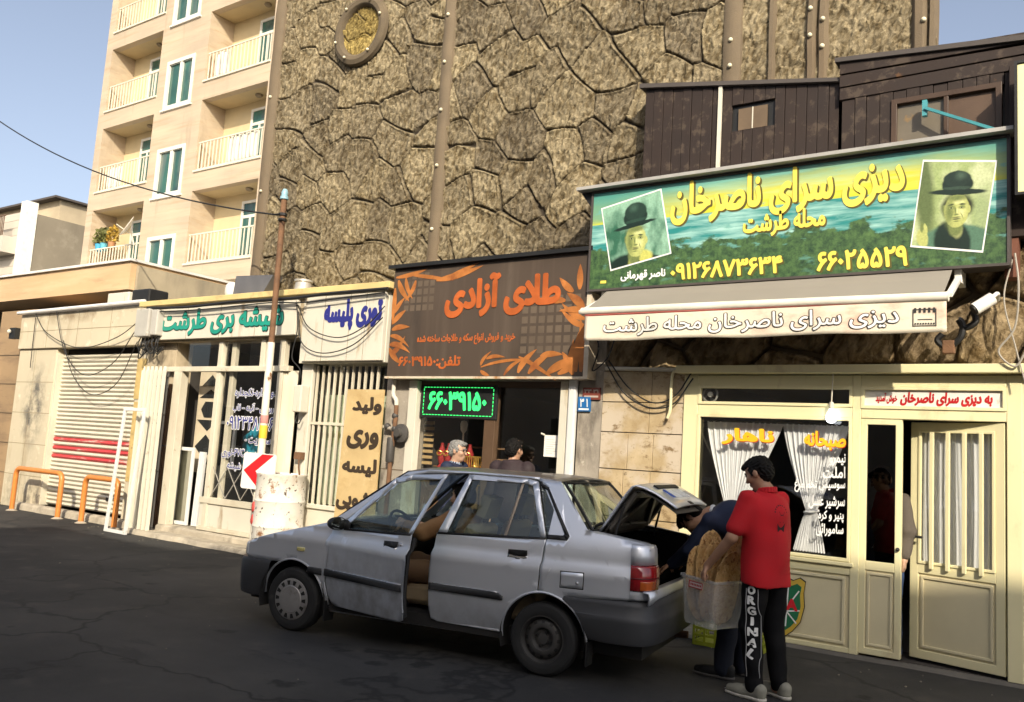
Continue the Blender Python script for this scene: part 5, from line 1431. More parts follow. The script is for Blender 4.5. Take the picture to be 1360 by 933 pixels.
# ---------------------------------------------------------------- timber huts on the roof
hutm = mat('dark brown boards', (.024, .0145, .011), .7, var=.25, vs=2, bump=.12, bs=30, stains=[((.060, .042, .030), 6.5, .54, .62), ((.11, .05, .018), 4.5, .66, .71), ((.15, .13, .11), 26, .68, .72, (1, 1, .12))])
def boards(x0, x1, zb, zt, y, parent, skip=None, w_=.115, seed=0):
    r = random.Random(seed); x = x0; mb = MB()
    while x < x1 - .01:
        xe = min(x1, x + w_ * r.uniform(.9, 1.1)); yy = y + r.uniform(-.008, .004)
        segs = [(zb, None)]
        if skip and x < skip[1] and xe > skip[0]: segs = [(zb, skip[2]), (skip[3], None)]
        for a, b_ in segs:
            t0, t1 = (zt(x), zt(xe)) if b_ is None else (b_, b_)
            mb.prism([(x + .003, a), (xe - .003, a), (xe - .003, t1), (x + .003, t0)], yy, y + .03)
        x = xe
    return mb.build('boards', hutm, parent, bevel=.003)
h1 = thing('board_hut', 'left brown boarded rooftop hut with one small hatch and a pale vertical strip', 'hut', (-3.3, 0, 3.75))
boards(-4.36, -2.22, 3.75, lambda x: 5.88 - (x + 4.36) * .168, .0, h1, (-3.26, -2.94, 5.17, 5.46), seed=1)
MB().box(-4.34, -2.24, .035, 1.3, 3.75, 5.5).build('core', black_m, h1)
MB().prism([(-4.42, 5.86), (-2.2, 5.49), (-2.2, 5.53), (-4.42, 5.91)], -.05, 1.4).build('roof', mat('roof edge', (.07, .06, .055)), h1)
MB().box(-3.255, -2.945, .004, .02, 5.175, 5.41).build('hatch', mat('hatch brown', (.13, .09, .055), .7, var=.2), h1)
MB().box(-3.105, -3.095, -.002, .004, 5.175, 5.41).build('hatch_strip', white_p, h1)
MB().box(-3.475, -3.435, -.03, -.005, 3.75, 5.74).build('white_strip', white_p, h1)
h2 = thing('board_hut', 'right brown boarded rooftop hut with a wide glazed window behind the teal brace', 'hut', (-1.4, 0, 3.75))
boards(-2.18, -.66, 3.75, lambda x: 5.28, -.06, h2, (-1.70, -.82, 4.2, 5.17), seed=2)
tr_ = MB()
for k in range(3): tr_.prism([(-2.2, 5.28 + k * .13), (-.4, 5.28 + k * .13 - .03 * (k > 1)), (-.4, 5.40 + k * .115 - .03 * (k > 0)), (-2.2, 5.40 + k * .13)], -.075 - .008 * k, .0)
tr_.build('fascia_boards', hutm, h2, bevel=.004)
MB().box(-2.16, -.4, .02, 2.2, 3.75, 5.45).build('core', black_m, h2)
MB().prism([(-2.24, 5.665), (-.35, 5.50), (-.35, 5.55), (-2.24, 5.71)], -.12, 2.3).build('roof', MATS['roof edge'], h2)
hw = MB().rframe(-1.72, -.80, 4.15, 5.19, .05, -.085, -.02); hw.box(-1.27, -1.23, -.08, -.02, 4.2, 5.14)
hw = hw.build('window', mat('brown window frame', (.06, .035, .022), .5), h2, bevel=.004)
MB().box(-1.67, -1.27, -.04, -.03, 4.2, 5.14).build('pane', mat('dusty brown glass', (.135, .115, .085), .35, var=.25, vs=2, bump=0, stains=[((.22, .14, .06), 6, .62, .7)]), hw)
MB().box(-1.23, -.85, -.04, -.03, 4.2, 5.14).build('pane', mat('brown board pane', (.09, .055, .035), .5, var=.2), hw)
MB().box(-.74, -.62, -.14, .0, 3.75, 5.3).build('corner_post', hutm, h2, bevel=.006)
MB().prism([(-.78, 3.4), (-.68, 3.4), (-.66, 4.62), (-.76, 4.62)], -.12, .05).build('rust_post', mat('red oxide post', (.16, .06, .035), .7, var=.2), h2)
brk = thing('sign_brace', 'thin teal steel brace from the right hut to the corner of the seascape sign', 'brace', (-1.1, -.15, 4.6))
tealm = mat('teal enamel', (.06, .27, .30), .45, var=.1)
MB().bar((-1.41, -.17, 5.02), (-.79, -.26, 4.66), .035, .025).build('bar', tealm, brk)
MB().box(-1.435, -1.395, -.17, -.12, 4.95, 5.10).build('plate', tealm, brk)
ys = thing('projecting_sign', 'narrow yellow projecting sign box cut by the right edge of the view', 'sign', (-.5, -.3, 4.03))
MB().box(-.66, -.2, -.42, -.26, 4.05, 5.18).build('face', mat('pale yellow plastic', (.80, .76, .40), .4, var=.05), ys, bevel=.01)
MB().rframe(-.675, -.18, 4.03, 5.20, .022, -.435, -.25).build('frame', black_m, ys)
fl = thing('flood_lamp', 'small white cylindrical lamp pointing left from the rock plaster near the right edge', 'lamp', (-.9, -.2, 3.1))
MB().tube([(-.99, -.30, 3.10), (-.86, -.24, 3.20)], .055, 14).build('housing', MATS['white enamel'], fl, smooth=True)
MB().tube([(-1.0, -.305, 3.092), (-.985, -.298, 3.104)], .045, 14).build('lens', black_m, fl, smooth=True)
MB().tube(curve_pts([(-.87, -.24, 3.2), (-.83, -.18, 3.25), (-.84, -.05, 3.22)]), .018, 8).build('bracket', MATS['white enamel'], fl, smooth=True)
sc = thing('iron_scroll', 'black wrought iron scroll bracket below the right end of the awning', 'bracket', (-1.25, -.1, 2.75))
MB().tube(curve_pts([(-1.02, -.12, 3.12), (-1.00, -.14, 3.02), (-1.08, -.14, 2.97), (-1.13, -.14, 3.04), (-1.10, -.14, 3.0), (-1.12, -.14, 2.88), (-1.22, -.14, 2.80), (-1.30, -.14, 2.86), (-1.26, -.14, 2.92)], 8), .028, 8).build('scroll', black_m, sc, smooth=True)
MB().box(-1.26, -1.16, -.17, -.10, 2.74, 2.86).build('joint', rust, sc, bevel=.01)

# ---------------------------------------------------------------- overhead and wall cables
def cable(name, label, pts, r_=.008, m=None, n=6, cat='cable', group=None):
    return tag(MB().tube(pts, r_, n).build(name, m or cable_m, smooth=True), label, cat, group)
cable('overhead_wire', 'black wire crossing the sky from the left to the top of the rusty pole', sag((-9.80, -.6, 4.80), (-20.9, -.25, 8.62), .42, 20) , .013)
cable('roof_cable', 'thick black cable bundle running along the yellowed cornice', curve_pts([(-13.3, -.3, 3.66), (-12.2, -.29, 3.63), (-11.0, -.3, 3.655), (-9.75, -.31, 3.64), (-8.9, -.3, 3.67), (-7.85, -.29, 3.68)], 8), .022)
cable('roof_cable', 'second thinner cable under the bundle on the cornice', curve_pts([(-13.2, -.29, 3.59), (-11.8, -.3, 3.57), (-10.2, -.3, 3.6), (-9.4, -.3, 3.57), (-7.9, -.29, 3.63)], 8), .010)
for lab, pts in (('long slack cable swagging over the shutter from the gutter', curve_pts([(-17.4, -.12, 3.75), (-16.8, -.14, 3.35), (-15.6, -.14, 3.05), (-14.4, -.16, 3.2), (-13.5, -.25, 3.5)], 8)),
                 ('second slack cable just below the long one across the shutter head', curve_pts([(-16.6, -.13, 3.78), (-16.1, -.14, 3.0), (-15.3, -.15, 2.55), (-14.4, -.16, 2.75), (-13.6, -.28, 3.3)], 8)),
                 ('lowest cable loop hanging over the shutter slats', curve_pts([(-16.2, -.13, 3.2), (-15.7, -.14, 2.55), (-15.0, -.14, 2.2), (-14.2, -.16, 2.4), (-13.55, -.26, 3.1)], 8)),
                 ('short drop cable at the left pier of the shutter shop', [(-17.42, -.10, 3.8), (-17.44, -.08, 3.1), (-17.46, -.06, 2.7)]),
                 ('cable looping across the white screen shop fascia', curve_pts([(-9.62, -.26, 3.55), (-9.3, -.28, 3.2), (-8.7, -.28, 3.05), (-8.2, -.28, 3.2), (-7.9, -.27, 3.45)], 8)),
                 ('second cable looping lower across the white screen shop fascia', curve_pts([(-9.60, -.25, 3.45), (-9.45, -.27, 3.0), (-9.0, -.27, 2.84), (-8.4, -.28, 2.95), (-7.92, -.27, 3.3)], 8)),
                 ('tangled cable drop beside the folding panel', curve_pts([(-9.66, -.25, 3.6), (-9.6, -.24, 3.2), (-9.68, -.22, 2.8), (-9.5, -.2, 2.6), (-9.58, -.18, 2.3)], 8)),
                 ('cable loop drooping across the marble pier', curve_pts([(-4.62, -.08, 2.72), (-4.35, -.10, 2.42), (-4.05, -.11, 2.26), (-3.8, -.10, 2.34), (-3.62, -.12, 2.58)], 8)),
                 ('second cable loop just under the first on the marble pier', curve_pts([(-4.66, -.08, 2.70), (-4.4, -.10, 2.36), (-4.1, -.11, 2.21), (-3.82, -.1, 2.25), (-3.6, -.12, 2.52)], 8)),
                 ('black cable tangle hanging from the corner of the gold shop sign', curve_pts([(-4.78, -.2, 3.1), (-4.7, -.18, 2.85), (-4.78, -.15, 2.6), (-4.62, -.12, 2.74), (-4.55, -.1, 2.95)], 8))):
    cable('wall_cable', lab, pts, .008)
cable('wall_cable', 'pale beige flex looping down the rock plaster at the right edge', curve_pts([(-.70, -.15, 3.6), (-.67, -.2, 3.3), (-.70, -.2, 2.95), (-.82, -.2, 2.75), (-.70, -.2, 2.62), (-.62, -.2, 2.75)], 8), .009, greycab)
cable('wall_cable', 'second beige flex at the right edge above the head beam', curve_pts([(-.72, -.14, 3.55), (-.78, -.18, 3.2), (-.70, -.18, 2.8), (-.63, -.2, 2.5)], 8), .007, greycab)
cd = thing('conduit', 'horizontal grey conduit with a white end bend above the marble pier', 'pipe', (-4.1, -.08, 2.6))
MB().tube([(-4.66, -.06, 2.635), (-3.80, -.06, 2.615)], .022, 8).build('pipe', white_p, cd, smooth=True)
MB().tube(curve_pts([(-3.72, -.1, 2.62), (-3.82, -.12, 2.58), (-3.84, -.12, 2.45), (-3.84, -.12, 2.2), (-3.87, -.12, 2.1)], 6), .016, 8).build('bend', cream, cd, smooth=True)
# roof top bits over the mirror shop
ev = thing('roof_cooler', 'dented grey duct box with torn plastic on the roof edge left of the pole', 'duct', (-10.9, .3, 3.79))
MB().prism([(-11.55, 3.79), (-10.85, 3.79), (-10.6, 4.12), (-11.5, 4.16)], .05, .25).build('duct', mat('duct grey', (.15, .15, .16), .5, .3), ev)
sack = MB().ball((-11.68, .12, 3.95), .15, 10, (.8, .6, 1.0)); sack.v = [(x + .03 * noise.noise((x * 9, y * 9, z * 9)), y, z + .03 * noise.noise((x * 8, 4, z * 8))) for x, y, z in sack.v]
tag(sack.build('plastic_sack', mat('white plastic', (.70, .68, .64), .35), smooth=True), 'white plastic sack at the left of the grey duct', 'sack')
tag(MB().lathe([(0, 0), (.13, 0), (.13, .03), (.12, .17), (.14, .18), (.14, .21), (0, .21)], (-9.95, .1, 3.79), n=18).build('roof_can', mat('tin', (.50, .47, .42), .4, .4), smooth=True), 'small pale tin can on the cornice right of the pole', 'can')
# ================================================================ SALOON CAR (local axes: x forward, y to the driver's left, z up)
def paint_mat():
    m, nt, b = base_mat('silver car paint')
    tc = nd(nt, 'ShaderNodeTexCoord').outputs['Object']
    f, _ = noise_fac(nt, tc, 1.4, 4, .3, .7)
    c = mixc(nt, f, (.70, .73, .785), (.78, .805, .85))
    sp = nd(nt, 'ShaderNodeSeparateXYZ'); nt.links.new(tc, sp.inputs[0])
    dz = nd(nt, 'ShaderNodeMapRange'); dz.inputs[1].default_value = .55; dz.inputs[2].default_value = .25
    nt.links.new(sp.outputs[2], dz.inputs[0])
    df, _ = noise_fac(nt, tc, 6, 6, .35, .7)
    mu = nd(nt, 'ShaderNodeMath', operation='MULTIPLY'); dz.inputs[4].default_value = .55; nt.links.new(dz.outputs[0], mu.inputs[0]); nt.links.new(df, mu.inputs[1])
    c = mixc(nt, mu.outputs[0], c, (.20, .185, .16))        # road dirt low on the flanks
    nt.links.new(c, b.inputs['Base Color'])
    b.inputs['Metallic'].default_value = .66; b.inputs['Coat Weight'].default_value = .6; b.inputs['Coat Roughness'].default_value = .06
    rr = nd(nt, 'ShaderNodeMapRange'); rr.inputs[3].default_value = .36; rr.inputs[4].default_value = .46
    nt.links.new(f, rr.inputs[0]); nt.links.new(rr.outputs[0], b.inputs['Roughness'])
    _, raw = noise_fac(nt, tc, 2.6, 2, 0, 1)
    bp = nd(nt, 'ShaderNodeBump'); bp.inputs['Strength'].default_value = .12; bp.inputs['Distance'].default_value = .01
    nt.links.new(raw, bp.inputs['Height']); nt.links.new(bp.outputs[0], b.inputs['Normal'])
    return m
paint = paint_mat()
plast = mat('grey black bumper plastic', (.040, .041, .044), .5, var=.12, vs=2, bump=.06, bs=120)
rubber = mat('black rubber seal', (.012, .012, .012), .6, bump=0)
tyre_m = mat('tyre rubber', (.018, .018, .018), .8, var=.3, vs=6, bump=.2, stains=[((.06, .055, .05), 5, .6, .8)])
steel_d = mat('dark steel wheel', (.075, .072, .068), .5, metal=.5, var=.25, vs=6)
hubm = mat('silver hubcap', (.32, .31, .30), .42, metal=.5, var=.18, vs=6, stains=[((.15, .13, .11), 8, .6, .75)])
chrome = mat('bright metal trim', (.55, .55, .56), .25, metal=.9, var=.05, bump=0)
cabin = mat('black cabin plastic', (.022, .021, .020), .7, var=.2)
seat_m = mat('tan seat cloth', (.36, .27, .165), .9, var=.15, vs=3, bump=.25, bs=50)
car_gl = glass_mat('car glass', (.80, .86, .84), 1.52)
TH = math.atan2(-.40, -2.32)
car = thing('saloon_car', 'old silver grey saloon car with its boot lid raised and driver door ajar', 'car', (-4.84, -2.28, 0), rot=TH, local=True)


def Wd(x, z):
    w = .802
    if z < .62: w -= .055 * ((.62 - z) / .37) ** 2
    if z > .80: w -= .030 * min(1, (z - .80) / .045) ** .8 + .12 * max(0, z - .845)
    if z > .97: w = .802 - .030 - .015 - .41 * (z - .97)
    w += .006 * math.exp(-((z - .79) / .025) ** 2)
    if x > .8: w -= .085 * ((x - .8) / 1.1) ** 2
    if x < -1.1: w -= .060 * ((-1.1 - x) / .9) ** 2
    return w


def panel_mb(poly, side=1, off=0., gx=.07, gz=.05):
    bm = bmesh.new()
    vs = [bm.verts.new((x, 0, z)) for x, z in poly]
    bm.faces.new(vs); bmesh.ops.triangulate(bm, faces=bm.faces[:])
    xs = [p[0] for p in poly]; zs = [p[1] for p in poly]
    for a in np.arange(min(xs) + gx, max(xs), gx):
        bmesh.ops.bisect_plane(bm, geom=bm.verts[:] + bm.edges[:] + bm.faces[:], plane_co=(a, 0, 0), plane_no=(1, 0, 0), dist=1e-5)
    for a in np.arange(math.ceil(min(zs) / gz) * gz, max(zs), gz):
        bmesh.ops.bisect_plane(bm, geom=bm.verts[:] + bm.edges[:] + bm.faces[:], plane_co=(0, 0, a), plane_no=(0, 0, 1), dist=1e-5)
    bmesh.ops.remove_doubles(bm, verts=bm.verts, dist=1e-5)
    mb = MB(); bm.verts.index_update()
    vv = [(v.co.x, side * (Wd(v.co.x, v.co.z) + off), v.co.z) for v in bm.verts]
    ff = []
    for f in bm.faces:
        ids = [v.index for v in f.verts]
        n = f.normal.y * side
        ff.append(tuple(ids if n > 0 else ids[::-1]))
    mb.add(vv, ff); bm.free()
    return mb


def panel(name, poly, m, parent, side=1, off=0., th=.014, pivot=None, label=None):
    return panel_mb(poly, side, off).build(name, m, parent, smooth=True, ang=50, solid=th, norm=False, pivot=pivot, label=label)


def ring_poly(outer, inner):
    return [[outer[i], outer[(i + 1) % len(outer)], inner[(i + 1) % len(outer)], inner[i]] for i in range(len(outer))]


def ring_panel(name, outer, inner, m, parent, side=1, off=0., th=.008, pivot=None, skip=()):
    mb = MB()
    for i, q in enumerate(ring_poly(outer, inner)):
        if i not in skip: mb.join(panel_mb(q, side, off))
    return mb.build(name, m, parent, smooth=True, ang=22, solid=th, norm=False, pivot=pivot)


def arc(cx, cz, r_, a0, a1, n=14):
    return [(cx + r_ * math.cos(rad(a)), cz + r_ * math.sin(rad(a))) for a in np.linspace(a0, a1, n)]


FX, RX, WZ = 1.1725, -1.1725, .272
zf = lambda x: .955 - .252 * (x - .83) - (.05 * ((x - 1.5) / .25) ** 2 if x > 1.5 else 0)
fender = [(.790, .93), (.852, .76), (.857, .55), (.805, .33), (.80, .262)] + [(.83, .262)] + arc(FX, WZ, .335, 178, 62, 14) + [(1.44, .567), (1.72, .567), (1.745, .60), (1.745, zf(1.745)), (1.6, zf(1.6)), (1.4, zf(1.4)), (1.2, zf(1.2)), (1.0, zf(1.0)), (.86, zf(.86))]
fdoor = [(.745, .915), (.778, .915), (.840, .76), (.845, .55), (.795, .33), (.765, .288), (.71, .270), (-.12, .282), (-.162, .30), (-.176, .36), (-.166, .68), (-.192, .958)]
fd_out = [(.737, .909), (.25, 1.366), (.06, 1.408), (-.345, 1.438), (-.192, .957)]
fd_in = [(.66, .914), (.222, 1.326), (.05, 1.366), (-.295, 1.394), (-.150, .955)]
rdoor = [(-.206, .960), (-.180, .68), (-.188, .36), (-.206, .288), (-.26, .275), (-.80, .288)] + arc(RX, WZ, .345, 0, 82, 10)[0:] + [(-1.124, .66), (-1.143, .99), (-1.143, 1.006)]
rd_out = [(-.208, .960), (-.360, 1.438), (-.90, 1.440), (-.985, 1.424), (-1.146, 1.006)]
rd_in = [(-.288, .966), (-.392, 1.398), (-.87, 1.402), (-.945, 1.388), (-1.100, 1.002)]
quarter = [(-1.156, .998), (-1.136, .66), (-1.132, .614)] + arc(RX, WZ, .342, 85, 118, 6) + [(-1.36, .604), (-1.835, .634), (-1.838, .885), (-1.90, .90), (-1.93, 1.025), (-1.72, 1.055), (-1.527, 1.078), (-1.47, 1.09), (-1.32, 1.25), (-1.175, 1.435), (-1.0, 1.450), (-.996, 1.430), (-1.08, 1.392), (-1.10, 1.376), (-1.338, 1.045), (-1.342, 1.02), (-1.32, 1.000)]
railp = [(.752, .918), (.258, 1.376), (.06, 1.417), (-.345, 1.446), (-.90, 1.447), (-.99, 1.434), (-.99, 1.458), (-.4, 1.462), (.02, 1.452), (.22, 1.420), (.845, .95), (.80, .93)]
qw_out = [(-1.0, 1.424), (-1.085, 1.386), (-1.334, 1.04), (-1.318, 1.006), (-1.157, 1.004)]
qw_in = [(-1.015, 1.392), (-1.078, 1.362), (-1.290, 1.052), (-1.283, 1.040), (-1.148, 1.036)]
for s_ in (1, -1):
    panel('front_wing', fender, paint, car, s_)
    panel('rear_wing', quarter, paint, car, s_)
    panel('roof_rail', railp, paint, car, s_)
    ring_panel('quarter_seal', qw_out, qw_in, rubber, car, s_, off=.004)
    panel('quarter_window', [(-1.01, 1.40), (-1.082, 1.37), (-1.30, 1.05), (-1.29, 1.03), (-1.14, 1.03)], car_gl, car, s_, off=-.008, th=.003)
    panel('sill', [(.80, .262), (.72, .255), (-.80, .270), (-.83, .285), (-.83, .22), (.83, .205)], paint, car, s_, off=-.012)
    rd_ = panel('rear_door', rdoor, paint, car, s_)
    ring_panel('window_frame', rd_out, rd_in, paint, rd_, s_, off=-.006)
    panel('window', [(-.27, .955), (-.385, 1.402), (-.875, 1.405), (-.95, 1.392), (-1.11, .995)], car_gl, rd_, s_, off=-.016, th=.003)
    panel('window_divider', [(-.788, .985), (-.842, 1.40), (-.864, 1.40), (-.812, .985)], mat('worn trim', (.32, .26, .20), .5, .4), rd_, s_, off=-.011, th=.008)
    panel('belt_seal', [(-.21, .952), (-.21, .968), (-1.144, 1.013), (-1.144, .998)], rubber, rd_, s_, off=.004, th=.012)
    panel('side_moulding', [(-.192, .52), (-.192, .572), (-.80, .567), (-.845, .545), (-.84, .515)], plast, rd_, s_, off=.012, th=.014)
    panel('moulding_trim', [(-.192, .572), (-.192, .577), (-.80, .572), (-.80, .567)], chrome, rd_, s_, off=.011, th=.01)
    hp = panel('door_handle', [(-.855, .865), (-.855, .90), (-1.01, .905), (-1.015, .868), (-.99, .860)], rubber, rd_, s_, off=.014, th=.016)
    panel('handle_recess', [(-.85, .835), (-.85, .868), (-1.018, .868), (-1.012, .845), (-.98, .832)], chrome, rd_, s_, off=.003, th=.006)
    panel('side_moulding', [(1.02, .52), (1.0, .565), (.862, .562), (.862, .505), (1.0, .512)], plast, car, s_, off=.012, th=.014)
    panel('side_marker', [(1.06, .685), (1.06, .715), (1.14, .715), (1.14, .685)], mat('amber marker', (.45, .40, .16), .3), car, s_, off=.012, th=.012)
    for cx_, r0 in ((FX, .335), (RX, .343)):
        P = arc(cx_, WZ, r0, 2, 178, 28)
        MB().tube([(x, s_ * (Wd(x, z) - .004), z) for x, z in P], .010, 6).build('arch_lip', paint, car, smooth=True)
        MB().grid([[(cx_ + .345 * math.cos(a), s_ * y, WZ + .345 * math.sin(a)) for a in np.linspace(-.3, math.pi + .3, 24)] for y in (.40, .79 if cx_ > 0 else .785)]).build('wheel_well', cabin, car, smooth=True)
fl_ = panel('fuel_flap', [(-1.318, .672), (-1.308, .775), (-1.318, .782), (-1.475, .788), (-1.483, .78), (-1.478, .676)], paint, car, 1, off=.004, th=.006)
ring_panel('flap_gap', [(-1.303, .666), (-1.303, .79), (-1.49, .795), (-1.487, .669)], [(-1.309, .673), (-1.31, .784), (-1.483, .789), (-1.48, .676)], rubber, car, 1, off=.0015, th=.004)
MB().ball((-1.44, Wd(-1.44, .715) + .008, .715), .012, 6).build('flap_lock', chrome, fl_)
# doors: right one shut, left one ajar about its front edge
for s_ in (-1, 1):
    piv = (.80, s_ * .782, .3)
    d = panel('front_door', fdoor, paint, car, s_, pivot=piv, label='driver door standing ajar' if s_ > 0 else None)
    k = dict(parent=d, side=s_)
    ring_panel('window_frame', fd_out, fd_in, paint, off=-.006, **k)
    panel('window', [(.68, .905), (.228, 1.33), (.05, 1.37), (-.30, 1.398), (-.145, .948)], car_gl, off=-.016, th=.003, **k)
    panel('belt_seal', [(-.19, .948), (-.19, .966), (.66, .918), (.66, .903)], rubber, off=.004, th=.012, **k)
    panel('mirror_sail', [(.735, .912), (.60, .914), (.60, .97), (.645, .99)], rubber, off=.006, th=.02, **k)
    panel('side_moulding', [(.845, .505), (.842, .560), (-.168, .572), (-.168, .520)], plast, off=.012, th=.014, **k)
    panel('moulding_trim', [(.842, .560), (.842, .566), (-.168, .578), (-.168, .572)], chrome, off=.011, th=.01, **k)
    panel('door_handle', [(.10, .845), (.10, .880), (-.055, .888), (-.06, .85), (-.035, .842)], rubber, off=.014, th=.016, **k)
    panel('handle_recess', [(.105, .815), (.105, .848), (-.062, .85), (-.055, .825), (-.03, .812)], chrome, off=.003, th=.006, **k)
    MB().ball((-.095, s_ * (Wd(-.1, .868) + .004), .868), .013, 6).build('door_lock', chrome, d)
    panel('door_card', [(.74, .90), (.82, .55), (.74, .30), (-.12, .31), (-.14, .68), (-.16, .93)], cabin, off=-.06, th=.03, **k)
    mm = MB(); y0 = s_ * (Wd(.66, .95) + .06)
    mm.grid([[(x, y0 + s_ * .085 * math.cos(a) * w_ , .955 + .055 * math.sin(a) * w_) for a in np.linspace(0, 2 * math.pi, 17)] for x, w_ in ((.77, .15), (.76, .55), (.735, .85), (.70, 1.0), (.665, 1.0), (.66, .93))])
    mr_ = mm.build('door_mirror', rubber, d, smooth=True)
    MB().grid([[(.664, y0 + s_ * .078 * math.cos(a) * q, .955 + .048 * math.sin(a) * q) for a in np.linspace(0, 2 * math.pi, 17)] for q in (0, 1)]).build('mirror_glass', mat('silver mirror', (.5, .52, .5)), mr_)
    MB().bar((.69, s_ * Wd(.69, .93), .925), (.69, y0, .935), .05, .03).build('mirror_arm', rubber, mr_)
    if s_ > 0: d.rotation_euler = (0, 0, rad(-18))

# roof, screens, bonnet
rp_ = []
for x in np.linspace(.222, -1.172, 26):
    zr = 1.458 - .032 * max(0, (x - 0) / .22) ** 2 - .018 * max(0, (-.8 - x) / .37) ** 2
    w_ = Wd(x, zr)
    row = []
    for u in np.linspace(-1, 1, 21): row.append((x, u * w_, zr + .024 * (1 - abs(u) ** 3) - .012 * max(0, (x - 0) / .22) ** 2 * (1 - u * u)))
    rp_.append(row)
MB().grid(rp_).build('roof', mat('dusty roof paint', (.33, .315, .285), .5, metal=.5, var=.14, vs=1.6, coat=.3, stains=[((.36, .29, .20), 2.5, .45, .7)]), car, smooth=True, ang=60, solid=.02)
def screen(xb, zb, wb, xt, zt, wt, bow, name, m, seal=True):
    rows = []
    for t in np.linspace(0, 1, 9):
        rows.append([(xb + (xt - xb) * t + bow * (1 - u * u), u * (wb + (wt - wb) * t), zb + (zt - zb) * t + .012 * math.sin(math.pi * t)) for u in np.linspace(-1, 1, 17)])
    MB().grid(rows).build(name, m, car, smooth=True, ang=60, solid=.004)
    lp = rows[0] + [r_[-1] for r_ in rows[1:]] + rows[-1][::-1][1:] + [r_[0] for r_ in rows[::-1][1:-1]]
    MB().tube(lp, .013, 6, closed=True).build('screen_seal', rubber, car, smooth=True)
    return rows
screen(.855, .945, Wd(.84, .95) - .035, .232, 1.418, Wd(.22, 1.43) - .02, .07, 'windscreen', car_gl)
screen(-1.485, 1.088, Wd(-1.48, 1.08) - .055, -1.195, 1.428, Wd(-1.18, 1.43) - .035, -.05, 'rear_window', car_gl)
hp_ = []
for x in np.linspace(.90, 1.76, 14):
    e = Wd(x, zf(x)) - .012
    hp_.append([(x + .05 * (1 - u * u) * ((x - .9) / .86), u * e, zf(x) + .006 + .022 * (1 - u * u) - .01 * abs(u) ** 6) for u in np.linspace(-1, 1, 17)])
MB().grid(hp_).build('bonnet', paint, car, smooth=True, solid=.02)
MB().grid([[(x, u * .70, .945 - .008 * abs(u) + (.0 if x > .87 else .008)) for u in np.linspace(-1, 1, 9)] for x in (.80, .86, .91)]).build('scuttle', rubber, car, smooth=True)


def wrap(path, levels, name, m, parent=car, th=.0, both=True, ang=50):
    """Sweep a half plan path (left to centre) over z levels; each level may push the path outward and move its start."""
    rows = []
    for z, off, x0 in levels:
        pts = [Vector((x, y, 0)) for x, y in path]
        if x0 is not None: pts[0] = Vector((x0, Wd(x0, max(z, .3)) + .006, 0))
        out = []
        for i, p in enumerate(pts):
            t = pts[min(i + 1, len(pts) - 1)] - pts[max(i - 1, 0)]; n = Vector((-t.y, t.x, 0)); n.normalize()
            if n.dot(Vector((p.x, p.y, 0)) - Vector((0, 0, 0))) < 0: n = -n
            q = p + n * off; out.append((q.x, q.y, z))
        if both: out = out + [(x, -y, z_) for x, y, z_ in out[::-1][1:]]
        rows.append(out)
    mb = MB().grid(rows)
    return mb.build(name, m, parent, smooth=True, ang=ang, solid=th)


fpath = [(1.50, .79), (1.62, .775), (1.72, .755), (1.80, .71), (1.855, .64), (1.885, .52), (1.90, .35), (1.91, .18), (1.912, 0)]
rpath = [(-1.50, .795), (-1.65, .79), (-1.80, .78), (-1.90, .755), (-1.965, .70), (-2.0, .61), (-2.015, .45), (-2.02, .22), (-2.022, 0)]
wrap(fpath, [(.24, -.05, 1.52), (.255, -.005, 1.52), (.30, .005, 1.50), (.44, .012, 1.46), (.54, .014, 1.43), (.565, .002, 1.42), (.57, -.05, 1.42)], 'front_bumper', plast)
ax = lambda z: RX - math.sqrt(max(0, .352 ** 2 - (z - WZ) ** 2))
wrap(rpath, [(.305, -.06, ax(.31)), (.318, -.01, ax(.32)), (.36, .004, ax(.36)), (.47, .012, ax(.47)), (.505, .012, ax(.505)), (.512, .004, ax(.51)), (.585, .002, ax(.585)), (.61, -.006, -1.34), (.632, -.03, -1.36), (.634, -.09, -1.4)], 'rear_bumper', plast)
front = [(1.70, .725), (1.76, .70), (1.80, .62), (1.825, .48), (1.84, .30), (1.845, 0)]
wrap(front, [(.55, .0, None), (.70, -.01, None), (.715, -.03, None)], 'front_panel', paint)
gl_ = MB(); gl_.box(1.835, 1.86, -.40, .40, .585, .69); gl_.build('grille', rubber, car, bevel=.01)
lens = mat('clear lamp lens', (.55, .57, .58), .1, var=.1, bump=0, spec=.8)
for s_ in (1, -1):
    hl = MB().grid([[(x - dx, s_ * y, z) for x, y in ((1.722, .748), (1.765, .72), (1.81, .63), (1.835, .50), (1.845, .42))] for z, dx in ((.582, .004), (.60, -.006), (.68, -.004), (.70, .012))])
    hl.build('headlight', lens, car, smooth=True, solid=.02)
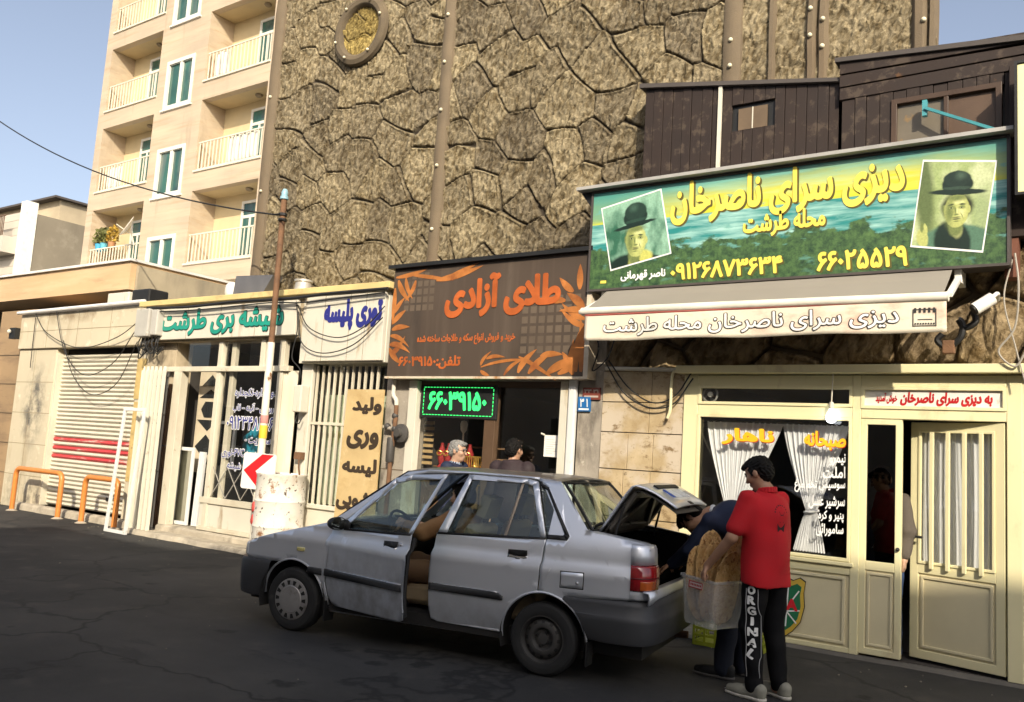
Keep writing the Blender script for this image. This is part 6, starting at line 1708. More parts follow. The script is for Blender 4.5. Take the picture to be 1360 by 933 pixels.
# rear corners, lamps, boot
rb = [(-1.83, .757), (-1.89, .737), (-1.94, .69), (-1.962, .62), (-1.97, .56)]
red_l_m = mat('red lamp lens', (.30, .008, .012), .12, var=.25, vs=7, bump=0, spec=.7, coat=.6, tr=.15)
amb_l = mat('orange lamp lens', (.42, .09, .015), .12, var=.2, bump=0, spec=.7, coat=.6)
for s_ in (1, -1):
    def half(levels, name, m, parent=car, th=.012, path=rb):
        rows = []
        for z, off in levels:
            pts = [Vector((x, s_ * y, 0)) for x, y in path]; out = []
            for i, p in enumerate(pts):
                t = pts[min(i + 1, len(pts) - 1)] - pts[max(i - 1, 0)]; n = Vector((-t.y, t.x, 0)).normalized()
                if n.dot(p) < 0: n = -n
                q = p + n * off; out.append((q.x, q.y, z))
            rows.append(out)
        return MB().grid(rows).build(name, m, parent, smooth=True, ang=50, solid=th)
    half([(.885, .004), (.95, .002), (1.0, -.004), (1.022, -.016), (1.03, -.03)], 'rear_corner', paint)
    half([(.634, .006), (.65, .014), (.694, .014), (.698, .008)], 'lamp_plinth', paint)
    tl = half([(.70, .008), (.708, .018), (.79, .022), (.868, .018), (.882, .006)], 'tail_lamp', red_l_m)
    half([(.708, .0205), (.715, .0215), (.765, .0235), (.772, .0225)], 'indicator_lens', amb_l, tl, .004, path=rb[1:4])
    half([(.786, .0225), (.796, .0225)], 'lens_rib', mat('dark red rib', (.10, .004, .006), .3), tl, .004)
    half([(.640, -.02), (1.0, -.03)], 'inner_corner', cabin, car, .01)
    MB().grid([[(x, s_ * (.585 + (Wd(x, z) - .012 - .585) * u), z + .004 - .012 * (u ** 4)) for u in np.linspace(0, 1, 6)] for x, z in ((-1.45, 1.094), (-1.527, 1.080), (-1.72, 1.058), (-1.88, 1.036), (-1.925, 1.027), (-1.95, 1.0))]).build('deck_side', paint, car, smooth=True, solid=.01)
    MB().tube([(-1.52, s_ * .575, 1.072), (-1.9, s_ * .575, 1.03), (-1.945, s_ * .565, .98), (-1.955, s_ * .55, .72)], .012, 6).build('boot_seal', rubber, car, smooth=True)
MB().grid([[(x, u * .76, z) for u in np.linspace(-1, 1, 5)] for x, z in ((-1.975, .61), (-1.985, .66), (-1.975, .70), (-1.93, .705))]).build('rear_panel', paint, car, smooth=True, solid=.01)
bt = MB()
bt.grid([[(-1.25, y, .55), (-1.95, y, .55)] for y in (-.58, .58)]); bt.grid([[(-1.25, -.58, z), (-1.95, -.58, z)] for z in (.55, 1.03)]); bt.grid([[(-1.25, .58, z), (-1.95, .58, z)] for z in (.55, 1.03)])
bt.grid([[(-1.25, y, .55), (-1.25, y, 1.05)] for y in (-.58, .58)]); bt.grid([[(-1.95, y, .55), (-1.95, y, .70)] for y in (-.58, .58)])
bt.build('boot_well', mat('boot lining', (.018, .017, .016), .9, var=.3), car, solid=.01)
MB().grid([[(x, y, 1.062) for y in (-.58, .58)] for x in (-1.0, -1.48)]).build('parcel_shelf', cabin, car, solid=.02)
# boot lid: top skin, tail face with plate recess, ribbed inner frame; turned up about its hinges
LA = rad(62); HX, HZ = -1.505, 1.075
Ml = Matrix.Translation((HX, 0, HZ)) @ Matrix.Rotation(LA, 4, 'Y') @ Matrix.Translation((-HX, 0, -HZ))
prof = [(-1.52, 1.078), (-1.62, 1.070), (-1.75, 1.058), (-1.88, 1.043), (-1.945, 1.030), (-1.972, 1.005), (-1.985, .95), (-1.990, .86), (-1.988, .74), (-1.982, .67)]
lid = MB().grid([[(x - .012 * (1 - u * u), u * (.572 if z > .98 else .565 - (.06 if z < .9 else .02)), z + .008 * (1 - u * u)) for u in np.linspace(-1, 1, 15)] for x, z in prof]).xf(Ml)
lid = lid.build('boot_lid', paint, car, smooth=True, ang=40, solid=.012, label='raised boot lid with its ribbed underside showing')
inn = MB()
inn.grid([[(x + .03, u * .54, z - .03) for u in np.linspace(-1, 1, 5)] for x, z in prof])
inn.xf(Ml).build('inner_skin', mat('dark lid lining', (.05, .046, .042), .6, metal=.2, var=.3), lid, solid=.006)
rb_ = MB()
for a, b_ in (((-1.56, -.50), (-1.92, -.50)), ((-1.56, .50), (-1.92, .50)), ((-1.58, -.45), (-1.90, -.05)), ((-1.58, .45), (-1.90, .05)), ((-1.58, -.1), (-1.58, .1)), ((-1.9, -.5), (-1.9, .5)), ((-1.57, -.5), (-1.57, .5))):
    z = lambda x: 1.078 - .105 * (-1.52 - x) - .048
    rb_.bar((a[0], a[1], z(a[0])), (b_[0], b_[1], z(b_[0])), .06, .035)
rb_.xf(Ml).build('lid_ribs', mat('lid rib metal', (.115, .105, .09), .45, metal=.4, var=.2), lid, bevel=.01)
MB().box(-2.004, -1.992, -.26, .26, .775, .885).xf(Ml).build('number_plate', mat('plate white', (.62, .66, .70), .3), lid, bevel=.004)
MB().box(-2.007, -1.9925, .215, .26, .777, .883).xf(Ml).build('plate_band', mat('plate blue', (.04, .10, .40), .4), lid)
MB().box(-2.008, -1.985, -.32, .32, .905, .95).xf(Ml).build('lid_garnish', rubber, lid, bevel=.006)
MB().box(-2.0, -1.96, -.05, .05, .68, .72).xf(Ml).build('latch', rubber, lid, bevel=.006)
for s_ in (1, -1):
    MB().tube([(-1.42, s_ * .52, .98), (-1.44, s_ * .52, 1.10), (-1.505, s_ * .52, 1.14)] + [tuple(Ml @ Vector((-1.60, s_ * .52, 1.03)))], .014, 6).build('lid_hinge', rubber, car, smooth=True)
    MB().tube([(-1.62, s_ * .56, 1.0), tuple(Ml @ Vector((-1.80, s_ * .54, 1.02)))], .010, 6).build('gas_strut', rubber, car)
# underside, cabin
ub = MB(); ub.box(-1.9, 1.75, -.62, .62, .20, .30); ub.box(-.82, .80, -.74, .74, .22, .31)
ub.build('underbody', cabin, car)
MB().tube([(-1.2, -.3, .22), (-2.0, -.38, .24)], .03, 8).build('exhaust', rust, car, smooth=True)
MB().box(.80, .86, -.70, .70, .30, .93).build('bulkhead', cabin, car); MB().box(-1.26, -1.2, -.62, .62, .3, 1.05).build('rear_bulkhead', cabin, car)
ds = MB(); ds.grid([[(.84, y, .93), (.62, y, .955), (.50, y, .93), (.46, y, .86), (.50, y, .72), (.56, y, .58)] for y in np.linspace(-.69, .69, 6)])
ds.build('dashboard', cabin, car, smooth=True, solid=.01)
MB().box(.40, .62, .20, .52, .93, .985).build('binnacle', cabin, car, bevel=.03)
sw = MB(); Mw = Matrix.Translation((.36, .36, .905)) @ Matrix.Rotation(rad(-62), 4, 'Y')
sw.tube([(.185 * math.cos(a), .185 * math.sin(a), 0) for a in np.linspace(0, 2 * math.pi, 28, endpoint=False)], .013, 8, closed=True)
sw.bar((-.17, 0, 0), (.0, 0, -.02), .03, .015); sw.bar((0, -.17, 0), (0, .17, 0), .03, .015); sw.lathe([(0, .02), (.06, .015), (.065, -.03), (.02, -.05), (.02, -.25)], (0, 0, 0), n=14)
sw.xf(Mw).build('steering_wheel', rubber, car, smooth=True)
def seat(cy, name='front_seat'):
    b = MB()
    b.box(-.30, .20, cy - .24, cy + .24, .34, .52)
    Mb = Matrix.Translation((-.26, cy, .50)) @ Matrix.Rotation(rad(-17), 4, 'Y')
    c_ = MB().box(-.06, .06, -.235, .235, 0, .56); c_.xf(Mb); b.join(c_)
    s0 = b.build(name, seat_m, car, bevel=.05, smooth=True)
    h = MB().box(-.045, .045, -.12, .12, .62, .80); h.box(-.008, .008, -.06, -.05, .55, .63); h.box(-.008, .008, .05, .06, .55, .63); h.xf(Mb)
    h.build('headrest', seat_m, s0, bevel=.03, smooth=True)
seat(.36); seat(-.36)
b = MB(); b.box(-1.05, -.62, -.62, .62, .34, .54); c_ = MB().box(-.06, .06, -.62, .62, 0, .56).xf(Matrix.Translation((-1.03, 0, .50)) @ Matrix.Rotation(rad(-20), 4, 'Y')); b.join(c_)
b.build('rear_seat', seat_m, car, bevel=.05, smooth=True)
for s_ in (1, -1):
    panel('centre_pillar', [(-.20, .30), (-.165, .60), (-.20, .955), (-.36, 1.44), (-.44, 1.44), (-.29, .955), (-.26, .30)], cabin, car, s_, off=-.03, th=.05)
MB().box(.26, .29, -.10, .10, 1.30, 1.37).build('cabin_mirror', rubber, car, bevel=.01)
# wheels
def full_wheel(x, s_, cap):
    c = Vector((x, s_ * .70, .268)); axv = (0, s_, 0)
    wl_ = MB().lathe([(.170, -.07), (.172, .06), (.178, .074), (.168, .076), (.160, .055), (.150, .03)], c, axis=axv, n=48)
    wl_.lathe([(.150, .03), (.140, .045), (.105, .062), (.085, .058), (.070, .030), (.045, .028), (.040, .045), (.0, .047)], c, axis=axv, n=48)
    wl_ = wl_.build('wheel', steel_d, car, smooth=True, ang=40)
    MB().lathe([(.165, -.075), (.20, -.082), (.245, -.078), (.262, -.062), (.270, -.03), (.2715, 0), (.270, .03), (.262, .062), (.245, .079), (.215, .085), (.195, .083), (.178, .078), (.168, .065)], c, axis=axv, n=56).build('tyre', tyre_m, wl_, smooth=True, ang=30)
    ux = Vector((1, 0, 0)); uz = Vector((0, 0, 1)); ay = Vector(axv)
    if cap:
        MB().lathe([(.175, .070), (.172, .082), (.155, .088), (.115, .090), (.110, .094), (.05, .098), (.0, .099)], c, axis=axv, n=48).build('hubcap', hubm, wl_, smooth=True, ang=30)
        for k in range(14):
            sl_ = MB()
            a = 2 * math.pi * k / 14; d = ux * math.cos(a) + uz * math.sin(a); t = ux * -math.sin(a) + uz * math.cos(a)
            p = [c + d * r_ + t * w_ + ay * (.0905 + (.0015 if r_ < .14 else .0)) for r_, w_ in ((.122, -.010), (.158, -.017), (.158, .017), (.122, .010))]
            sl_.add(p, [(0, 1, 2, 3)])
            sl_.build('cap_slot', rubber, wl_, solid=.004)
    else:
        for k in range(12):
            sl_ = MB()
            a = 2 * math.pi * k / 12; d = ux * math.cos(a) + uz * math.sin(a); t = ux * -math.sin(a) + uz * math.cos(a)
            p = [c + d * r_ + t * w_ + ay * h_ for r_, w_, h_ in ((.118, -.012, .0605), (.138, -.014, .0495), (.138, .014, .0495), (.118, .012, .0605))]
            sl_.add(p, [(0, 1, 2, 3)]); sl_.build('wheel_slot', rubber, wl_)
        for k in range(4):
            sl_ = MB(); a = 2 * math.pi * k / 4 + .4; p = c + ux * (.055 * math.cos(a)) + uz * (.055 * math.sin(a))
            sl_.lathe([(.012, .03), (.012, .045), (0, .047)], p, axis=axv, n=8); sl_.build('wheel_nut', rubber, wl_)
full_wheel(FX, 1, True); full_wheel(RX, 1, False); full_wheel(FX, -1, True); full_wheel(RX, -1, False)
for x, s_ in ((FX - .36, 1), (RX - .36, 1)):
    MB().box(x - .006, x + .006, s_ * .66, s_ * .79, .13, .30).build('mud_flap', rubber, car)
# ================================================================ PEOPLE
class SDF:
    """Smooth union of tapered limbs and ellipsoids, meshed as one surface (surface nets)."""
    def __init__(s): s.p = []
    def cap(s, a, b, ra, rb=None, k=.03): s.p.append(('c', np.array(a, float), np.array(b, float), ra, ra if rb is None else rb, k)); return s
    def ell(s, c, r, k=.03, M=None, op='u'): s.p.append(('e', np.array(c, float), np.array(r, float), M, op, k)); return s
    def chain(s, pts, rs, k=.03):
        for i in range(len(pts) - 1): s.cap(pts[i], pts[i + 1], rs[i], rs[i + 1], k)
        return s
    def cut(s, p, n): s.p.append(('h', np.array(p, float), np.array(n, float) / np.linalg.norm(n), 0, 0, 0)); return s

    def mesh(s, res=.01, wrinkle=None):
        lo = np.full(3, 9e9); hi = -lo
        for q in s.p:
            if q[0] == 'c':
                r = max(q[3], q[4]); lo = np.minimum(lo, np.minimum(q[1], q[2]) - r); hi = np.maximum(hi, np.maximum(q[1], q[2]) + r)
            elif q[0] == 'e' and q[4] == 'u': r = q[2].max(); lo = np.minimum(lo, q[1] - r); hi = np.maximum(hi, q[1] + r)
        lo -= 4 * res; hi += 4 * res
        n = np.ceil((hi - lo) / res).astype(int) + 1
        F = np.full(n, .5, np.float32)
        ax = [lo[i] + res * np.arange(n[i]) for i in range(3)]
        for q in s.p:
            if q[0] == 'h':
                d = (ax[0][:, None, None] - q[1][0]) * q[2][0] + (ax[1][None, :, None] - q[1][1]) * q[2][1] + (ax[2][None, None, :] - q[1][2]) * q[2][2]
                F = np.maximum(F, d.astype(np.float32)); continue
            if q[0] == 'c': r = max(q[3], q[4]); a = np.minimum(q[1], q[2]) - r; b = np.maximum(q[1], q[2]) + r
            else: r = q[2].max(); a = q[1] - r; b = q[1] + r
            m = max(q[5] * 1.5, .02) + 3 * res
            i0 = np.clip(np.floor((a - m - lo) / res).astype(int), 0, n); i1 = np.clip(np.ceil((b + m - lo) / res).astype(int) + 1, 0, n)
            sl = tuple(slice(i0[i], i1[i]) for i in range(3))
            P = np.stack(np.meshgrid(*(ax[i][sl[i]] for i in range(3)), indexing='ij'), -1)
            if q[0] == 'c':
                ab = q[2] - q[1]; t = np.clip(((P - q[1]) @ ab) / max(1e-9, ab @ ab), 0, 1)
                d = np.linalg.norm(P - q[1] - t[..., None] * ab, axis=-1) - (q[3] + (q[4] - q[3]) * t)
            else:
                v = P - q[1]
                if q[3] is not None: v = v @ np.array(q[3])
                k0 = np.linalg.norm(v / q[2], axis=-1); k1 = np.linalg.norm(v / q[2] ** 2, axis=-1)
                d = k0 * (k0 - 1) / np.maximum(k1, 1e-6)
            G = F[sl]; k = q[5]
            if q[0] == 'e' and q[4] == 's':
                h = np.clip(.5 - .5 * (G + d) / k, 0, 1); F[sl] = G + (-d - G) * h + k * h * (1 - h)
            else:
                h = np.clip(.5 + .5 * (G - d) / k, 0, 1); F[sl] = G + (d - G) * h - k * h * (1 - h)
        if wrinkle is not None:
            P = np.stack(np.meshgrid(*ax, indexing='ij'), -1); F = F + wrinkle(P).astype(np.float32)
        return s.nets(F, lo, res)

    @staticmethod
    def nets(F, lo, res):
        S_ = F < 0
        c = np.zeros(np.array(F.shape) - 1, int)
        for dx in (0, 1):
            for dy in (0, 1):
                for dz in (0, 1): c += S_[dx:F.shape[0] - 1 + dx, dy:F.shape[1] - 1 + dy, dz:F.shape[2] - 1 + dz]
        act = np.argwhere((c > 0) & (c < 8))
        idx = -np.ones(c.shape, int); idx[tuple(act.T)] = np.arange(len(act))
        acc = np.zeros((len(act), 3)); cnt = np.zeros(len(act))
        cor = [(x, y, z) for x in (0, 1) for y in (0, 1) for z in (0, 1)]
        for i, a in enumerate(cor):
            for b in cor[i + 1:]:
                if sum(abs(p - q) for p, q in zip(a, b)) != 1: continue
                fa = F[tuple((act + a).T)]; fb = F[tuple((act + b).T)]
                m = (fa < 0) != (fb < 0); t = np.where(m, fa / np.where(m, fa - fb, 1), 0)
                acc += np.where(m[:, None], np.array(a) + t[:, None] * (np.array(b) - np.array(a)), 0); cnt += m
        V = lo + res * (act + acc / np.maximum(cnt, 1)[:, None])
        Q = []
        for ax_ in range(3):
            o = [0, 0, 0]; o[ax_] = 1
            A = S_[:F.shape[0] - o[0], :F.shape[1] - o[1], :F.shape[2] - o[2]]; B = S_[o[0]:, o[1]:, o[2]:]
            u, v = [(1, 2), (2, 0), (0, 1)][ax_]
            e = np.argwhere(A != B); e = e[(e[:, u] > 0) & (e[:, v] > 0)]
            e = e[(e[:, u] < c.shape[u]) & (e[:, v] < c.shape[v]) & (e[:, ax_] < c.shape[ax_])]
            du = np.zeros(3, int); du[u] = 1; dv = np.zeros(3, int); dv[v] = 1
            q = np.stack([idx[tuple((e - du - dv).T)], idx[tuple((e - dv).T)], idx[tuple(e.T)], idx[tuple((e - du).T)]], 1)
            fl = ~A[tuple(e.T)]; q[fl] = q[fl][:, ::-1]
            Q.append(q)
        Q = np.concatenate(Q); Q = Q[(Q >= 0).all(1)]
        return V, Q


def np_obj(name, V, Q, m, parent, M_=None):
    if M_ is not None:
        R_ = np.array(M_.to_3x3()); V = V @ R_.T + np.array(M_.translation)
    V = V - np.array(ORG[parent])
    me = bpy.data.meshes.new(name)
    me.from_pydata(V.tolist(), [], Q.tolist()); me.polygons.foreach_set('use_smooth', [True] * len(me.polygons)); me.materials.append(m); me.update()
    o = bpy.data.objects.new(name, me); COL.objects.link(o); o.parent = parent; ORG[o] = ORG[parent]
    return o


def skin(name, col):
    return mat(name, col, .5, var=.12, vs=9, bump=.08, bs=150, spec=.4)
skinA = skin('tan skin', (.36, .20, .125)); skinB = skin('light skin', (.44, .27, .185))
hair_k = mat('black hair', (.007, .006, .0055), .65, var=.4, vs=30, bump=.6, bs=90, spec=.15)
hair_g = mat('grey hair', (.20, .195, .185), .6, var=.4, vs=30, bump=.6, bs=90)
eye_m = mat('dark eye', (.02, .016, .014), .2, bump=0)


def v3(*a): return np.array(a, float)


def hand(s, wrist, d, palm_n, thumb_side, curl=.35, scale=1., spread=.12):
    """Palm, four unequal fingers bent at two joints and a thumb leaving the side near the wrist."""
    d = d / np.linalg.norm(d); n = palm_n - d * (palm_n @ d); n = n / np.linalg.norm(n); t = np.cross(d, n) * thumb_side
    L = scale
    s.cap(wrist, wrist + d * .02 * L, .027 * L, .028 * L, .012)
    for o in (-.027, -.009, .009, .027): s.cap(wrist + d * .022 * L + t * o * .8 * L, wrist + d * .082 * L + t * o * L, .0155 * L, .0125 * L, .010)
    for o, ln in ((.029, .072), (.010, .080), (-.010, .074), (-.028, .058)):
        p = wrist + d * .084 * L + t * o * L; a = curl * .7; dd = d + t * o * spread * 3
        for i, q in enumerate((.44, .32, .26)):
            v = dd * math.cos(a) + n * math.sin(a); e = p + v * ln * q * L
            s.cap(p, e, (.0098 - .0012 * i) * L, (.009 - .0014 * i) * L, .003); p = e; a += curl * 1.25
    p = wrist + d * .020 * L + t * .026 * L
    for i, (q, r) in enumerate(((.042, .014), (.032, .0115), (.026, .0095))):
        v = d * (.62 + .12 * i) + t * (.72 - .28 * i) + n * (.22 + .25 * i * curl); v = v / np.linalg.norm(v)
        e = p + v * q * L; s.cap(p, e, r * L, (r - .0015) * L, .006); p = e


def head(s, c, f, u, sc=1., jaw=1.):
    """Head as part of the body surface. c = skull centre, f = facing, u = up."""
    f = f / np.linalg.norm(f); l = np.cross(u, f); l = l / np.linalg.norm(l); u = np.cross(f, l)
    M_ = np.stack([f, l, u], 1)
    at = lambda a, b, d: c + (f * a + l * b + u * d) * sc
    s.ell(at(-.008, 0, .03), v3(.098, .076, .092) * sc, .02, M_)
    s.ell(at(.022, 0, -.042), v3(.066, .058, .082) * sc, .03, M_)
    s.ell(at(.052, 0, -.092), v3(.028, .030, .022) * sc * jaw, .03, M_)
    s.cap(at(.088, 0, .012), at(.108, 0, -.026), .009 * sc, .013 * sc, .012)
    for b in (-1, 1):
        s.ell(at(.086, .031 * b, .010), v3(.016, .018, .012) * sc, .012, M_, 's')
        s.ell(at(.064, .042 * b, -.022), v3(.026, .022, .022) * sc, .03, M_)
        s.ell(at(-.006, .078 * b, -.008), v3(.020, .010, .032) * sc, .006, M_)
    s.ell(at(.086, 0, -.058), v3(.016, .026, .007) * sc, .008, M_); s.ell(at(.084, 0, -.070), v3(.015, .022, .007) * sc, .008, M_)
    s.ell(at(.098, 0, -.064), v3(.012, .022, .003) * sc, .003, M_, 's')
    return at, M_


def body(J, sc=1., hands=(), head_k=None, res=.009, bulk=1.):
    """One continuous figure from joint positions; hands = ((side, dir, palm normal, curl, thumb sign), ...)."""
    s = SDF()
    s.cap(J['pelvis'], J['waist'], .12 * bulk, .115 * bulk, .06)
    s.cap(J['waist'], J['chest'], .118 * bulk, .135 * bulk, .06)
    for q in 'LR':
        s.cap(J['chest'], J['shoulder' + q], .10 * bulk, .052, .06)
        s.cap(J['pelvis'], J['hip' + q], .105 * bulk, .09 * bulk, .05)
        s.chain([J['shoulder' + q], J['elbow' + q], J['wrist' + q]], [.051, .041, .028], .018)
        s.chain([J['hip' + q], J['knee' + q], J['ankle' + q]], [.078, .050, .040], .02)
        m = (J['knee' + q] + J['ankle' + q]) * .5; s.ell(J['knee' + q] * .68 + J['ankle' + q] * .32 - .012 * J['fwd'], v3(.046, .044, .09), .03)
        s.cap(J['ankle' + q] - v3(0, 0, .03), J['toe' + q], .04, .032, .03)
        for dz in (.1,): pass
    s.cap(J['chest'], J['neck'], .075, .058, .05); s.cap(J['neck'], J['head'] - v3(0, 0, .03), .055, .052, .02)
    at, M_ = head(s, J['head'], J['look'], J['lookup'], sc)
    for q, d, n, cu, th in hands: hand(s, J['wrist' + q], d, n, th, cu)
    return s, at, M_


def person(label, loc, rot, J, skin_m, hands=(), sc=1., res=.009, group=None, bulk=1.):
    t = thing('person', label, 'person', loc, group)
    M_ = Matrix.Translation(loc) @ Matrix.Rotation(rot, 4, 'Z')
    s, at, Mh = body(J, sc, hands, res=res, bulk=bulk)
    V, Q = s.mesh(res)
    np_obj('body', V, Q, skin_m, t, M_)
    eyes = MB()
    for b in (-1, 1): eyes.ball(tuple(at(.082, .031 * b, .010)), .0115, 6)
    e = MB(); e.v, e.f, e.mi = eyes.v, eyes.f, eyes.mi; e.xf(M_); e.build('eyes', eye_m, t, smooth=True)
    return t, M_, at, Mh


def cloth(name, s, m, t, M_, res=.011, wr=.004, freq=(26, 26, 17), seed=0):
    ph = np.random.default_rng(seed).uniform(0, 6, 6)
    def wrinkle(P):
        a = P[..., 0] * freq[0]; b = P[..., 1] * freq[1]; c = P[..., 2] * freq[2]
        return wr * (np.sin(a + .8 * np.sin(c * 1.3 + ph[0]) + ph[1]) * np.sin(c + .9 * np.sin(b + ph[2]) + ph[3]) + .6 * np.sin(c * 2.1 + b * .9 + 1.5 * np.sin(a * .7 + ph[4])))
    V, Q = s.mesh(res, wrinkle if wr else None)
    return np_obj(name, V, Q, m, t, M_)


def hair(name, at, Mh, m, t, M_, long=.0, bald=False, sc=1., brow=True, res=.0055):
    s = SDF()
    s.ell(at(-.020, 0, .040), v3(.098, .083, .086) * sc, .01, Mh)
    s.ell(at(-.055, 0, -.005), v3(.062, .076, .072 + long) * sc, .02, Mh)
    if not bald:
        s.ell(at(.052, 0, .082), v3(.050, .062, .030) * sc, .02, Mh)
    for b in (-1, 1): s.ell(at(.012, .072 * b, .014), v3(.018, .010, .030) * sc, .015, Mh)
    s.ell(at(.090, 0, -.02), v3(.070, .075, .070) * sc, .010, Mh, 's')
    if bald: s.ell(at(-.015, 0, .13), v3(.075, .058, .055) * sc, .02, Mh, 's')
    if brow:
        for b in (-1, 1): s.cap(at(.093, .014 * b, .030), at(.083, .048 * b, .032), .0045, .004, .002)
    rr = np.random.default_rng(3).uniform(0, 6, 4)
    V, Q = s.mesh(res, lambda P: .0055 * np.sin(P[..., 0] * 130 + 4 * np.sin(P[..., 2] * 45 + rr[0])) * np.sin(P[..., 1] * 120 + 3 * np.sin(P[..., 2] * 55 + rr[1])) + .004 * np.sin(P[..., 0] * 48 + rr[2]) * np.sin(P[..., 1] * 44 + P[..., 2] * 30 + rr[3]))
    return np_obj(name, V, Q, m, t, M_)


def shoe(s_toe, s_heel, m, t, M_, sole=None):
    s = SDF(); d = (s_toe - s_heel); d[2] = 0; L = np.linalg.norm(d); d = d / L
    s.cap(s_heel + v3(0, 0, .045), s_heel + v3(0, 0, .075), .042, .046, .02); s.cap(s_heel + d * .02 + v3(0, 0, .05), s_heel + d * L * .75 + v3(0, 0, .042), .042, .042, .02)
    s.cap(s_heel + d * L * .55 + v3(0, 0, .042), s_toe + v3(0, 0, .038), .044, .034, .02)
    s.cut(v3(0, 0, .012), v3(0, 0, -1)); V, Q = s.mesh(.008)
    o = np_obj('shoe', V, Q, m, t, M_)
    s = SDF(); s.cap(s_heel + v3(0, 0, .02), s_toe + v3(0, 0, .02), .046, .040, .01); s.cap(s_heel + d * L * .6 + v3(0, 0, .02), s_heel + d * L * .7 + v3(0, 0, .02), .047, .047, .01)
    s.cut(v3(0, 0, .001), v3(0, 0, -1)); s.cut(v3(0, 0, .026), v3(0, 0, 1)); V, Q = s.mesh(.008)
    np_obj('sole', V, Q, sole or m, o, M_)
    return o


def stand(H=1.74, fwd_lean=0.):
    k = H / 1.74
    J = dict(pelvis=v3(0, 0, .96), waist=v3(.0, 0, 1.10), chest=v3(.0, 0, 1.30), neck=v3(-.01, 0, 1.47), head=v3(.015, 0, 1.615), look=v3(1, 0, 0), lookup=v3(0, 0, 1), fwd=v3(1, 0, 0))
    for q, s_ in (('L', 1), ('R', -1)):
        J['shoulder' + q] = v3(-.01, .185 * s_, 1.42); J['elbow' + q] = v3(-.02, .225 * s_, 1.14); J['wrist' + q] = v3(.03, .235 * s_, .90)
        J['hip' + q] = v3(0, .095 * s_, .92); J['knee' + q] = v3(.015, .10 * s_, .50); J['ankle' + q] = v3(-.02, .105 * s_, .085); J['toe' + q] = v3(.15, .115 * s_, .035)
    return J


def trousers(J, inf=.018, cuff=.075, waist_z=None, k=.03, cut=True):
    s = SDF()
    s.cap(J['pelvis'], J['waist'] * .3 + J['pelvis'] * .7, .125 + inf * .5, .122 + inf * .4, .05)
    for q in 'LR':
        s.cap(J['pelvis'], J['hip' + q], .112, .10 + inf * .5, .05)
        s.chain([J['hip' + q], J['knee' + q], J['ankle' + q]], [.088 + inf, .064 + inf, cuff], .02)
    return s


def top(J, inf=.02, sleeve=1., hem=None, k=.04, cuff=.04, bulk=1.):
    s = SDF()
    s.cap(J['pelvis'] * .7 + J['waist'] * .3, J['waist'], .125 * bulk + inf, .12 * bulk + inf, .06); s.cap(J['waist'], J['chest'], .12 * bulk + inf, .138 * bulk + inf * .6, .06)
    for q in 'LR':
        s.cap(J['chest'], J['shoulder' + q], .105 + inf * .6, .056 + inf * .6, .06)
        e = J['elbow' + q]; w = J['wrist' + q]
        if sleeve <= 1: s.cap(J['shoulder' + q], J['shoulder' + q] + (e - J['shoulder' + q]) * sleeve, .058 + inf * .5, .050 + inf, .02)
        else: s.chain([J['shoulder' + q], e, e + (w - e) * (sleeve - 1)], [.058 + inf * .5, .050 + inf * .7, cuff], .02)
    s.cap(J['chest'], J['neck'], .082 + inf * .3, .062, .05)
    return s


# ---------------------------------------------------------------- man in the red shirt (faces left, head bowed, carries the bread box)
ra = rad(160)                                   # heading measured from +X
J = stand()
J.update(head=v3(.075, .02, 1.60), neck=v3(.01, .0, 1.47), look=v3(.86, .22, -.46), lookup=v3(.46, .1, .87),
         shoulderL=v3(.03, .185, 1.415), elbowL=v3(.085, .285, 1.125), wristL=v3(.285, .30, .905), shoulderR=v3(.03, -.18, 1.415), elbowR=v3(.12, -.26, 1.13), wristR=v3(.33, -.18, .90),
         kneeL=v3(.03, .11, .50), ankleL=v3(-.02, .115, .085), toeL=v3(.145, .15, .035), kneeR=v3(.0, -.105, .50), ankleR=v3(-.06, -.11, .085), toeR=v3(.11, -.135, .035))
RED = (-2.14, -2.06, 0)
red_t, red_M, at, Mh = person('young man in a red polo and black track trousers holding a box of flatbread', RED, ra, J, skinA,
                              hands=(('L', v3(.55, .06, -.80), v3(-.55, -.5, -.5), .95, 1), ('R', v3(.55, .1, -.80), v3(-.55, .5, -.5), .95, -1)), res=.0062)
hair('hair', at, Mh, hair_k, red_t, red_M, long=.012)
redm = mat('red polo cotton', (.46, .008, .014), .85, var=.12, vs=4, bump=.25, bs=180)
s = top(J, .016, .74); s.cap(J['pelvis'] - v3(0, 0, .22), J['waist'], .136, .136, .05); s.cap(J['hipL'] - v3(0, 0, .12), J['shoulderL'] - v3(.02, .07, .1), .118, .098, .05); s.cap(J['hipR'] - v3(0, 0, .12), J['shoulderR'] - v3(.02, -.07, .1), .118, .098, .05); s.cut(v3(0, 0, .80), v3(.10, 0, -1)); s.cut(J['neck'] + v3(0, 0, .012), v3(.25, 0, 1))
dl_ = J['elbowL'] - J['shoulderL']; 
shirt = cloth('shirt', s, redm, red_t, red_M, .0075, .0052, (17, 19, 8), 2)
s = SDF(); nk = J['neck']
for a in np.linspace(-2.6, 2.6, 18):
    p = nk + v3(-.005 - .066 * math.cos(a), .064 * math.sin(a), -.008 + .012 * math.cos(a)); s.cap(p, p + v3(.004, 0, .030), .010, .008, .012)
cloth('collar', s, redm, red_t, red_M, .005, 0)
s = trousers(J, .016, .058); s.cut(v3(0, 0, .85), v3(0, 0, 1)); s.cap(J['ankleL'] + v3(0, 0, .03), J['ankleL'] + v3(0, 0, .0), .060, .052, .01); s.cap(J['ankleR'] + v3(0, 0, .03), J['ankleR'] + v3(0, 0, .0), .060, .052, .01)
blk_c = mat('black track fabric', (.006, .006, .007), .75, var=.25, vs=4, bump=.2, bs=90, spec=.15)
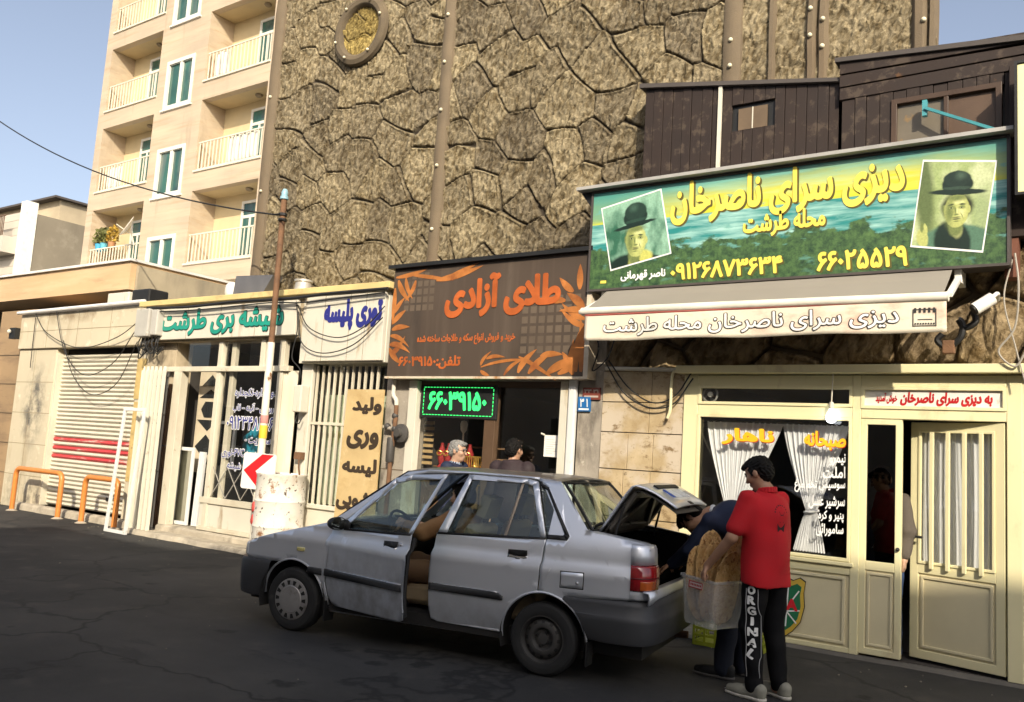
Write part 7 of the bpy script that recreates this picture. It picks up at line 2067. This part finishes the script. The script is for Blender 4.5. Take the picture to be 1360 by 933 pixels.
pants = cloth('trousers', s, blk_c, red_t, red_M, .009, .005, (18, 18, 15), 4)
olive = mat('grey olive shoe', (.24, .235, .19), .8, var=.2, vs=12, bump=.2)
for q in 'LR': shoe(J['toe' + q] + v3(.02, 0, -.035), J['ankle' + q] + v3(-.055, 0, -.085), olive, red_t, red_M, mat('pale sole', (.5, .48, .42), .8))


def drape(mb, surf, dirn, lift=.003):
    """Lay flat lettering onto a surface by casting along dirn (world space)."""
    me = surf.data; o = np.array(surf.matrix_basis.translation) * 0 + np.array(ORG[surf])
    bvh = BVHTree.FromPolygons([Vector(v.co) + Vector(o) for v in me.vertices], [tuple(p.vertices) for p in me.polygons])
    d = Vector(dirn).normalized(); out = []; T = [Vector(v) for v in mb.v]
    base = min(t.dot(d) for t in T)
    for t in T:
        h = t.dot(d) - base; p0 = t - d * (h + .6)
        hit = bvh.ray_cast(p0, d, 2.0)
        out.append(tuple((hit[0] if hit[0] is not None else t) - d * (lift - min(h, .002))))
    mb.v = out; return mb


side_w = red_M.to_3x3() @ Vector((-.12, 1, 0))                # outward from his left flank
dirn = -side_w.normalized()
xl = red_M.to_3x3() @ Vector((-1, 0, 0)); xl = (xl - dirn * xl.dot(dirn)).normalized()
def on_leg(u, z, k):                                           # flat board beside the leg -> world
    base = red_M @ Vector(tuple(J['hip' + 'L'] * (1 - k) + J['ankleL'] * k)); base.z = z
    return base - dirn * .35 + xl * u
lets = MB(); strip = MB()
zs = [.765, .695, .622, .548, .475, .40, .322]
for i, chx in enumerate('ORGINAL'):
    z = zs[i]; k = (.92 - z) / (.92 - .085)
    w_, h_ = (.054, .060)
    L_ = text(chx, -w_ / 2 if chx != 'I' else -.009, w_ / 2 if chx != 'I' else .009, -h_ / 2, h_ / 2, 0, bold=.055, depth=.002, shape_it=False)
    tl = rad(14 if chx == 'A' else 30 if chx == 'L' else 0)
    c0 = on_leg(.012, z, k)
    L_.v = [tuple(c0 + xl * (x * math.cos(tl) + zz * math.sin(tl)) + Vector((0, 0, -x * math.sin(tl) + zz * math.cos(tl))) + dirn * y) for x, y, zz in L_.v]
    lets.join(drape(L_, pants, dirn, .004))
lets.build('lettering', white_l, pants, norm=False)
for sgn in (-1, 1):
    pts = []
    for z in np.linspace(.775, .16, 40):
        c0 = on_leg(.012 + sgn * .040, z, (.92 - z) / .835); m_ = MB(); m_.add([tuple(c0)], []); h_ = Vector(drape(m_, pants, dirn, .001).v[0])
        if (h_ - c0).dot(dirn) < .42: pts.append(tuple(h_))
    strip.tube(pts, .003, 5)
strip.build('side_piping', mat('grey piping', (.4, .4, .4), .7), pants)
bd_dir = (red_M.to_3x3() @ Vector((1, -.30, 0))).normalized(); bx = bd_dir.cross(Vector((0, 0, 1))).normalized()
c0 = red_M @ Vector((-.3, .07, 1.28))
emb = MB()
for a in np.linspace(.2, 2.94, 9): emb.ball((.055 * math.cos(a), 0, .04 + .06 * math.sin(a)), .006, 4)
emb.prism([(-.03, -.09), (.03, -.09), (.036, -.03), (-.036, -.03)], -.004, .0); emb.prism([(-.018, -.025), (.02, -.025), (.012, .03), (.026, .05), (.0, .085), (-.022, .05), (-.012, .03)], -.004, .0)
emb.v = [tuple(c0 + bx * x + Vector((0, 0, z)) + bd_dir * y) for x, y, z in emb.v]
drape(emb, shirt, bd_dir, .003).build('back_emblem', mat('dark shirt print', (.03, .006, .008), .8), shirt, norm=False)

# ---------------------------------------------------------------- bread box and flatbreads
def clear_plastic():
    m, nt, b = base_mat('cloudy plastic')
    b.inputs['Base Color'].default_value = (.90, .91, .92, 1); b.inputs['Roughness'].default_value = .25; b.inputs['Transmission Weight'].default_value = .3; b.inputs['Specular IOR Level'].default_value = .5
    t = nd(nt, 'ShaderNodeBsdfTransparent'); t.inputs[0].default_value = (.92, .93, .93, 1)
    mx = nd(nt, 'ShaderNodeMixShader'); mx.inputs[0].default_value = .26
    nt.links.new(t.outputs[0], mx.inputs[1]); nt.links.new(b.outputs[0], mx.inputs[2]); nt.links.new(mx.outputs[0], nt.nodes['Material Output'].inputs[0])
    return m
wl = np.array(red_M @ Vector(tuple(J['wristL']))); wr_ = np.array(red_M @ Vector(tuple(J['wristR'])))
hf = np.array(red_M.to_3x3() @ Vector((1, 0, 0)))
BC = (wl + wr_) / 2 + hf * .13; 
box = thing('bread_box', 'cloudy clear plastic box full of flatbread, held by the man in red', 'box', (BC[0], BC[1], .43))
yaw_b = ra + rad(4); Mb = Matrix.Translation((BC[0], BC[1], .435)) @ Matrix.Rotation(yaw_b, 4, 'Z') @ Matrix.Rotation(rad(-4), 4, 'Y')
bw, bl_, bh = .165, .215, .36
b = MB(); rows = []
for z, g_ in ((0, .82), (.02, .85), (bh - .02, 1.0), (bh, 1.0), (bh, 1.08), (bh - .02, 1.08)):
    pts = []
    for sx, sy, a0 in ((1, 1, 0), (-1, 1, 90), (-1, -1, 180), (1, -1, 270)):
        for a in np.linspace(a0, a0 + 90, 5): pts.append((sx * (bw * g_ - .03) + .03 * math.cos(rad(a)), sy * (bl_ * g_ - .03) + .03 * math.sin(rad(a)), z))
    rows.append(pts + [pts[0]])
b.grid(rows); n0 = len(b.v); b.add([(x, y, 0.0005) for x, y, z in rows[0][:-1]], [tuple(range(20))])
b.xf(Mb).build('box', clear_plastic(), box, smooth=True, ang=50, solid=.003)
lb = MB().box(-.05, .08, bl_ * 1.0 + .004, bl_ * 1.0 + .008, bh - .085, bh - .035); lb.xf(Mb).build('label', mat('label white', (.72, .66, .62), .5), box)
lb = MB().rframe(-.05, .08, bh - .085, bh - .035, .007, bl_ + .0082, bl_ + .0095)
for k in range(7): lb.box(-.035 + k * .015, -.025 + k * .015, bl_ + .0082, bl_ + .0095, bh - .068, bh - .052)
lb.xf(Mb).build('label_print', red_l, box)
def bread_mat():
    m, nt, b = base_mat('baked flatbread')
    tc = nd(nt, 'ShaderNodeTexCoord').outputs['Object']
    f, _ = noise_fac(nt, tc, 16, 6, .35, .65)
    c = mixc(nt, f, (.62, .36, .12), (.80, .56, .26))
    f, _ = noise_fac(nt, tc, 26, 5, .54, .66)
    c = mixc(nt, f, c, (.33, .14, .04))
    f, _ = noise_fac(nt, tc, 120, 3, .64, .70)
    c = mixc(nt, f, c, (.76, .60, .36))
    nt.links.new(c, b.inputs['Base Color']); b.inputs['Roughness'].default_value = .8
    _, raw = noise_fac(nt, tc, 45, 5, 0, 1)
    bp = nd(nt, 'ShaderNodeBump'); bp.inputs['Strength'].default_value = 1.0; bp.inputs['Distance'].default_value = .03
    nt.links.new(raw, bp.inputs['Height']); nt.links.new(bp.outputs[0], b.inputs['Normal'])
    return m
brm = bread_mat()
def bread(lx, ly, tilt_x, tilt_y, yaw, L, wd, label, seed):
    b = MB(); rows = []
    for i in range(29):
        t = i / 28; z = L * t; w_ = 1.4 * wd * max(.02, (1 - abs(2 * t - 1) ** 3.0)) ** .5
        rows.append([(u * w_, .006 * math.sin(7 * t + seed) + .008 * noise.noise((u * 3, t * 14, seed)) + .03 * (t - .35) ** 2, z + .012 * noise.noise((u * 1.5, t * 3, seed + 5))) for u in np.linspace(-1, 1, 13)])
    b.grid(rows)
    M2 = Mb @ Matrix.Translation((lx, ly, .02)) @ Matrix.Rotation(rad(yaw), 4, 'Z') @ Matrix.Rotation(rad(tilt_x), 4, 'X') @ Matrix.Rotation(rad(tilt_y), 4, 'Y')
    b.xf(M2)
    o = b.build('flatbread', brm, smooth=True, ang=89, solid=.008)
    return tag(o, label, 'bread', 'flatbreads standing in the box')
for k, a in enumerate(((.085, .02, 0, 12, 82, .55, .075, 'flatbread leaning out at the left front of the box'), (.065, .06, 3, 9, 78, .56, .08, 'flatbread just behind the left front one in the box'),
          (.045, -.01, 2, 4, 87, .68, .115, 'tallest broad flatbread in the middle of the box'), (.02, .03, 2, -2, 84, .60, .10, 'flatbread between the tall one and the leaning pair'),
          (-.01, -.03, -2, -5, 86, .64, .10, 'speckled flatbread right of the tallest one'), (-.04, -.04, -4, -8, 90, .68, .10, 'flatbread second from the right in the box'),
          (-.065, -.05, -3, -11, 93, .62, .09, 'rightmost flatbread by the arm of the man in red'), (-.08, .03, -5, -3, 82, .56, .09, 'flatbread at the back of the box'))):
    bread(*a, k * 1.7)

# ---------------------------------------------------------------- man bending into the boot
J = stand(1.74)
J.update(pelvis=v3(-.12, 0, .94), waist=v3(-.04, 0, 1.08), chest=v3(.10, 0, 1.205), neck=v3(.285, .02, 1.245), head=v3(.435, .06, 1.195), look=v3(.12, .12, -1), lookup=v3(1, .1, .12),
         shoulderL=v3(.21, .18, 1.19), elbowL=v3(.36, .20, .95), wristL=v3(.56, .12, .82), shoulderR=v3(.21, -.18, 1.19), elbowR=v3(.38, -.22, .95), wristR=v3(.58, -.14, .82),
         hipL=v3(-.10, .095, .90), hipR=v3(-.10, -.095, .90), kneeL=v3(.06, .10, .49), kneeR=v3(.03, -.10, .49), ankleL=v3(.10, .11, .085), ankleR=v3(.03, -.11, .085), toeL=v3(.27, .12, .035), toeR=v3(.20, -.13, .035))
bt_t, bt_M, at, Mh = person('man in a navy jacket bending down into the open boot of the car', (-2.45, -1.66, 0), rad(178), J, skinA, hands=(('L', v3(.8, -.1, -.4), v3(0, -.2, -1), .4, 1), ('R', v3(.8, .1, -.4), v3(0, .2, -1), .4, -1)), res=.010)
hair('hair', at, Mh, hair_k, bt_t, bt_M, long=.02, bald=False, res=.008)
navy = mat('navy jacket', (.012, .019, .048), .75, var=.2, vs=4, bump=.2, bs=70)
s = top(J, .032, 2.0, cuff=.045, bulk=1.05); cloth('jacket', s, navy, bt_t, bt_M, .011, .006, (14, 16, 14), 6)
s = SDF(); s.chain([J['neck'] + v3(-.03, .05, .03), J['neck'] + v3(-.02, 0, .05), J['neck'] + v3(-.03, -.05, .03)], [.02, .022, .02], .02); cloth('collar', s, mat('white collar', (.6, .6, .6), .8), bt_t, bt_M, .008, 0)
s = trousers(J, .02, .072); cloth('jeans', s, mat('dark navy jeans', (.014, .018, .032), .85, var=.3, vs=5, bump=.3, bs=90), bt_t, bt_M, .011, .005, seed=8)
for q in 'LR': shoe(J['toe' + q] + v3(.03, 0, -.035), J['ankle' + q] + v3(-.055, 0, -.085), mat('black shoe', (.012, .012, .012), .6), bt_t, bt_M, mat('dark sole', (.10, .095, .09), .8))

# ---------------------------------------------------------------- driver (car axes)
J = stand(1.74)
J.update(pelvis=v3(-.14, 0, .60), waist=v3(-.17, 0, .74), chest=v3(-.20, 0, .95), neck=v3(-.19, 0, 1.10), head=v3(-.15, .0, 1.235), look=v3(1, .0, -.05),
         shoulderL=v3(-.17, .19, 1.055), elbowL=v3(.05, .27, .935), wristL=v3(.285, .20, .985), shoulderR=v3(-.17, -.19, 1.055), elbowR=v3(.06, -.25, .86), wristR=v3(.28, -.12, .95),
         hipL=v3(-.13, .10, .585), hipR=v3(-.13, -.10, .585), kneeL=v3(.27, .22, .62), kneeR=v3(.30, -.08, .64), ankleL=v3(.28, .22, .36), ankleR=v3(.52, -.08, .40), toeL=v3(.42, .23, .33), toeR=v3(.66, -.08, .38))
cM = Matrix.Translation((-4.84, -2.28, 0)) @ Matrix.Rotation(TH, 4, 'Z')
dloc = cM @ Vector((-.06, .37, 0.0))
dr_t, dr_M, at, Mh = person('driver in a brown jacket with one hand on the steering wheel', tuple(dloc), TH, J, skinB,
                            hands=(('L', v3(.8, -.25, .15), v3(-.2, -.8, -.5), 1.15, 1), ('R', v3(.8, .2, .1), v3(-.1, .8, -.4), 1.1, -1)), res=.008)
hair('hair', at, Mh, hair_k, dr_t, dr_M, res=.009)
brn = mat('tan brown jacket', (.30, .155, .065), .8, var=.18, vs=4, bump=.25, bs=70)
s = top(J, .026, 1.80, cuff=.046); cloth('jacket', s, brn, dr_t, dr_M, .010, .006, (20, 20, 20), 3)
s = trousers(J, .022, .075); cloth('trousers', s, mat('brown corduroy', (.17, .095, .048), .9, var=.2, bump=.3, bs=60), dr_t, dr_M, .011, .006, seed=1)
for q in 'LR': shoe(J['toe' + q] + v3(.03, 0, -.035), J['ankle' + q] + v3(-.055, 0, -.085), mat('black shoe', (.012, .012, .012)), dr_t, dr_M)

# ---------------------------------------------------------------- two men at the gold shop
J = stand(1.76); J['look'] = v3(1, .0, -.06); J['head'] = v3(.02, 0, 1.62)
ol_t, ol_M, at, Mh = person('grey haired older man with glasses in profile before the gold shop window', (-6.25, -.62, 0), rad(12), J, skinB, hands=(('L', v3(0, 0, -1), v3(0, -1, 0), .4, 1), ('R', v3(0, 0, -1), v3(0, 1, 0), .4, -1)), res=.009)
hair('hair', at, Mh, hair_g, ol_t, ol_M, long=.0)
gm = MB()
for b_ in (-1, 1):
    c0 = at(.104, .031 * b_, .008); gm.tube([tuple(c0 + (np.array(Mh[:, 1]) * math.cos(a) * .020 + np.array(Mh[:, 2]) * math.sin(a) * .016)) for a in np.linspace(0, 6.28, 14, endpoint=False)], .0022, 5, closed=True)
    gm.tube([tuple(at(.102, .05 * b_, .012)), tuple(at(.0, .082 * b_, .014))], .002, 5)
gm.tube([tuple(at(.106, -.011, .01)), tuple(at(.106, .011, .01))], .002, 5)
gm.xf(ol_M).build('glasses', black_m, ol_t)
s = top(J, .034, 2.0); cloth('jacket', s, navy, ol_t, ol_M, .011, .004, (14, 14, 12), 11)
s = SDF(); nk = J['neck']
for a in np.linspace(-2.8, 2.8, 14):
    p = nk + v3(-.066 * math.cos(a) + .002, .066 * math.sin(a), -.01); s.cap(p, p + v3(0, 0, .035), .009, .007, .008)
cloth('collar', s, mat('pale blue shirt', (.35, .42, .52), .8), ol_t, ol_M, .007, 0)
cloth('trousers', trousers(J, .02, .08), mat('grey trousers', (.08, .08, .085), .85, var=.2), ol_t, ol_M, .012, .004)
for q in 'LR': shoe(J['toe' + q] + v3(.03, 0, -.035), J['ankle' + q] + v3(-.055, 0, -.085), mat('black shoe', (.012, .012, .012)), ol_t, ol_M)
J = stand(1.80)
for k_ in J:
    if k_ not in ('look', 'lookup', 'fwd'): J[k_] = J[k_] * v3(1, 1, 1.035)
J['look'] = v3(.95, -.25, -.1)
hd_t, hd_M, at, Mh = person('dark haired man in a hooded coat seen from behind at the gold shop', (-5.45, -.62, 0), rad(100), J, skinA, hands=(('L', v3(0, 0, -1), v3(0, -1, 0), .4, 1), ('R', v3(0, 0, -1), v3(0, 1, 0), .4, -1)), res=.010)
hair('hair', at, Mh, hair_k, hd_t, hd_M, long=.015)
coat = mat('dark plum coat', (.028, .017, .020), .8, var=.25, bump=.25, bs=50)
s = top(J, .045, 2.0, bulk=1.08)
nk = J['neck']
for a in np.linspace(-2.4, 2.4, 14): s.cap(nk + v3(-.10 * math.cos(a) - .015, .10 * math.sin(a), -.035 - .03 * math.cos(a)), nk + v3(-.085 * math.cos(a) - .02, .085 * math.sin(a), .0), .035, .03, .03)
cloth('hooded_coat', s, coat, hd_t, hd_M, .011, .006, (12, 12, 11), 5)
cloth('trousers', trousers(J, .02, .08), mat('black trousers', (.015, .015, .017), .85), hd_t, hd_M, .012, .004)
for q in 'LR': shoe(J['toe' + q] + v3(.03, 0, -.035), J['ankle' + q] + v3(-.055, 0, -.085), mat('black shoe', (.012, .012, .012)), hd_t, hd_M)

# ---------------------------------------------------------------- man in the restaurant doorway
J = stand(1.80)
J.update(elbowR=v3(-.03, -.235, 1.15), wristR=v3(.02, -.245, .90), elbowL=v3(.10, .245, 1.15), wristL=v3(.16, .235, .92))
dw_t, dw_M, at, Mh = person('man in a grey hooded sweater standing half hidden in the restaurant doorway', (-1.815, .20, 0), rad(-92), J, skinB, hands=(('L', v3(.1, 0, -1), v3(0, -1, 0), .55, 1), ('R', v3(.1, 0, -1), v3(0, 1, 0), .55, -1)), res=.0075)
hair('hair', at, Mh, hair_k, dw_t, dw_M)
swm = mat('taupe sweater', (.085, .070, .056), .9, var=.15, bump=.35, bs=120)
s = top(J, .03, 1.9, cuff=.045)
for a in np.linspace(-2.3, 2.3, 12): s.cap(J['neck'] + v3(-.095 * math.cos(a) - .01, .095 * math.sin(a), -.035 - .02 * math.cos(a)), J['neck'] + v3(-.08 * math.cos(a) - .01, .08 * math.sin(a), -.005), .03, .026, .03)
cloth('sweater', s, swm, dw_t, dw_M, .010, .005, (14, 14, 16), 9)
cloth('jeans', trousers(J, .02, .08), mat('blue jeans', (.035, .065, .15), .85, var=.25, vs=5, bump=.3, bs=90), dw_t, dw_M, .012, .004)
for q in 'LR': shoe(J['toe' + q] + v3(.03, 0, -.035), J['ankle' + q] + v3(-.055, 0, -.085), mat('brown shoe', (.10, .06, .035), .7), dw_t, dw_M)

# ---------------------------------------------------------------- man in teal inside the mirror shop
J = stand(1.70)
J.update(shoulderR=v3(.04, -.185, 1.43), elbowR=v3(.24, -.26, 1.52), wristR=v3(.40, -.22, 1.74))
tl_t, tl_M, at, Mh = person('man in a bright teal top with one arm raised, working inside the mirror shop', (-12.06, 1.15, .16), rad(8), J, skinB, hands=(('L', v3(0, 0, -1), v3(0, -1, 0), .4, 1), ('R', v3(.3, 0, .9), v3(.9, 0, -.2), .4, -1)), res=.010)
hair('hair', at, Mh, hair_k, tl_t, tl_M)
cloth('top', top(J, .03, 1.95), mat('teal cotton', (.015, .26, .38), .85, var=.12, bump=.2), tl_t, tl_M, .011, .005, seed=3)
cloth('trousers', trousers(J, .02, .08), mat('khaki trousers', (.26, .215, .15), .85), tl_t, tl_M, .012, .004)

# ---------------------------------------------------------------- crates and litter
def crate(label, loc, rz, col, L, wd, h_, cat='crate'):
    t = thing('plastic_crate', label, cat, loc)
    M_ = Matrix.Translation(loc) @ Matrix.Rotation(rz, 4, 'Z'); m = mat(label.split()[0] + ' crate plastic', col, .45, var=.1, vs=5)
    b = MB()
    b.box(-L / 2, L / 2, -wd / 2, wd / 2, .005, .02)
    for z in np.linspace(.02, h_ - .03, 4):
        b.box(-L / 2, L / 2, -wd / 2, -wd / 2 + .012, z, z + .022); b.box(-L / 2, L / 2, wd / 2 - .012, wd / 2, z, z + .022)
        b.box(-L / 2, -L / 2 + .012, -wd / 2 + .012, wd / 2 - .012, z, z + .022); b.box(L / 2 - .012, L / 2, -wd / 2 + .012, wd / 2 - .012, z, z + .022)
    for x in np.linspace(-L / 2, L / 2 - .02, 7):
        b.box(x, x + .02, -wd / 2 - .003, -wd / 2 + .008, .01, h_); b.box(x, x + .02, wd / 2 - .008, wd / 2 + .003, .01, h_)
    for y in np.linspace(-wd / 2, wd / 2 - .02, 5):
        b.box(-L / 2 - .003, -L / 2 + .008, y, y + .02, .01, h_); b.box(L / 2 - .008, L / 2 + .003, y, y + .02, .01, h_)
    b.xf(M_).build('basket', m, t)
    MB().rframe(-L / 2 - .01, L / 2 + .01, -wd / 2 - .01, wd / 2 + .01, .03, 0, .025).xf(M_ @ Matrix.Translation((0, 0, h_)) @ Matrix.Rotation(rad(90), 4, 'X') ).build('rim', m, t)
crate('green plastic crate on the ground behind the bending man', (-2.93, -.55, 0), rad(3), (.22, .25, .02), .62, .40, .24)
crate('white plastic crate half hidden under the rear bumper', (-3.52, -.42, 0), rad(8), (.55, .54, .5), .36, .28, .14)
r = random.Random(11)
lit = mat('white paper', (.78, .76, .70))
for k, (x, y) in enumerate(((-2.42, -2.08),)):
    b = MB().grid([[(x + .02 * i, y + .018 * j, .006 + .012 * r.random()) for i in range(6)] for j in range(4)])
    tag(b.build('paper_scrap', lit, smooth=True, solid=.001), 'crumpled white paper scrap on the asphalt by the shoes of the man in red', 'litter')
gp_ = MB()
for k in range(110):
    x = r.uniform(-15, 0); y = r.uniform(-4.5, -.25) if k > 70 else r.uniform(-.9, -.15); q = r.uniform(.004, .010)
    gp_.ball((x, y, q * .4), q, 3, (1, r.uniform(.6, 1.3), .6))
tag(gp_.build('gutter_grit', mat('grit', (.24, .21, .17), .9, var=.4)), kind='stuff')
